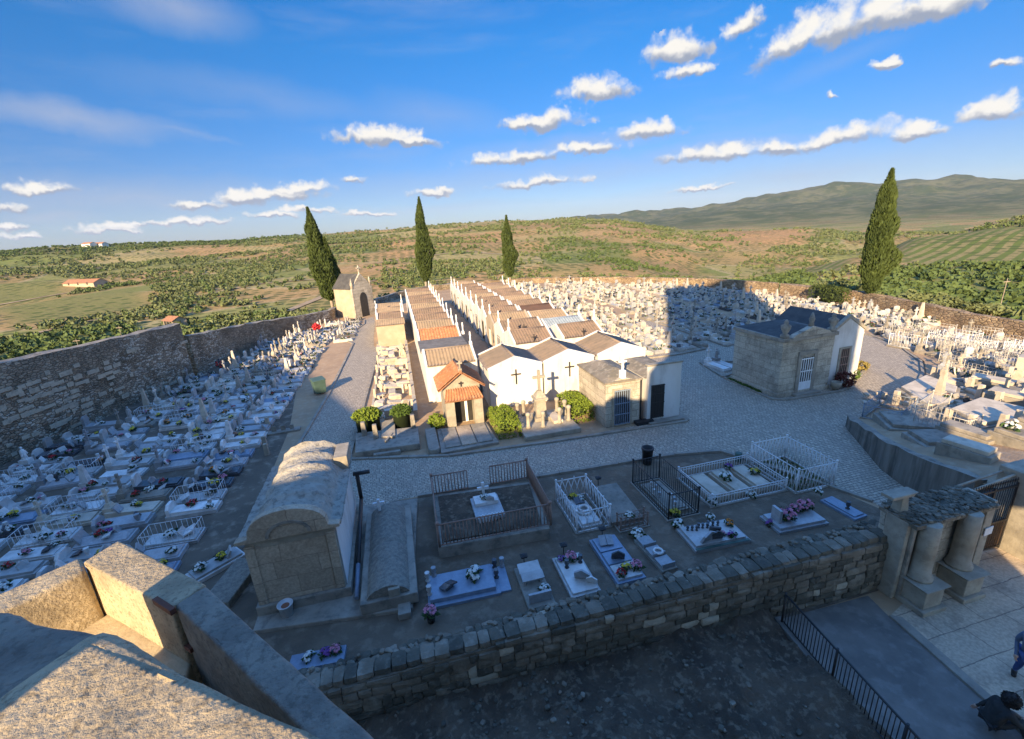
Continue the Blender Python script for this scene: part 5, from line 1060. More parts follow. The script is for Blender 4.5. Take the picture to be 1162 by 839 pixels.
sit = dict(hip=(0, .05, .24), belly=(0, .03, .38), chest=(0, -.06, .58), neck=(0, -.13, .74), head=(0, -.2, .86), ls=(.19, -.08, .66), le=(.31, -.1, .42), lw=(.36, .05, .2), rs=(-.19, -.08, .66), re=(-.27, -.26, .46), rw=(-.1, -.42, .42),
           lh=(.1, 0, .2), lk=(.17, -.4, .34), la=(.17, -.72, .1), lt=(.18, -.9, .06), rh=(-.1, 0, .2), rk=(-.15, -.38, .4), ra=(-.13, -.5, .08), rt=(-.13, -.66, .05))
person('person in dark clothes with bushy black hair sitting on the ramp kerb', (13.2, 5.2, .10), R(62), sit, .95, [m_skin, m_coat, m_iron, m_iron, m_hair, True, 1.5], 1.12)

# ------------------------------------------------------------------ grave railings
def cage(label, x0, y0, x1, y1, h, m, style='bars', z0=0, gap=None, group=None, sp=.14, rr=.012, rot=0, pr=.024, name='grave_railing', cat='railing', base=True, posts=True):
    c = ((x0 + x1) / 2, (y0 + y1) / 2); t = thing(name, label, cat, (c[0], c[1], z0), rot, group); a, b = (x1 - x0) / 2, (y1 - y0) / 2
    cs = [(-a, -b), (a, -b), (a, b), (-a, b)]; rails = MB(); bars = MB()
    for k in range(4):
        p = Vector((*cs[k], 0)); q = Vector((*cs[(k + 1) % 4], 0)); L_ = (q - p).length; n = max(2, int(L_ / sp))
        segs = [(0, 1)]
        if gap and k == gap[0]: segs = [(0, gap[1]), (gap[2], 1)]
        for (u0, u1) in segs:
            A_, B_ = p.lerp(q, u0), p.lerp(q, u1)
            for z in (.08, h) if style != 'frame' else (.05, h): rails.tube(A_ + Vector((0, 0, z)), B_ + Vector((0, 0, z)), pr * .8, n=5)
            if style == 'low': rails.tube(A_ + Vector((0, 0, h * .8)), B_ + Vector((0, 0, h * .8)), pr * .6, n=5)
            m_ = max(1, int((B_ - A_).length / sp))
            for i in range(m_ + 1):
                w = A_.lerp(B_, i / m_)
                if style in ('bars', 'low', 'frame'): bars.tube(w + Vector((0, 0, .05)), w + Vector((0, 0, h + (.0 if style != 'spike' else .1))), rr, n=4)
                elif style == 'lattice' and i < m_:
                    w2 = A_.lerp(B_, (i + 1) / m_); bars.tube(w + Vector((0, 0, .08)), w2 + Vector((0, 0, h)), rr, n=4).tube(w2 + Vector((0, 0, .08)), w + Vector((0, 0, h)), rr, n=4)
                    if i % 2 == 0: bars.tube(w + Vector((0, 0, h)), w + Vector((0, 0, h + .12)), rr, n=4)
                elif style == 'scroll':
                    bars.tube(w + Vector((0, 0, .05)), w + Vector((0, 0, h)), rr, n=4)
                    if i < m_:
                        w2 = A_.lerp(B_, (i + .5) / m_); d_ = (B_ - A_).normalized() * sp * .42; cz = h * .6
                        pp = [w2 + d_ * math.cos(an) + Vector((0, 0, cz + sp * .7 * math.sin(an))) for an in np.linspace(0, 6.28, 9)]
                        for e, f in zip(pp, pp[1:]): bars.tube(e, f, rr * .8, n=4)
    if base:
        mb = MB(); w = .09
        mb.box(-a - w, -b - w, -.05, a + w, -b + w, .06).box(-a - w, b - w, -.05, a + w, b + w, .06).box(-a - w, -b + w, -.05, -a + w, b - w, .06).box(a - w, -b + w, -.05, a + w, b - w, .06); mb.build('kerb', m_oldstone, t, bevel=.01)
    rails.build('rails', m, t); bars.build('bars', m, t)
    if posts:
        for p in cs: q = MB(); q.tube((p[0], p[1], 0), (p[0], p[1], h + .04), pr * 1.3, n=6); q.blob((p[0], p[1], h + .08), pr * 2, random.Random(1), 0, 0, 2); q.build('post', m, t)
    return t
# ------------------------------------------------------------------ flowers, plaques, vases: templates shared by all graves
def bouquet(col, seed, r=.16, n=24, leaf=True):
    rnd = random.Random(seed); mb = MB()
    for i in range(n):
        a = rnd.uniform(0, 6.28); q = r * rnd.uniform(.1, 1) ** .6; z = .1 + .12 * (1 - (q / r) ** 2) + rnd.uniform(-.03, .04); s = rnd.uniform(.028, .05); c = Vector((q * math.cos(a), q * math.sin(a), z)); up = Vector((math.cos(a) * q / r, math.sin(a) * q / r, 1)).normalized(); e1 = up.orthogonal().normalized(); e2 = up.cross(e1)
        for ring, (rr, lift, m_) in enumerate(((1.0, .15, 6), (.6, .55, 5))):
            for j in range(m_):
                an = 6.283 * j / m_ + rnd.uniform(-.3, .3) + ring; d = e1 * math.cos(an) + e2 * math.sin(an); sd2 = up.cross(d); mb.add([c, c + (d * .6 + sd2 * .38 + up * lift * .5) * s * rr, c + (d * 1.1 + up * lift) * s * rr, c + (d * .6 - sd2 * .38 + up * lift * .5) * s * rr], [(0, 1, 2, 3)], 0)
    if leaf:
        for i in range(34):
            a = rnd.uniform(0, 6.28); q = r * rnd.uniform(.3, 1.25); mb.leaf((q * math.cos(a), q * math.sin(a), rnd.uniform(.02, .14)), rnd.uniform(.05, .09), rnd, 1, .3)
        mb.lathe((0, 0, 0), [(.06, 0), (.08, .09), (.03, .1)], 8, 2)
    return mb
BQ = {c: [bouquet(c, 10 * i + k).mesh('flower_bunch', [m_fl[c], m_leaf, m_greym]) for k in range(3)] for i, c in enumerate(FLC)}
def plaque_mb(kind, w=.34, h=.26):
    mb = MB()
    if kind == 0: mb.obox((0, 0, h * .42), (.05, w, h), 0, 0, 0, R(-28)).box(.02, -w * .3, 0, .1, w * .3, .05)
    elif kind == 1: mb.obox((0, -w * .26, .09), (.28, w * .5, .035), 0, 0, R(9), R(-22)).obox((0, w * .26, .09), (.28, w * .5, .035), 0, 0, R(-9), R(-22)).box(-.08, -.1, 0, .06, .1, .07)
    elif kind == 2: mb.add([(-.03, -w / 2, 0), (.03, -w / 2, 0), (.03, w / 2, 0), (-.03, w / 2, 0), (-.12, -w / 2, h * .8), (-.07, -w / 2, h * .8), (-.07, w / 2, h * .8), (-.12, w / 2, h * .8), (-.12, 0, h * 1.15), (-.07, 0, h * 1.15)], [(0, 3, 2, 1), (0, 1, 5, 4), (2, 3, 7, 6), (1, 2, 6, 9, 5), (3, 0, 4, 8, 7), (4, 5, 9, 8), (6, 7, 8, 9)])
    else: mb.lathe((0, 0, 0), [(.07, 0), (.07, .02), (.03, .05), (.075, .16), (.055, .24), (.07, .27)], 10)
    return mb
PLM = {'white': m_marble, 'grey': m_greym, 'dark': m_darkm}
PLN = ['tilted memorial plaque', 'open book plaque', 'pointed memorial plaque', 'stone vase']
PQ = {(k, c): plaque_mb(k).mesh('memorial_plaque' if k < 3 else 'vase', [PLM[c]]) for k in range(4) for c in PLM}

# ------------------------------------------------------------------ graves of the plot behind the wall
def slab_parts(t, L_, W_, m, h0=.14, h1=.1, tilt=0):
    MB().box(-L_ / 2, -W_ / 2, -.05, L_ / 2, W_ / 2, h0).build('base', m, t, bevel=.015)
    mb = MB(); a, b = L_ / 2 - .1, W_ / 2 - .09; mb.add([(-a, -b, h0 + .002), (a, -b, h0 + .002), (a, b, h0 + .002), (-a, b, h0 + .002), (-a, -b, h0 + h1 + tilt), (a, -b, h0 + h1), (a, b, h0 + h1), (-a, b, h0 + h1 + tilt)], [(0, 3, 2, 1), (4, 5, 6, 7), (0, 1, 5, 4), (1, 2, 6, 5), (2, 3, 7, 6), (3, 0, 4, 7)]); mb.build('slab', m, t, bevel=.012)
def on(kind, col, label, loc, rz=0, sc=1.0, cat=None, group=None):
    o = put('flower_bunch' if kind == 'b' else ('memorial_plaque' if kind[1] < 3 else 'vase'), BQ[col][int(loc[0] * 7) % 3] if kind == 'b' else PQ[(kind[1], col)], label, cat or ('flowers' if kind == 'b' else 'plaque' if kind[1] < 3 else 'vase'), loc, rz, group)
    o.scale = (sc, sc, sc); return o
# polished blue slab
t = thing('grave', 'polished blue grey granite grave slab with a white flower ball', 'grave', (1.18, 14.22, 0), R(-2))
MB().box(-1.5, -.78, -.05, 1.15, .78, .12).build('base', m_bluem, t, bevel=.015); MB().box(-1.42, -.62, .122, 1.0, .62, .3).build('slab', m_bluem, t, bevel=.02); MB().box(1.152, -.7, -.05, 1.55, .62, .09).build('side_plate', m_bluem, t, bevel=.015)
on('b', 'white', 'round bunch of white flowers on the polished blue slab', (1.5, 14.3, .3), 0, 1.9)
on(('p', 1), 'dark', 'dark open book plaque on the polished blue slab', (.45, 14.05, .3), R(-60), 1.6)
for i, (x, y) in enumerate([(-.25, 14.65), (0, 14.85), (2.35, 14.75), (2.3, 14.2), (2.65, 14.75), (-.25, 13.95)]):
    on(('p', 3), ['white', 'grey', 'dark', 'dark', 'grey', 'white'][i], ['white vase at the far corner of the polished blue slab', 'grey vase just inside the far edge of the polished blue slab', 'dark vase at the far end beside the blue side plate', 'dark vase at the middle of the blue side plate', 'grey vase standing on the blue side plate', 'white vase at the near corner of the polished blue slab'][i], (x, y, .3 if x < 2.3 else .12), 0, 1.4)
# benches of the small weathered grave
t = thing('grave', 'narrow weathered grave with two pale raised tablets and a small arched plate', 'grave', (3.55, 13.4, 0))
MB().box(-.5, -1.05, -.05, .5, 1.05, .12).build('base', m_oldstone, t, bevel=.02); MB().obox((0, .6, .42), (.84, .42, .06), 0, 0, R(18)).box(-.36, .5, .12, -.28, .7, .36).box(.28, .5, .12, .36, .7, .36).build('tablet', m_marble, t)
MB().obox((0, .12, .42), (.84, .36, .06), 0, 0, R(14)).box(-.36, .05, .12, -.28, .25, .38).box(.28, .05, .12, .36, .25, .38).build('tablet', m_marble, t)
MB().box(-.42, -.85, .122, .42, -.75, .5).build('plate', m_greym, t, bevel=.02)
on('b', 'white', 'small pale flower bunch on the narrow weathered grave', (3.85, 13.0, .12), 0, 1.2)
t = thing('grave', 'cream white marble grave with pink flowers and a standing grey plaque', 'grave', (5.22, 13.42, 0), R(90))
slab_parts(t, 2.15, 1.15, m_marble, .14, .08)
on('b', 'pink', 'pink flower bunch on the cream white marble grave', (5.3, 14.1, .22), 0, 1.5); on(('p', 2), 'grey', 'grey pointed plaque standing on the cream white marble grave', (5.35, 13.05, .22), R(60), 1.7)
on(('p', 3), 'dark', 'dark vase beside the pink flowers toward the gate side', (5.6, 13.85, .22), 0, 1.3); on(('p', 3), 'dark', 'dark vase beside the pink flowers toward the long tomb side', (5.0, 13.75, .22), 0, 1.3); on('b', 'purple', 'dark purple flowers at the far corner of the cream white marble grave', (4.95, 14.2, .22), 0, .9); on(('p', 2), 'white', 'white pointed plaque near the lower end of the cream marble grave', (5.6, 12.75, .22), R(60), 1.2)
t = thing('grave', 'pale blue marble grave divided in frames with flowers at the lower end', 'grave', (7.05, 13.7, 0), R(90))
MB().box(-1.3, -.58, -.05, 1.3, .58, .18).build('base', m_bluem, t, bevel=.015)
for x0, x1 in ((-1.2, -.45), (-.38, .3), (.37, 1.2)): MB().box(x0, -.48, .182, x1, .48, .27).build('panel', m_marble if x0 < -1 else m_bluem, t, bevel=.012)
on(('p', 2), 'dark', 'dark pointed plaque in the middle frame of the pale blue grave', (7.05, 13.55, .27), R(70), 1.5); on(('p', 1), 'grey', 'grey open book in the far frame of the pale blue grave', (7.0, 14.5, .27), R(80), 1.6)
on('b', 'yellow', 'yellow flower bunch at the lower end of the pale blue grave', (7.1, 12.95, .27), 0, 1.1); on('b', 'pink', 'pink flower bunch at the lower corner of the pale blue grave', (7.45, 12.85, .27), 0, 1.4); on('b', 'red', 'red flower bunch at the lower end of the pale blue grave', (6.75, 12.7, .27), 0, 1.1)
t = thing('grave', 'narrow grey grave in three stepped frames near the lattice cage', 'grave', (8.65, 13.5, 0), R(93))
MB().box(-1.0, -.34, -.05, 1.0, .34, .14).build('base', m_oldstone, t, bevel=.02)
for x0, x1 in ((-.92, -.36), (-.3, .26), (.32, .92)): MB().box(x0, -.28, .142, x1, .28, .26).box(x0, -.28, .262, x0 + .06, .28, .36).build('panel', m_greym, t, bevel=.01)
wr = MB(); pp = [(.17 * math.cos(a), .17 * math.sin(a), .06) for a in np.linspace(0, 6.2832, 17)]
for a, b in zip(pp, pp[1:]): wr.tube(a, b, .05, n=6)
tag(wr.build('wreath', m_marble, loc=(8.7, 13.35, .26)), 'white ring wreath on the narrow grey stepped grave', 'wreath'); on('b', 'white', 'white and green flower bunch at the far end of the narrow grey grave', (8.55, 14.7, .05), 0, 1.7)
t = thing('grave', 'white marble grave crowded with small vases and green trimmed front', 'grave', (11.5, 13.75, 0), R(-3))
MB().box(-1.25, -.75, -.05, 1.25, .75, .13).build('base', m_marble, t, bevel=.015); MB().box(-1.2, -.745, .132, 1.2, -.62, .15).build('front_strip', m_greenp, t); MB().box(-1.12, -.58, .132, 1.12, .65, .22).build('slab', m_marble, t, bevel=.015)
rnd = random.Random(5)
for i in range(9):
    o = on(('p', 3), 'dark', 'small dark vase in the row at the back of the crowded white grave', (10.6 + .17 * i + rnd.uniform(-.03, .03), 14.2 - .06 * (i % 3), .22), 0, .85, group='small dark vases on the crowded white grave')
on(('p', 2), 'grey', 'larger grey plaque at the near corner of the crowded white grave', (10.95, 13.4, .22), R(100), 1.9); on(('p', 2), 'dark', 'dark plaque beside the grey one on the crowded white grave', (11.35, 13.4, .22), R(80), 1.6); on(('p', 0), 'dark', 'dark tilted plaque at the middle of the crowded white grave', (11.6, 13.75, .22), R(60), 1.3)
on('b', 'orange', 'orange pink flower bunch on the crowded white grave', (12.45, 13.95, .22), 0, 1.1); on('b', 'white', 'white flower bunch at the far end of the crowded white grave', (12.1, 14.7, .1), 0, 1.2); on('b', 'purple', 'dark flower bunch at the near side of the crowded white grave', (12.05, 13.3, .22), 0, 1.1); on('b', 'pink', 'small pink flower bunch in the middle of the crowded white grave', (11.75, 13.5, .22), 0, .8)
on('b', 'white', 'white flower bunch by the lower corner of the black railing', (10.55, 14.75, .02), 0, 1.6); on('b', 'yellow', 'yellow green flower bunch inside the lower corner of the black railing', (10.85, 15.5, .02), 0, 1.5)
t = thing('grave', 'dark grey granite grave with pink blossoms and a pale standing stone', 'grave', (15.35, 13.5, 0), R(-3))
slab_parts(t, 2.4, 1.2, m_greym, .12, .12); MB().box(-.95, -.25, .24, -.82, .25, .85).build('headstone', m_greym, t, bevel=.02)
on('b', 'pink', 'large pink blossom bunch beside the pale standing stone on dark granite', (14.95, 13.45, .24), 0, 2.2); on('b', 'pink', 'pink blossom bunch at the middle of the dark granite grave', (15.75, 13.75, .24), 0, 1.7); on('b', 'pink', 'pink blossom bunch at the outer end of the dark granite grave', (16.25, 13.8, .24), 0, 2.0); on('b', 'purple', 'dark flower bunch between the pink blossoms on the dark granite grave', (15.4, 13.8, .24), 0, 1.0)
on('b', 'purple', 'dark flowers on the ground beside the pale standing stone', (14.25, 13.6, .02), 0, 1.2)
t = thing('grave', 'plain pale blue grave slab at the edge of the plot near the gateway', 'grave', (18.0, 13.5, 0), R(95))
slab_parts(t, 1.6, .75, m_bluem, .12, .06); on(('p', 3), 'dark', 'dark vase standing on the plain pale blue slab', (18.0, 13.3, .18), 0, 1.3)
on('b', 'white', 'pale flowers on a spike beside the plain pale blue slab', (17.75, 14.55, .3), 0, 1.1)
t = thing('grave', 'dull grey sloping grave slab between the white lattice cage and the black railing', 'grave', (8.65, 16.95, 0), R(88))
mb = MB(); mb.add([(-1.3, -.75, 0), (1.35, -.68, 0), (1.35, .68, 0), (-1.3, .75, 0), (-1.3, -.75, .22), (1.35, -.68, .42), (1.35, .68, .42), (-1.3, .75, .22)], [(0, 3, 2, 1), (4, 5, 6, 7), (0, 1, 5, 4), (1, 2, 6, 5), (2, 3, 7, 6), (3, 0, 4, 7)]); mb.build('slab', m_oldstone, t, bevel=.03)
cage('short grey iron fence with scrolls at the lower end of the dull sloping slab', 8.05, 15.25, 9.35, 15.6, .65, m_rust, 'scroll', sp=.2)
on('b', 'white', 'pale flower bunch hung on the short grey scroll fence', (8.5, 15.35, .62), 0, 1.1)
t = thing('grave', 'pale grave slab with scattered flowers at the corner behind the wall', 'grave', (-3.95, 12.55, 0), R(-4))
MB().box(-.85, -.3, -.05, .85, .3, .15).build('base', m_bluem, t, bevel=.015)
for i, (c, x) in enumerate([('white', -4.2), ('purple', -3.7), ('pink', -3.4)]): on('b', c, f'{c} flower bunch on the pale corner slab behind the wall', (x, 12.6, .15), 0, 1.1)
tp = thing('flower_pot', 'pot of pink flowers standing alone on the dirt near the wall', 'pot', (-.3, 13.0, 0)); MB().lathe((0, 0, 0), [(.13, 0), (.18, .4), (.19, .42), (.15, .42)], 14).build('pot', m_darkm, tp)
on('b', 'pink', 'pink flowers in the lone pot near the wall', (-.3, 13.0, .32), 0, 1.5)
# rusty enclosure
t = thing('grave', 'raised stone platform grave inside the large rusty railing', 'grave', (2.72, 18.05, 0))
MB().prism([(-2.42, -1.95), (2.3, -2.25), (2.75, 1.55), (-2.3, 2.05)], -.05, .55).build('base', m_granite, t, bevel=.04)
MB().prism([(-2.15, -1.7), (2.05, -1.95), (2.45, 1.3), (-2.05, 1.75)], .552, .6).build('earth', m_darkdirt, t)
MB().box(-.62, -.95, .6, .68, .75, .78).build('slab', m_greym, t, bevel=.02); MB().box(-.5, -.05, .783, .58, .62, .95).build('tablet', m_marble, t, bevel=.02)
for i in range(6): pass
fb = MB()
for i in range(8): fb.box(-.5 + i * .14, -1.02, .6, -.45 + i * .14, -.97, 1.0)
fb.box(-.52, -1.03, .9, .56, -.965, .95); fb.build('white_rail', m_white, t)
MB().cross((.05, .85, .6), .85, .55, .12).build('cross', m_marble, t)
on('b', 'white', 'small white flowers on the tablet inside the rusty railing', (2.7, 18.35, .95), 0, 1.1); on(('p', 2), 'white', 'white plaque on the tablet inside the rusty railing', (2.95, 18.1, .95), R(70), 1.1)
cage('large rusty iron railing with an open gate around the raised platform grave', .42, 16.05, 5.2, 20.0, 1.05, m_rust, 'bars', z0=.55, gap=(2, .40, .64), sp=.145, rr=.023, pr=.04, rot=R(-1.5), base=False)
# white lattice cage
cage('small white lattice cage around a flowered grave', 6.25, 15.75, 7.8, 18.4, 1.05, m_white, 'lattice', sp=.30, rr=.02, pr=.03)
t = thing('grave', 'white slab under flowers inside the small white lattice cage', 'grave', (7.02, 17.0, 0), R(90)); slab_parts(t, 2.2, 1.0, m_marble, .12, .1)
wr = MB()
for R_, z in ((.34, .05), (.22, .12)):
    pp = [(R_ * math.cos(a), R_ * math.sin(a), z) for a in np.linspace(0, 6.2832, 17)]
    for a, b in zip(pp, pp[1:]): wr.tube(a, b, .06, n=6)
tag(wr.build('wreath', m_marble, loc=(7.05, 16.9, .22)), 'large white wreath on the slab inside the white lattice cage', 'wreath')
on('b', 'yellow', 'yellow green flowers at the far end inside the white lattice cage', (6.95, 18.0, .22), 0, 1.2); on('b', 'white', 'white flowers at the far end inside the white lattice cage', (7.25, 17.75, .22), 0, 1.1); on(('p', 1), 'dark', 'dark blue plaque below the far flowers inside the white lattice cage', (7.1, 17.6, .22), R(90), 1.3)
cage('black iron railing with tall corner posts around a dark grave', 10.4, 15.3, 11.9, 18.5, 1.3, m_iron, 'bars', sp=.16, rr=.014, pr=.03)
t = thing('grave', 'dark earth grave inside the black railing', 'grave', (11.15, 16.9, 0), R(90)); slab_parts(t, 2.5, 1.1, m_oldstone, .12, .06)
rnd = random.Random(12)
for i in range(7): on(('p', 3), ['white', 'grey'][i % 2], 'small pale vase on the dark grave inside the black railing', (11.15 + rnd.uniform(-.4, .4), 15.9 + i * .3, .18), 0, 1.0, group='vases inside the black railing')
cage('low white railing around three raised grave slabs', 12.75, 15.5, 16.85, 18.1, 0.62, m_white, 'low', sp=.15, rr=.019, pr=.03)
for i, x in enumerate((13.55, 14.75, 15.95)):
    t = thing('grave', ['raised grey grave slab on the black railing side within the low white railing', 'middle raised grave slab with white flowers within the low white railing', 'raised grave slab with yellow flowers within the low white railing'][i], 'grave', (x, 16.8, 0), R(90)); slab_parts(t, 2.0, .92, m_cream, .22, .12)
on('b', 'white', 'large white flower bunch on the middle slab in the low white railing', (14.6, 16.9, .34), 0, 1.9); on('b', 'yellow', 'yellow flower bunch on the outer slab in the low white railing', (16.2, 16.8, .34), 0, 1.4); on('b', 'purple', 'dark flower bunch at the far corner in the low white railing', (15.4, 17.7, .34), 0, 1.2); on('b', 'white', 'white bunch at the near corner inside the low white railing', (13.0, 15.75, .05), 0, 1.6); on('b', 'white', 'white bunch at the middle of the near side of the low white railing', (15.0, 15.6, .05), 0, 1.4)
cage('tall white railing enclosing a bare grassy grave at the road corner', 17.1, 15.15, 19.3, 18.1, 1.25, m_white, 'lattice', sp=.22, rr=.019, pr=.03)
gr = MB(); rnd = random.Random(2)
for i in range(500): gr.leaf((rnd.uniform(17.2, 19.2), rnd.uniform(15.3, 18), .06), rnd.uniform(.05, .14), rnd, 0, 1)
struct('grass', gr, m_olive, 'stuff')
t = thing('bin', 'black round litter bin standing at the edge of the cobbled road', 'bin', (12.12, 20.05, 0))
MB().lathe((0, 0, 0), [(.24, 0), (.3, .85), (.33, .86), (.33, .98), (.27, .98), (.25, .6)], 22).build('body', m_black, t); MB().lathe((0, 0, .3), [(.285, 0), (.295, .05), (.285, .06)], 20).build('band', m_iron, t)
tag(MB().lathe((0, 0, 0), [(.16, 0), (.18, .5), (.12, .52)], 14).build('canister', m_greenp, loc=(16.75, 18.6, 0)), 'small dark green canister at the far corner of the low white railing', 'canister')
for i, (x, y, s) in enumerate([(3.52, 14.6, 'narrow weathered grave'), (5.23, 14.72, 'cream white marble grave'), (7.14, 15.15, 'pale blue framed grave'), (8.68, 18.9, 'dull grey sloping slab')]):
    t = thing('grave_lamp', 'small dark lantern on a spike at the far end of the ' + s, 'lamp', (x, y, 0), 0, 'small lanterns at the heads of the graves')
    MB().tube((0, 0, 0), (0, 0, .42), .02, n=6).build('spike', m_iron, t); MB().box(-.12, -.09, .42, .12, .09, .5).frustum((0, 0), .15, .12, .502, .56, 0, .05, .04).build('lantern', m_iron, t)
t = thing('green_bin', 'pale green wheeled bin standing on the dirt beside the cobbled path', 'bin', (-7.45, 40.2, 0), R(25)); b = MB(); b.frustum((0, 0), .42, .36, .12, 1.25, 0, .5, .46); b.build('body', m_greenp, t, bevel=.03); MB().obox((0, .02, 1.3), (1.06, .98, .08), 0, 0, R(6)).build('lid', m_greenp, t, bevel=.02)
for x in (-.36, .36): MB().tube((x - .04, .36, .12), (x + .04, .36, .12), .12, n=12).build('wheel', m_black, t)
# ------------------------------------------------------------------ grave templates for the big burial fields
SM = {'white marble': m_marble, 'grey granite': m_greym, 'dark granite': m_darkm, 'blue grey': m_bluem, 'cream stone': m_cream, 'weathered stone': m_oldstone}
HEADN = {'cross': 'cross', 'stele': 'round headed', 'plate': 'low headed', 'obelisk': 'obelisk', 'book': 'open book', 'statue': 'statue', 'fence': 'railed', 'plain': 'plain'}
def head_mb(kind, rnd):
    mb = MB(); x = -1.0
    if kind == 'cross': mb.box(x - .2, -.26, 0, x + .2, .26, .42).frustum((x, 0), .15, .2, .42, .62, 0, .1, .12).cross((x, 0, .62), rnd.uniform(.7, 1.0), .56, .12, axis='y')
    elif kind == 'stele':
        w = rnd.uniform(.3, .38); h = rnd.uniform(.6, .85); pr = [(-w, 0), (w, 0), (w, h)] + [(w * math.cos(a), h + w * .6 * math.sin(a)) for a in np.linspace(.3, math.pi - .3, 6)] + [(-w, h)]; mb.xprism(pr, x - .08, x + .08)
    elif kind == 'plate': mb.xprism([(-.42, 0), (.42, 0), (.42, .35), (.2, .55), (-.2, .55), (-.42, .35)], x - .08, x + .08)
    elif kind == 'obelisk': mb.box(x - .25, -.25, 0, x + .25, .25, .4).frustum((x, 0), .19, .19, .4, rnd.uniform(1.3, 1.9), 0, .08, .08)
    elif kind == 'book': mb.obox((x + .1, 0, .3), (.1, .7, .5), 0, 0, 0, R(-25)).box(x - .05, -.3, 0, x + .3, .3, .1)
    elif kind == 'statue':
        mb.box(x - .25, -.25, 0, x + .25, .25, .45).lathe((x, 0, .45), [(.17, 0), (.14, .25), (.15, .45), (.12, .62), (.05, .68)], 9); mb.blob((x, 0, 1.22), .09, rnd, 0, .03, 1); mb.obox((x + .06, .17, .85), (.06, .1, .3), 0, 0, R(25)).obox((x + .06, -.17, .85), (.06, .1, .3), 0, 0, R(-25))
    return mb
def fence_mb():
    mb = MB(); a, b, h = 1.1, .5, .75; cs = [(-a, -b), (a, -b), (a, b), (-a, b)]
    for k in range(4):
        p = Vector((*cs[k], 0)); q = Vector((*cs[(k + 1) % 4], 0)); n = int((q - p).length / .22)
        for z in (.15, h): mb.tube(p + Vector((0, 0, z)), q + Vector((0, 0, z)), .018, n=4)
        for i in range(n): w = p.lerp(q, i / n); mb.tube(w, w + Vector((0, 0, h)), .012, n=3)
    return mb
TEMPL = []
_spec = [('white marble', 'cross'), ('white marble', 'stele'), ('white marble', 'plate'), ('white marble', 'obelisk'), ('white marble', 'book'), ('grey granite', 'stele'), ('grey granite', 'plate'), ('grey granite', 'cross'), ('dark granite', 'stele'), ('dark granite', 'plate'),
         ('blue grey', 'plate'), ('cream stone', 'cross'), ('cream stone', 'obelisk'), ('weathered stone', 'cross'), ('white marble', 'statue'), ('white marble', 'fence'), ('grey granite', 'book'), ('white marble', 'plain'), ('white marble', 'cross'), ('white marble', 'stele')]
for k, (sm, hd) in enumerate(_spec):
    rnd = random.Random(100 + k); L2, W2 = 1.15, rnd.uniform(.42, .5); hb = rnd.uniform(.12, .24)
    base = MB().box(-L2, -W2, -.1, L2, W2, hb); slab = MB(); a, b = L2 - .1, W2 - .07; tl = rnd.uniform(.05, .16); hs_ = rnd.uniform(.05, .12)
    if k % 3 == 1: slab.add([(-a, -b, hb), (a, -b, hb), (a, b, hb), (-a, b, hb), (-a, -b, hb + .05), (a, -b, hb + .05), (a, b, hb + .05), (-a, b, hb + .05), (-a + .12, 0, hb + .26), (a - .12, 0, hb + .2)], [(0, 3, 2, 1), (0, 1, 5, 4), (1, 2, 6, 5), (2, 3, 7, 6), (3, 0, 4, 7), (4, 5, 9, 8), (6, 7, 8, 9), (5, 6, 9), (7, 4, 8)])
    else: slab.add([(-a, -b, hb), (a, -b, hb), (a, b, hb), (-a, b, hb), (-a, -b, hb + hs_ + tl), (a, -b, hb + hs_), (a, b, hb + hs_), (-a, b, hb + hs_ + tl)], [(0, 3, 2, 1), (4, 5, 6, 7), (0, 1, 5, 4), (1, 2, 6, 5), (2, 3, 7, 6), (3, 0, 4, 7)])
    head = head_mb(hd, rnd).moved((0, 0, hb)) if hd not in ('fence', 'plain') else (fence_mb() if hd == 'fence' else None)
    ztop = lambda x: hb + hs_ + tl * (a - x) / (2 * a) + (.08 if k % 3 == 1 else 0)
    parts = [('base', base, m_oldstone if sm == 'weathered stone' else SM[sm]), ('slab', slab, SM[sm])]
    if head: parts.append(('railing' if hd == 'fence' else 'headstone', head, m_white if hd == 'fence' else (m_marble if sm in ('dark granite', 'blue grey') else SM[sm])))
    meshes = [(n, mb.mesh(n, [m], .012 if n != 'railing' and k % 2 == 0 else 0)) for n, mb, m in parts]
    # one-mesh version with its plaques, vases and flowers fixed to it, for graves too small to show parts
    J = MB(); mats = [m_marble_w if sm == 'white marble' else SM[sm], m_marble_w, m_greym, m_fl['white'], m_fl['yellow'], m_fl['pink'], m_fl['red'], m_leaf, m_darkm]
    J.merge(base).merge(slab)
    if head: J.merge(head, {0: 1 if sm in ('dark granite', 'blue grey') or hd == 'fence' else 0})
    for i in range(rnd.choice((2, 3, 3, 4))):
        px, py = rnd.uniform(-.7, .9), rnd.uniform(-.28, .28); J.merge(plaque_mb(rnd.randrange(4), .36, .3).moved((px, py, ztop(px)), rnd.uniform(-.5, .5), 1.15), {0: rnd.choice((1, 1, 1, 2, 8))})
    for i in range(rnd.choice((1, 1, 2, 3))):
        px, py = rnd.uniform(-.8, .9), rnd.uniform(-.3, .3); B_ = bouquet('x', 900 + k * 5 + i, .16, 7).moved((px, py, ztop(px)), 0, 1.15); J.merge(B_, {0: rnd.choice((3, 3, 4, 5, 3, 6, 3)), 1: 7, 2: 1})
    TEMPL.append(dict(slab=sm, head=hd, parts=meshes, joined=J, jmesh=J.mesh('grave', mats), jmats=mats, ztop=ztop))
JM = TEMPL[0]['jmats']
def plant_grave(x, y, rz, k, label, group, parts, z=0):
    T = TEMPL[k]
    if parts:
        t = thing('grave', label, 'grave', (x, y, z), rz, group)
        for n, m in T['parts']: link(n, m, t)
        return t
    return put('grave', T['jmesh'], label, 'grave', (x, y, z), rz, group)
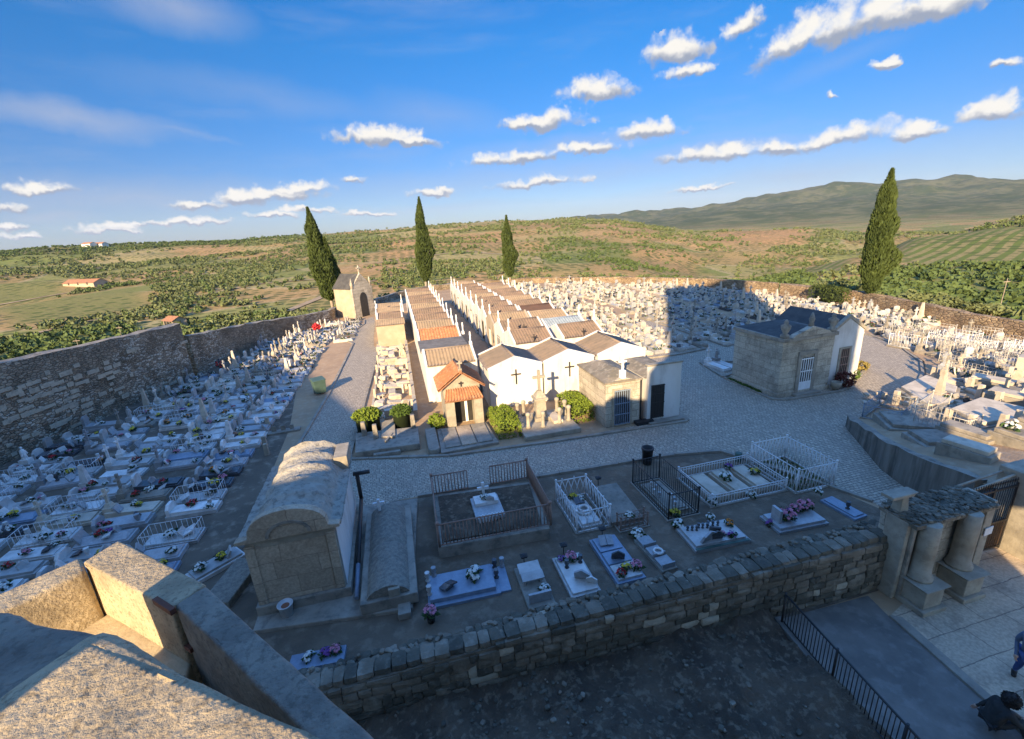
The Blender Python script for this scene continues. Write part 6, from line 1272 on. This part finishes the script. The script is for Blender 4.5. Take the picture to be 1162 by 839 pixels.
WALLX = [(13, -31.4), (22, -29.6), (34, -26.6), (44, -23.7), (52, -21), (64, -18.1), (71, -14), (76.4, -10.6)]
def wallx(y): return float(np.interp(y, [p[0] for p in WALLX], [p[1] for p in WALLX]))
rg = random.Random(77)
GL = 'graves in the rows between the boundary wall and the path'
ROWN = ['first', 'second', 'third', 'fourth', 'fifth', 'sixth', 'seventh']
W_ = [4, 4, 4, 2, 3, 5, 5, 3, 3, 3, 3, 4, 2, 4, 2, 3, 3, 3, 3, 3]
def pick(r): return r.choices(range(len(TEMPL)), W_)[0]
for c in range(7):
    y = 14.6 + rg.uniform(0, .8); n = 0
    while y < 76:
        cx = -11.45 + (y - 20) * .032 - 3.0 * c + rg.uniform(-.16, .16); y += rg.uniform(1.12, 1.3)
        if c == 0 and 60 < y < 75 and rg.random() < .7:
            xx = cx + 2.9
            plant_grave(xx, y, rg.uniform(-.06, .06), pick(rg), f'grave close to the curve of the cobbled path, {ordw(int((y - 58) / 1.4))} toward the chapel', GL, False)
        if cx - 1.5 < wallx(y) + .6: continue
        if rg.random() < .05: continue
        n += 1; k = pick(rg) if y > 40 else rg.choices(range(20), [4, 3, 6, 2, 7, 3, 6, 3, 2, 5, 5, 3, 1, 3, 4, 6, 6, 6, 2, 2])[0]; T = TEMPL[k]; near = y < 42
        rz = rg.uniform(-.045, .045) + (.0 if c != 3 else .05)
        o = plant_grave(cx, y, rz, k, f"{T['slab']} {HEADN[T['head']]} grave, {ordw(n)} from the castle in the {ROWN[c]} row off the path", GL, near)
        if near:
            kinds = rg.sample(range(4), rg.choice((1, 2, 2, 3))); used = set()
            for q in kinds:
                co = rg.choices(['white', 'grey', 'dark'], [5, 2, 1])[0]; px, py = rg.uniform(-.75, .85), rg.uniform(-.25, .25)
                on(('p', q), co, f"{co} {PLN[q]} on the {ordw(n)} grave from the castle, {ROWN[c]} row off the path", (cx + px, y + py, T['ztop'](px) - .01), rz + rg.uniform(-.5, .5), rg.uniform(1.1, 1.7), group='plaques and vases on the shaded graves')
            for q in range(rg.choice((1, 2, 2))):
                co = rg.choices(list(FLC), [7, 3, 2, 1.2, 1, .6])[0]
                if co in used: continue
                used.add(co); px, py = rg.uniform(-.85, .95), rg.uniform(-.28, .28)
                on('b', co, f"{co} flowers on the {ordw(n)} grave from the castle, {ROWN[c]} row off the path", (cx + px, y + py, T['ztop'](px) - .01), rg.uniform(0, 6), rg.uniform(.9, 1.5), group='flowers on the shaded graves')
# kerbed slab on the dirt by the path and a dark grave under the castle corner
tag(MB().box(-1.1, -.3, -.05, 1.1, .3, .12).obox((-.6, .1, .3), (.3, .06, .4)).obox((0, .1, .28), (.3, .06, .36)).obox((.55, .1, .26), (.26, .06, .3)).build('grave', m_oldstone, loc=(-8.9, 32.6, 0), rz=R(3)), 'low grave with three small upright stones alone on the dirt by the path', 'grave')
t = thing('grave', 'white marble grave with flowers set askew beside the vaulted tomb house', 'grave', (-8.75, 18.6, 0), R(40)); slab_parts(t, 2.0, .95, m_marble, .16, .1)
on('b', 'white', 'white flowers on the askew grave beside the tomb house', (-9.2, 18.3, .26), 0, 1.4); on('b', 'yellow', 'yellow flowers on the askew grave beside the tomb house', (-8.6, 18.8, .26), 0, 1.2); on(('p', 0), 'white', 'white tilted plaque on the askew grave beside the tomb house', (-8.3, 18.9, .26), R(200), 1.4)
t = MB(); t.box(-1.2, -.55, -.05, 1.2, .55, .3); tag(t.build('tomb_slab', m_lichen_d, loc=(-7.7, 17.2, 0), rz=R(75), bevel=.05), 'dark lichened tomb slab beside the vaulted tomb house', 'tomb')
# small stone pillars near the path end of the shaded rows
for i, (x, y) in enumerate([(-9.6, 30.5), (-9.2, 29.2), (-10.2, 34)]): tag(MB().frustum((0, 0), .14, .14, -.05, .75, 0, .11, .11).build('stone_post', m_granite_l, loc=(x, y, 0), bevel=.02), ['small stone post beside the dirt, middle of three', 'small stone post beside the dirt, nearest the tomb house', 'small stone post beside the dirt, farthest along the path'][i], 'post', 'small stone posts beside the dirt')
wr = MB(); rnd = random.Random(6)
for i in range(140):
    v = Vector((rnd.gauss(0, 1), rnd.gauss(0, 1), rnd.gauss(0, 1))).normalized() * rnd.uniform(.5, 1); wr.blob((v.x * .55, v.y * .4, .9 + v.z * .5), rnd.uniform(.08, .13), rnd, 0, .3, 1)
wr.tube((0, 0, 0), (0, 0, .8), .08, m=1); tag(wr.build('red_flower_bush', [m_fl['red'], m_bark], loc=(-11.2, 66.5, .2)), 'large bright red flower bush among the graves below the boundary wall', 'flowers')
wr = MB(); rnd = random.Random(16)
for i in range(40):
    v = Vector((rnd.gauss(0, 1), rnd.gauss(0, 1), rnd.gauss(0, 1))).normalized() * rnd.uniform(.5, 1); wr.blob((v.x * .35, v.y * .3, .7 + v.z * .5), rnd.uniform(.07, .12), rnd, i % 3 == 0, .3, 1)
wr.tube((0, 0, 0), (0, 0, .6), .06, m=2); tag(wr.build('dark_red_bouquet', [m_darkm, m_fl['red'], m_bark], loc=(-18.6, 51.5, .3)), 'dark bouquet with red flowers standing in the shade of the boundary wall', 'flowers')

# grave bed of broken old stones beside the path
rb = random.Random(31); GB = 'old sunlit stones in the grave bed beside the path'
shapes = []
for k in range(7):
    mb = MB(); r2 = random.Random(k)
    if k in (0, 1, 2): mb.box(-.75, -.38, -.1, .75, .38, .28).box(-.68, -.3, .282, .68, .3, .42 + .1 * k)
    elif k == 3: mb.box(-.2, -.2, -.1, .2, .2, .4).cross((0, 0, .4), .9, .55, .14, axis='x')
    elif k == 4: mb.xprism([(-.3, -.1), (.3, -.1), (.3, .7), (.15, .95), (-.15, .95), (-.3, .7)], -.09, .09)
    elif k == 5: mb.rock((0, 0, .2), (1.0, .7, .6), r2, 0, 0, .2, 4)
    else: mb.obox((0, 0, .25), (1.3, .6, .16), 0, 0, R(8), R(12)).box(-.7, -.35, -.1, -.5, .35, .35)
    shapes.append(mb.mesh('old_gravestone', [m_cream], .02))
nm = ['flat', 'stepped', 'tall stepped', 'cross', 'pointed', 'rough', 'leaning']; cnt = {}
y = 31.8
while y < 53.5:
    for x in (-2.25, -1.3, -.4):
        if rb.random() < .1: continue
        k = rb.choices(range(7), [4, 4, 3, 2, 3, 4, 4])[0]; cnt[k] = cnt.get(k, 0) + 1
        o = put('old_gravestone', shapes[k], f'{nm[k]} cream stone in the sunlit grave bed, {ordw(cnt[k])} such from the terrace', 'gravestone', (x + rb.uniform(-.15, .15), y + rb.uniform(-.2, .2), 0), rb.choice((0, 0, 1.57)) + rb.uniform(-.5, .5), GB)
        s = rb.uniform(.6, 1.15); o.scale = (s, s * rb.uniform(.7, 1.1), s * rb.uniform(.6, 1.5))
    y += rb.uniform(.95, 1.35)
for i in range(12):
    tag(MB().frustum((0, 0), .1, .1, 0, .95, 0, .08, .08).build('stone_post', m_cream, loc=((-2.75, .05)[i % 2], 33 + (i // 2) * 3.6, 0), bevel=.02), f'cream stone post on the {("path", "passage")[i % 2]} side of the grave bed, {ordw(i // 2 + 1)} from the terrace', 'post', 'posts along the grave bed')

# field behind the mausolea
rf = random.Random(5); GF2 = 'graves in the broad field behind the mausolea'; far = MB(); FK = list(SM); row = 0; y = 39.4; nind = 0
def xl(y): return 19.9 if y < 76 else 19.9 - (y - 76) * .35
def xr(y): return float(np.interp(y, [38, 60, 73, 88, 100], [57, 56, 52.5, 41.5, 27]))
while y < 100:
    row += 1; x = xl(y) + rf.uniform(0, .6); n = 0
    while x < xr(y):
        xx = x; x += rf.uniform(1.18, 1.5)
        if 29.2 < xx < 31.0 or (40.8 < xx < 42.4) or rf.random() < .05: continue
        n += 1; k = pick(rf); T = TEMPL[k]; yy = y + rf.uniform(-.2, .2); rz = R(-90) + rf.uniform(-.07, .07)
        if row <= 2: plant_grave(xx, yy, rz, k, f"{T['slab']} {HEADN[T['head']]} grave, {ordw(n)} from the tiled mausolea in the {ordw(row)} field row", GF2, False, .08); nind += 1
        else: far.merge(T['joined'].moved((xx, yy, 0), rz, rf.uniform(.85, 1.12)), {0: FK.index(T['slab']), **{q: q + 5 for q in range(1, 9)}})
    y += rf.uniform(2.45, 2.8) if row % 4 else 3.3
o = far.build('distant_graves', [m_marble_w if k == 'white marble' else SM[k] for k in FK] + [m_marble_w] + JM[2:]); o['kind'] = 'stuff'
for pl in [[(20.2, 37.6), (25.3, 37.3), (28.8, 37.8), (28.9, 52)], [(31.3, 52), (31.2, 37.8), (34.6, 38.6), (40.6, 39.3)], [(24.9, 30.2), (26.4, 30.6), (28.6, 33.2), (25.7, 34.2), (24.9, 30.2)]]:
    struct('kerb', kerb_line(pl, .22, .16), m_kerb, bevel=.02)
for i, (x, y) in enumerate([(26.0, 32.4), (27.0, 32.6)]): plant_grave(x, y, R(-80), (0, 14)[i], ['white cross grave in the small kerbed plot beside the ashlar mausoleum', 'white statue grave in the small kerbed plot beside the ashlar mausoleum'][i], None, True)

# raised burial ground by the gate: big slabs, posts, white railings
def flat_tomb(label, poly, z, h, m, ribs=False):
    t = thing('tomb', label, 'tomb', (sum(p[0] for p in poly) / len(poly), sum(p[1] for p in poly) / len(poly), z)); cx, cy = t.location.x / K, t.location.y / K
    P = [(p[0] - cx, p[1] - cy) for p in poly]; MB().prism(P, -.5, h).build('base', m_oldstone, t, bevel=.04)
    Q = [(p[0] * .86, p[1] * .86) for p in P]; MB().prism(Q, h + .002, h + .2).build('slab', m, t, bevel=.04); return t
flat_tomb('broad sunlit tan tomb slab behind the white spiked railing on raised ground', [(30.2, 18.7), (32.0, 18.4), (35.6, 20.5), (36.3, 23.2), (32.0, 22.0)], .35, .45, m_cream)
flat_tomb('largest sunlit tan tomb slab near the gate corner of the raised ground', [(28.6, 15.2), (31.2, 15.0), (33.4, 15.9), (33.0, 18.0), (29.4, 17.4)], .9, .5, m_cream)
flat_tomb('shaded granite tomb slab behind the retaining wall where the road curves', [(26.4, 19.1), (25.2, 17.2), (27.4, 15.6), (29.2, 17.8)], .75, .35, m_granite)
flat_tomb('narrow shaded tomb slab above the middle of the retaining wall', [(24.6, 16.2), (24.0, 14.6), (26.6, 13.8), (27.2, 15.3)], 1.1, .35, m_oldstone)
for i, (x, y, l) in enumerate([(27.2, 12.6, 2.6), (29.6, 12.9, 3.0), (32.2, 13.4, 3.0)]):
    flat_tomb('shaded granite tomb slab, ' + ordw(i + 1) + ' from the rusty gate on the raised ground', [(x - .55, y - l / 2), (x + .55, y - l / 2), (x + .55, y + l / 2), (x - .55, y + l / 2)], rz_(x, y), .4, m_granite)
    on('b', 'white', 'white flower bunch on the ' + ordw(i + 1) + ' shaded slab from the rusty gate', (x, y + l * .3, rz_(x, y) + .6), 0, 2.0)
rr_ = random.Random(9)
for i, (x, y) in enumerate([(29.9, 19.4), (30.2, 20.6), (28.4, 16.6), (28.0, 15.3), (29.0, 14.6), (30.3, 14.7), (31.6, 14.7), (35.2, 19.2), (36.6, 20.6), (37.8, 23.6), (34, 17.6), (34.6, 16.2)]):
    tag(MB().frustum((0, 0), .17, .17, -.3, .95, 0, .13, .13).build('stone_post', m_cream, loc=(x, y, rz_(x, y)), bevel=.03), f'pale square stone post on the raised ground by the gate, {ordw(i + 1)} going uphill', 'post', 'stone posts on the raised ground')
cage('white spiked railing in front of the broad tan tomb slab', 27.4, 17.6, 31.0, 18.4, 1.0, m_oldpaint, 'bars', z0=rz_(29, 18), sp=.2, rr=.009, rot=R(20))
cage('white spiked railing at the curved edge of the raised ground', 27.0, 15.0, 28.2, 17.3, .95, m_oldpaint, 'bars', z0=rz_(28, 16), sp=.2, rr=.009, rot=R(10))
cage('low grey railing at the road corner of the raised ground', 26.5, 18.4, 29.4, 20.2, .85, m_bluep, 'bars', z0=rz_(28, 19), sp=.18, rr=.009, rot=R(22))
tag(MB().box(-1.0, -.25, -.2, .1, .25, 2.1).box(.25, -.25, -.2, 1.1, .25, 2.0).box(-1.15, -.35, -.2, 1.2, .35, .3).build('headstone', m_cream, loc=(40.5, 20.2, rz_(40.5, 20.2)), rz=R(20), bevel=.04), 'tall pair of tan upright slabs on the sunlit raised ground', 'headstone')
tag(MB().box(-.3, -.3, -.2, .3, .3, .5).cross((0, 0, .5), 1.5, .9, .2).build('stone_cross', m_cream, loc=(36.9, 18.9, rz_(37, 19)), rz=R(15), bevel=.03), 'stout tan stone cross between the broad slab and the upright pair', 'cross')
GR2 = 'white railed graves on the raised ground'; q = 0
for j in range(5):
    for i in range(6):
        x = 40.2 + i * 2.0 + j * .75 + rr_.uniform(-.3, .3); y = 22.6 + j * 2.75 - i * .25 + rr_.uniform(-.2, .2)
        if x > 52.5 or (x < 42 and y > 25) or (x - 41.7) * .9 < (y - 27.5) * .75: continue
        q += 1; z = rz_(x, y)
        if (i + j) % 2 == 0 or i > 2: cage(f'white ornamental grave railing in the sunlit thicket of railings, {ordw(q)} from the raised slabs', x - .62, y - 1.15, x + .62, y + 1.15, rr_.uniform(.8, 1.2), rr_.choice((m_white, m_oldpaint, m_oldpaint)), rr_.choice(('scroll', 'lattice', 'bars')), z0=z, sp=.24, rr=.013, rot=rr_.uniform(-.15, .15), group=GR2)
        plant_grave(x, y, R(-90) + rr_.uniform(-.1, .1), pick(rr_), f'pale grave in the sunlit thicket of white railings, {ordw(q)} from the raised slabs', GR2, False, z)
q = 0
for j in range(3):
    for i in range(9):
        x = 47.5 + i * 1.25 + rr_.uniform(-.2, .2) - j * .4; y = 34.2 + j * 2.9 + i * .35
        if x > 57 or x < 46.9 + j * .2: continue
        q += 1; plant_grave(x, y, R(-90) + rr_.uniform(-.1, .1), pick(rr_), f'pale grave under the sandy wall beyond the road bend, {ordw(q)} from the road', 'graves beyond the road bend', False)
q = 0
for (x, y) in [(33, 19), (37.5, 21.5), (38.8, 22.4), (36.2, 16.5), (38.6, 18.0), (39.8, 23.3), (37.8, 14), (40.5, 16), (42.5, 18.5), (44, 20.5), (35.5, 13), (42.8, 14.5), (45.5, 17)]:
    q += 1; plant_grave(x, y, R(-80) + rr_.uniform(-.2, .2), rr_.choice((11, 12, 13, 0, 7)), f'sunlit stone grave on the raised ground, {ordw(q)} out from the broad slabs', 'stone graves on the raised ground', False, rz_(x, y))
q = 0
for (x, y, a, b, r0) in [(26.6, 14.6, 1.0, 2.2, 5), (31.3, 11.9, 1.0, 2.2, 3), (33.6, 12.2, 1.1, 2.3, -4), (34.2, 15.2, 2.2, 1.1, 12), (35.2, 17.6, 1.2, 2.4, 15), (37.0, 18.4, 1.1, 2.3, 10), (33.2, 19.8, 1.0, 2.0, 20), (38.4, 20.4, 1.2, 2.4, 14), (36.6, 14.6, 1.1, 2.2, 0), (39.0, 15.6, 1.1, 2.4, 8), (24.0, 13.0, 1.0, 1.9, 12), (40.4, 18.2, 1.2, 2.2, 9)]:
    q += 1; ca, sa = math.cos(R(r0)), math.sin(R(r0))
    flat_tomb('weathered brown stone tomb packed on the raised ground, ' + ordw(q) + ' along from the gate', [(x + u * a / 2 * ca - v * b / 2 * sa, y + u * a / 2 * sa + v * b / 2 * ca) for u, v in ((-1, -1), (1, -1), (1, 1), (-1, 1))], rz_(x, y), .3 + .1 * (q % 3), (m_oldstone, m_granite, m_cream)[q % 3])
rk = MB()
for i in range(160):
    x, y = rr_.uniform(29, 46), rr_.uniform(13.5, 23); s = rr_.uniform(.1, .45); rk.rock((x, y, rz_(x, y) + s * .2), (s * 1.5, s, s * .8), rr_, rr_.uniform(0, 3))
struct('rubble', rk, m_cream, 'stuff')
hedge('hedge', 'dark hedge on top of the far sandy wall beside the tall cypress', (57.2, 50.2, .0), (1.6, 5.2, 2.3), m_cyp, 25, 1600, .13)

# ------------------------------------------------------------------ cypresses
def cypress(label, x, y, h, w, seed, lean=(0, 0), second=None, z=0, n=9000):
    rnd = random.Random(seed); t = thing('cypress', label, 'cypress', (x, y, z)); MB().tube((0, 0, -.3), (lean[0] * .15, lean[1] * .15, h * .16), w * .085, w * .06, 10).tube((0, 0, h * .1), (lean[0] * .6, lean[1] * .6, h * .6), w * .05, w * .02, 8).build('trunk', m_barkp, t)
    mb = MB()
    def spindle(cx, cy, h0, h1, ww, cnt):
        def rad(u): return ww * .5 * min(1, .5 + u / .5) * min(1, u / .05) ** .5 * (1 - max(0, (u - .3) / .7) ** 1.5) + .05
        for i in range(9):
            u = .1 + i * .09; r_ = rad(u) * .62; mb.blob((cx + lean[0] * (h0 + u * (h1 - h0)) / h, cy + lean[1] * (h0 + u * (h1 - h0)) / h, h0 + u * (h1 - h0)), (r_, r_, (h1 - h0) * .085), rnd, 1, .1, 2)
        lobes = [(rnd.uniform(0, 6.28), rnd.uniform(.05, .9), rnd.uniform(.04, .12), rnd.uniform(.1, .34)) for _ in range(40)]
        for i in range(cnt):
            u = rnd.random() ** 1.15; a = rnd.uniform(0, 6.28); k = 1 - abs(rnd.gauss(0, .16))
            bump = sum(am * math.exp(-((u - uu) / wd) ** 2 - (((a - aa + 3.14) % 6.28 - 3.14) / .55) ** 2) for aa, uu, wd, am in lobes) - .12
            r_ = rad(u) * (k + bump); zz = h0 + u * (h1 - h0)
            px, py = cx + lean[0] * zz / h + r_ * math.cos(a), cy + lean[1] * zz / h + r_ * math.sin(a); s = rnd.uniform(.2, .42)
            ax = Vector((math.cos(a) * .35 + rnd.gauss(0, .25), math.sin(a) * .35 + rnd.gauss(0, .25), 1)).normalized(); b = ax.orthogonal().normalized(); b = Matrix.Rotation(rnd.uniform(0, 6.28), 3, ax) @ b * s * .33; c = Vector((px, py, zz)); ax = ax * s
            mb.add([c - ax * .6, c + b, c + ax, c - b], [(0, 1, 2, 3)], 0)
    spindle(0, 0, h * .105, h, w, n)
    if second: spindle(second[0], second[1], h * .1, h * second[2], w * second[3], n // 2)
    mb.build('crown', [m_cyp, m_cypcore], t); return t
cypress('leaning broad cypress with two tops beside the far grey chapel', -11.3, 87.4, 17.4, 3.6, 1, (-1.3, 0), (1.5, -.3, .72, .62))
cypress('tall slim cypress at the far end of the passage between tiled rows', 6.5, 103.3, 19.2, 3.3, 2, (.6, 0))
cypress('shortest slim cypress behind the far end of the double mausoleum row', 25.4, 102.3, 14.6, 2.8, 3, (-.1, 0))
cypress('large cypress with bare pale trunk beside the sandy wall and olive slope', 59.3, 46.2, 16.4, 3.0, 4, (-.3, -.3), n=14000)

# ------------------------------------------------------------------ countryside trees and houses
def crown_tree(seed, olive=True):
    rnd = random.Random(seed); mb = MB(); mb.tube((0, 0, -.4), (rnd.uniform(-.15, .15), 0, .9), .16, .1, 6, 1)
    lob = [(rnd.uniform(-.75, .75), rnd.uniform(-.75, .75), rnd.uniform(1.1, 1.9), rnd.uniform(.5, .85)) for _ in range(7)]
    for (x, y, z, r_) in lob:
        for i in range(34):
            v = Vector((rnd.gauss(0, 1), rnd.gauss(0, 1), rnd.gauss(0, 1))).normalized() * r_ * rnd.uniform(.6, 1.08); mb.leaf((x + v.x, y + v.y, z + v.z * .8), rnd.uniform(.18, .34), rnd, 0, .2)
    return mb
TT = [crown_tree(s).mesh('olive_tree', [m_olive, m_bark]) for s in range(4)] + [crown_tree(s + 9).mesh('leafy_tree', [m_bush, m_bark]) for s in range(3)]
rt = np.random.default_rng(3)
N_ = 105000; a_ = rt.uniform(math.radians(-46), math.radians(72), N_); r_ = np.exp(rt.uniform(math.log(64), math.log(1010), N_)); X_ = r_ * np.sin(a_); Y_ = r_ * np.cos(a_)
so_, vi_, gr_ = fields(X_, Y_); dn = fbm(X_ / 45, Y_ / 45, 31, 3) * 1.0 + .16 + fbm(X_ / 14, Y_ / 14, 41, 2) * .5
pr = np.clip(dn * 1.1 + .15 + gr_ * np.where(a_ < 0, .9, .42) - so_ * .45 - vi_ * 2, 0.0, 1) * np.clip((r_ / 600) ** .7 + .22, 0, 1)
keep = (rt.random(N_) < pr) & (cem_dist(X_, Y_) > 5) & ((X_ ** 2 + Y_ ** 2) > 62 ** 2)
X_, Y_, r_, gr_, a_ = X_[keep], Y_[keep], r_[keep], gr_[keep], a_[keep]; Z_ = terrain_z(X_, Y_)
print('trees', len(X_))
order = np.argsort(r_); inv = (a_ > math.radians(-33)) & (a_ < math.radians(61)); idx = [i for i in order if inv[i]][:260]
sel = set(idx); rnd = random.Random(44)
for i in idx:
    k = rnd.randrange(7) if gr_[i] > .3 else rnd.randrange(4); ol = k < 4
    o = put('olive_tree' if ol else 'leafy_tree', TT[k], 'grey green olive tree standing on the slopes beyond the cemetery walls' if ol else 'darker green round tree standing on the slopes beyond the cemetery walls', 'tree', (X_[i], Y_[i], Z_[i]), rnd.uniform(0, 6.28), 'olive trees beyond the walls' if ol else 'green trees beyond the walls')
    s = rnd.uniform(.75, 1.25); o.scale = (s, s, s * rnd.uniform(.75, 1.0))
rest = np.array([i for i in range(len(X_)) if i not in sel]); M_ = 18
def leaf_cloud(name, I, m, seed):
    g = np.random.default_rng(seed); n = len(I); s = np.clip(r_[I] / 500, .75, 1.25) * g.uniform(.8, 1.5, n)
    v = g.normal(size=(n, M_, 3)); v /= np.linalg.norm(v, axis=-1, keepdims=True); v *= g.uniform(.5, 1.05, (n, M_, 1)); v[..., 2] = v[..., 2] * .62 + .75
    c = np.stack([X_[I], Y_[I], Z_[I]], -1)[:, None, :] + v * s[:, None, None] * 1.25
    a = g.normal(size=(n, M_, 3)); a /= np.linalg.norm(a, axis=-1, keepdims=True); b = np.cross(a, g.normal(size=(n, M_, 3))); b /= np.linalg.norm(b, axis=-1, keepdims=True)
    a *= .62 * s[:, None, None]; b *= .42 * s[:, None, None]
    V = np.stack([c - a, c + b, c + a, c - b], 2).reshape(-1, 3) * K; Q = np.arange(len(V), dtype=np.int32)
    me = bpy.data.meshes.new(name); me.vertices.add(len(V)); me.vertices.foreach_set('co', V.ravel()); me.loops.add(len(V)); me.loops.foreach_set('vertex_index', Q); me.polygons.add(len(V) // 4)
    me.polygons.foreach_set('loop_start', np.arange(0, len(V), 4, dtype=np.int32)); me.polygons.foreach_set('loop_total', np.full(len(V) // 4, 4, np.int32)); me.update(calc_edges=True); me.materials.append(m)
    o = bpy.data.objects.new(name, me); COL.objects.link(o); o['kind'] = 'stuff'
gm = (gr_[rest] > .35) | (rt.random(len(rest)) < .25)
leaf_cloud('distant_bushes', rest[gm], m_bush, 1); leaf_cloud('distant_olives', rest[~gm], m_olive, 2)
def at(azd, r): x, y = r * math.sin(R(azd)), r * math.cos(R(azd)); return (x, y, tz(x, y))
def farm(label, azd, r, w, d, h, rz, wm, rm, cat='house'):
    t = thing('farm_building', label, cat, at(azd, r), rz); MB().yprism([(-d / 2, -2), (d / 2, -2), (d / 2, h), (0, h + d * .22), (-d / 2, h)], -w / 2, w / 2).build('wall', wm, t); q = MB()
    for s in (-1, 1): q.add([(s * (d / 2 + .4), -w / 2 - .4, h - .15), (s * (d / 2 + .4), w / 2 + .4, h - .15), (0, w / 2 + .4, h + d * .22 + .12), (0, -w / 2 - .4, h + d * .22 + .12)], [(0, 1, 2, 3)])
    q.build('roof', rm, t)
    for i in (-.3, 0, .3): MB().box(d / 2 - .05, w * i - .6, .8, d / 2 + .03, w * i + .6, 2.2).build('window', m_glassd, t); MB().box(-d / 2 - .03, w * i - .6, .8, -d / 2 + .05, w * i + .6, 2.2).build('window', m_glassd, t)
    return t
farm('long low pale farm building with orange roof among the vineyards', -28.3, 372, 24, 8, 1.9, R(62), m_plaster_b, m_tile_o)
farm('small tan hut with orange roof just beyond the boundary wall', -22.6, 168, 4.6, 4, 2.2, R(50), m_plaster_b, m_tile_o, 'hut')
for i, a in enumerate((-27.2, -26.4)): farm(['pale house on the far skyline, on the vineyard side', 'pale house on the far skyline, on the cypress side'][i], a, 930, 18, 9, 4, R(60), m_plaster, m_tile_o)
for i, (a, r) in enumerate([(-30.2, 128), (-27.0, 140), (61.2, 95)]):
    p = at(a, r); tag(MB().tube((0, 0, -.5), (0, 0, 6.0), 0.05, .035, 6).box(-.6, -.05, 5.5, .6, .05, 5.6).build('power_pole', m_barkp, loc=p), ['thin wooden pole below the boundary wall, outer one of two', 'thin wooden pole below the boundary wall, the one closer to the hut', 'thin wooden pole on the olive slope beyond the sandy wall'][i], 'pole')
def track(pts, w):
    mb = MB(); vs = []; P = []
    for (a, b) in zip(pts, pts[1:]):
        for k in range(14): u = k / 14; P.append((a[0] + (b[0] - a[0]) * u, a[1] + (b[1] - a[1]) * u))
    P = [at(*p) for p in P]
    for i, p in enumerate(P):
        q = P[max(0, i - 1)]; s = P[min(len(P) - 1, i + 1)]; d = Vector((s[0] - q[0], s[1] - q[1])).normalized()
        for sd_ in (-1, 0, 1): x, y = p[0] - d.y * w * sd_, p[1] + d.x * w * sd_; vs.append((x, y, tz(x, y) + .25))
    n = len(P); mb.add(vs, [(i * 3 + j, i * 3 + j + 1, i * 3 + j + 4, i * 3 + j + 3) for i in range(n - 1) for j in (0, 1)], 0, True); return mb
m_track = mat('dirt track', (.36, .27, .17), (.28, .20, .12), .3, 1, .2, 2)
struct('path', track([(-33, 196), (-27, 215), (-21, 240), (-14, 262), (-8, 258)], 1.3), m_track)
struct('path', track([(-24, 150), (-18, 152), (-13, 165), (-9, 190), (-6, 215), (-2, 240)], 1.5), m_track)
struct('path', track([(-36, 330), (-29, 345), (-22, 360), (-17, 355)], 1.3), m_track)
struct('path', track([(46, 74), (52, 68), (58, 69), (64, 71)], .9), m_track)
struct('path', track([(-2, 320), (4, 345), (9, 360), (13, 340)], 1.6), m_track)

# ------------------------------------------------------------------ the air between the cemetery and the far hills
hm = bpy.data.materials.new('haze'); hm.use_nodes = True; hn = hm.node_tree; hn.nodes.clear()
pv = hn.nodes.new('ShaderNodeVolumePrincipled'); ho = hn.nodes.new('ShaderNodeOutputMaterial'); hn.links.new(pv.outputs[0], ho.inputs['Volume'])
pv.inputs['Color'].default_value = (.72, .82, 1.0, 1); pv.inputs['Density'].default_value = 0.000035; pv.inputs['Anisotropy'].default_value = 0.0
o = MB().box(-11500, -11500, -420, 11500, 11500, 420).build('haze', [hm]); o['kind'] = 'stuff'
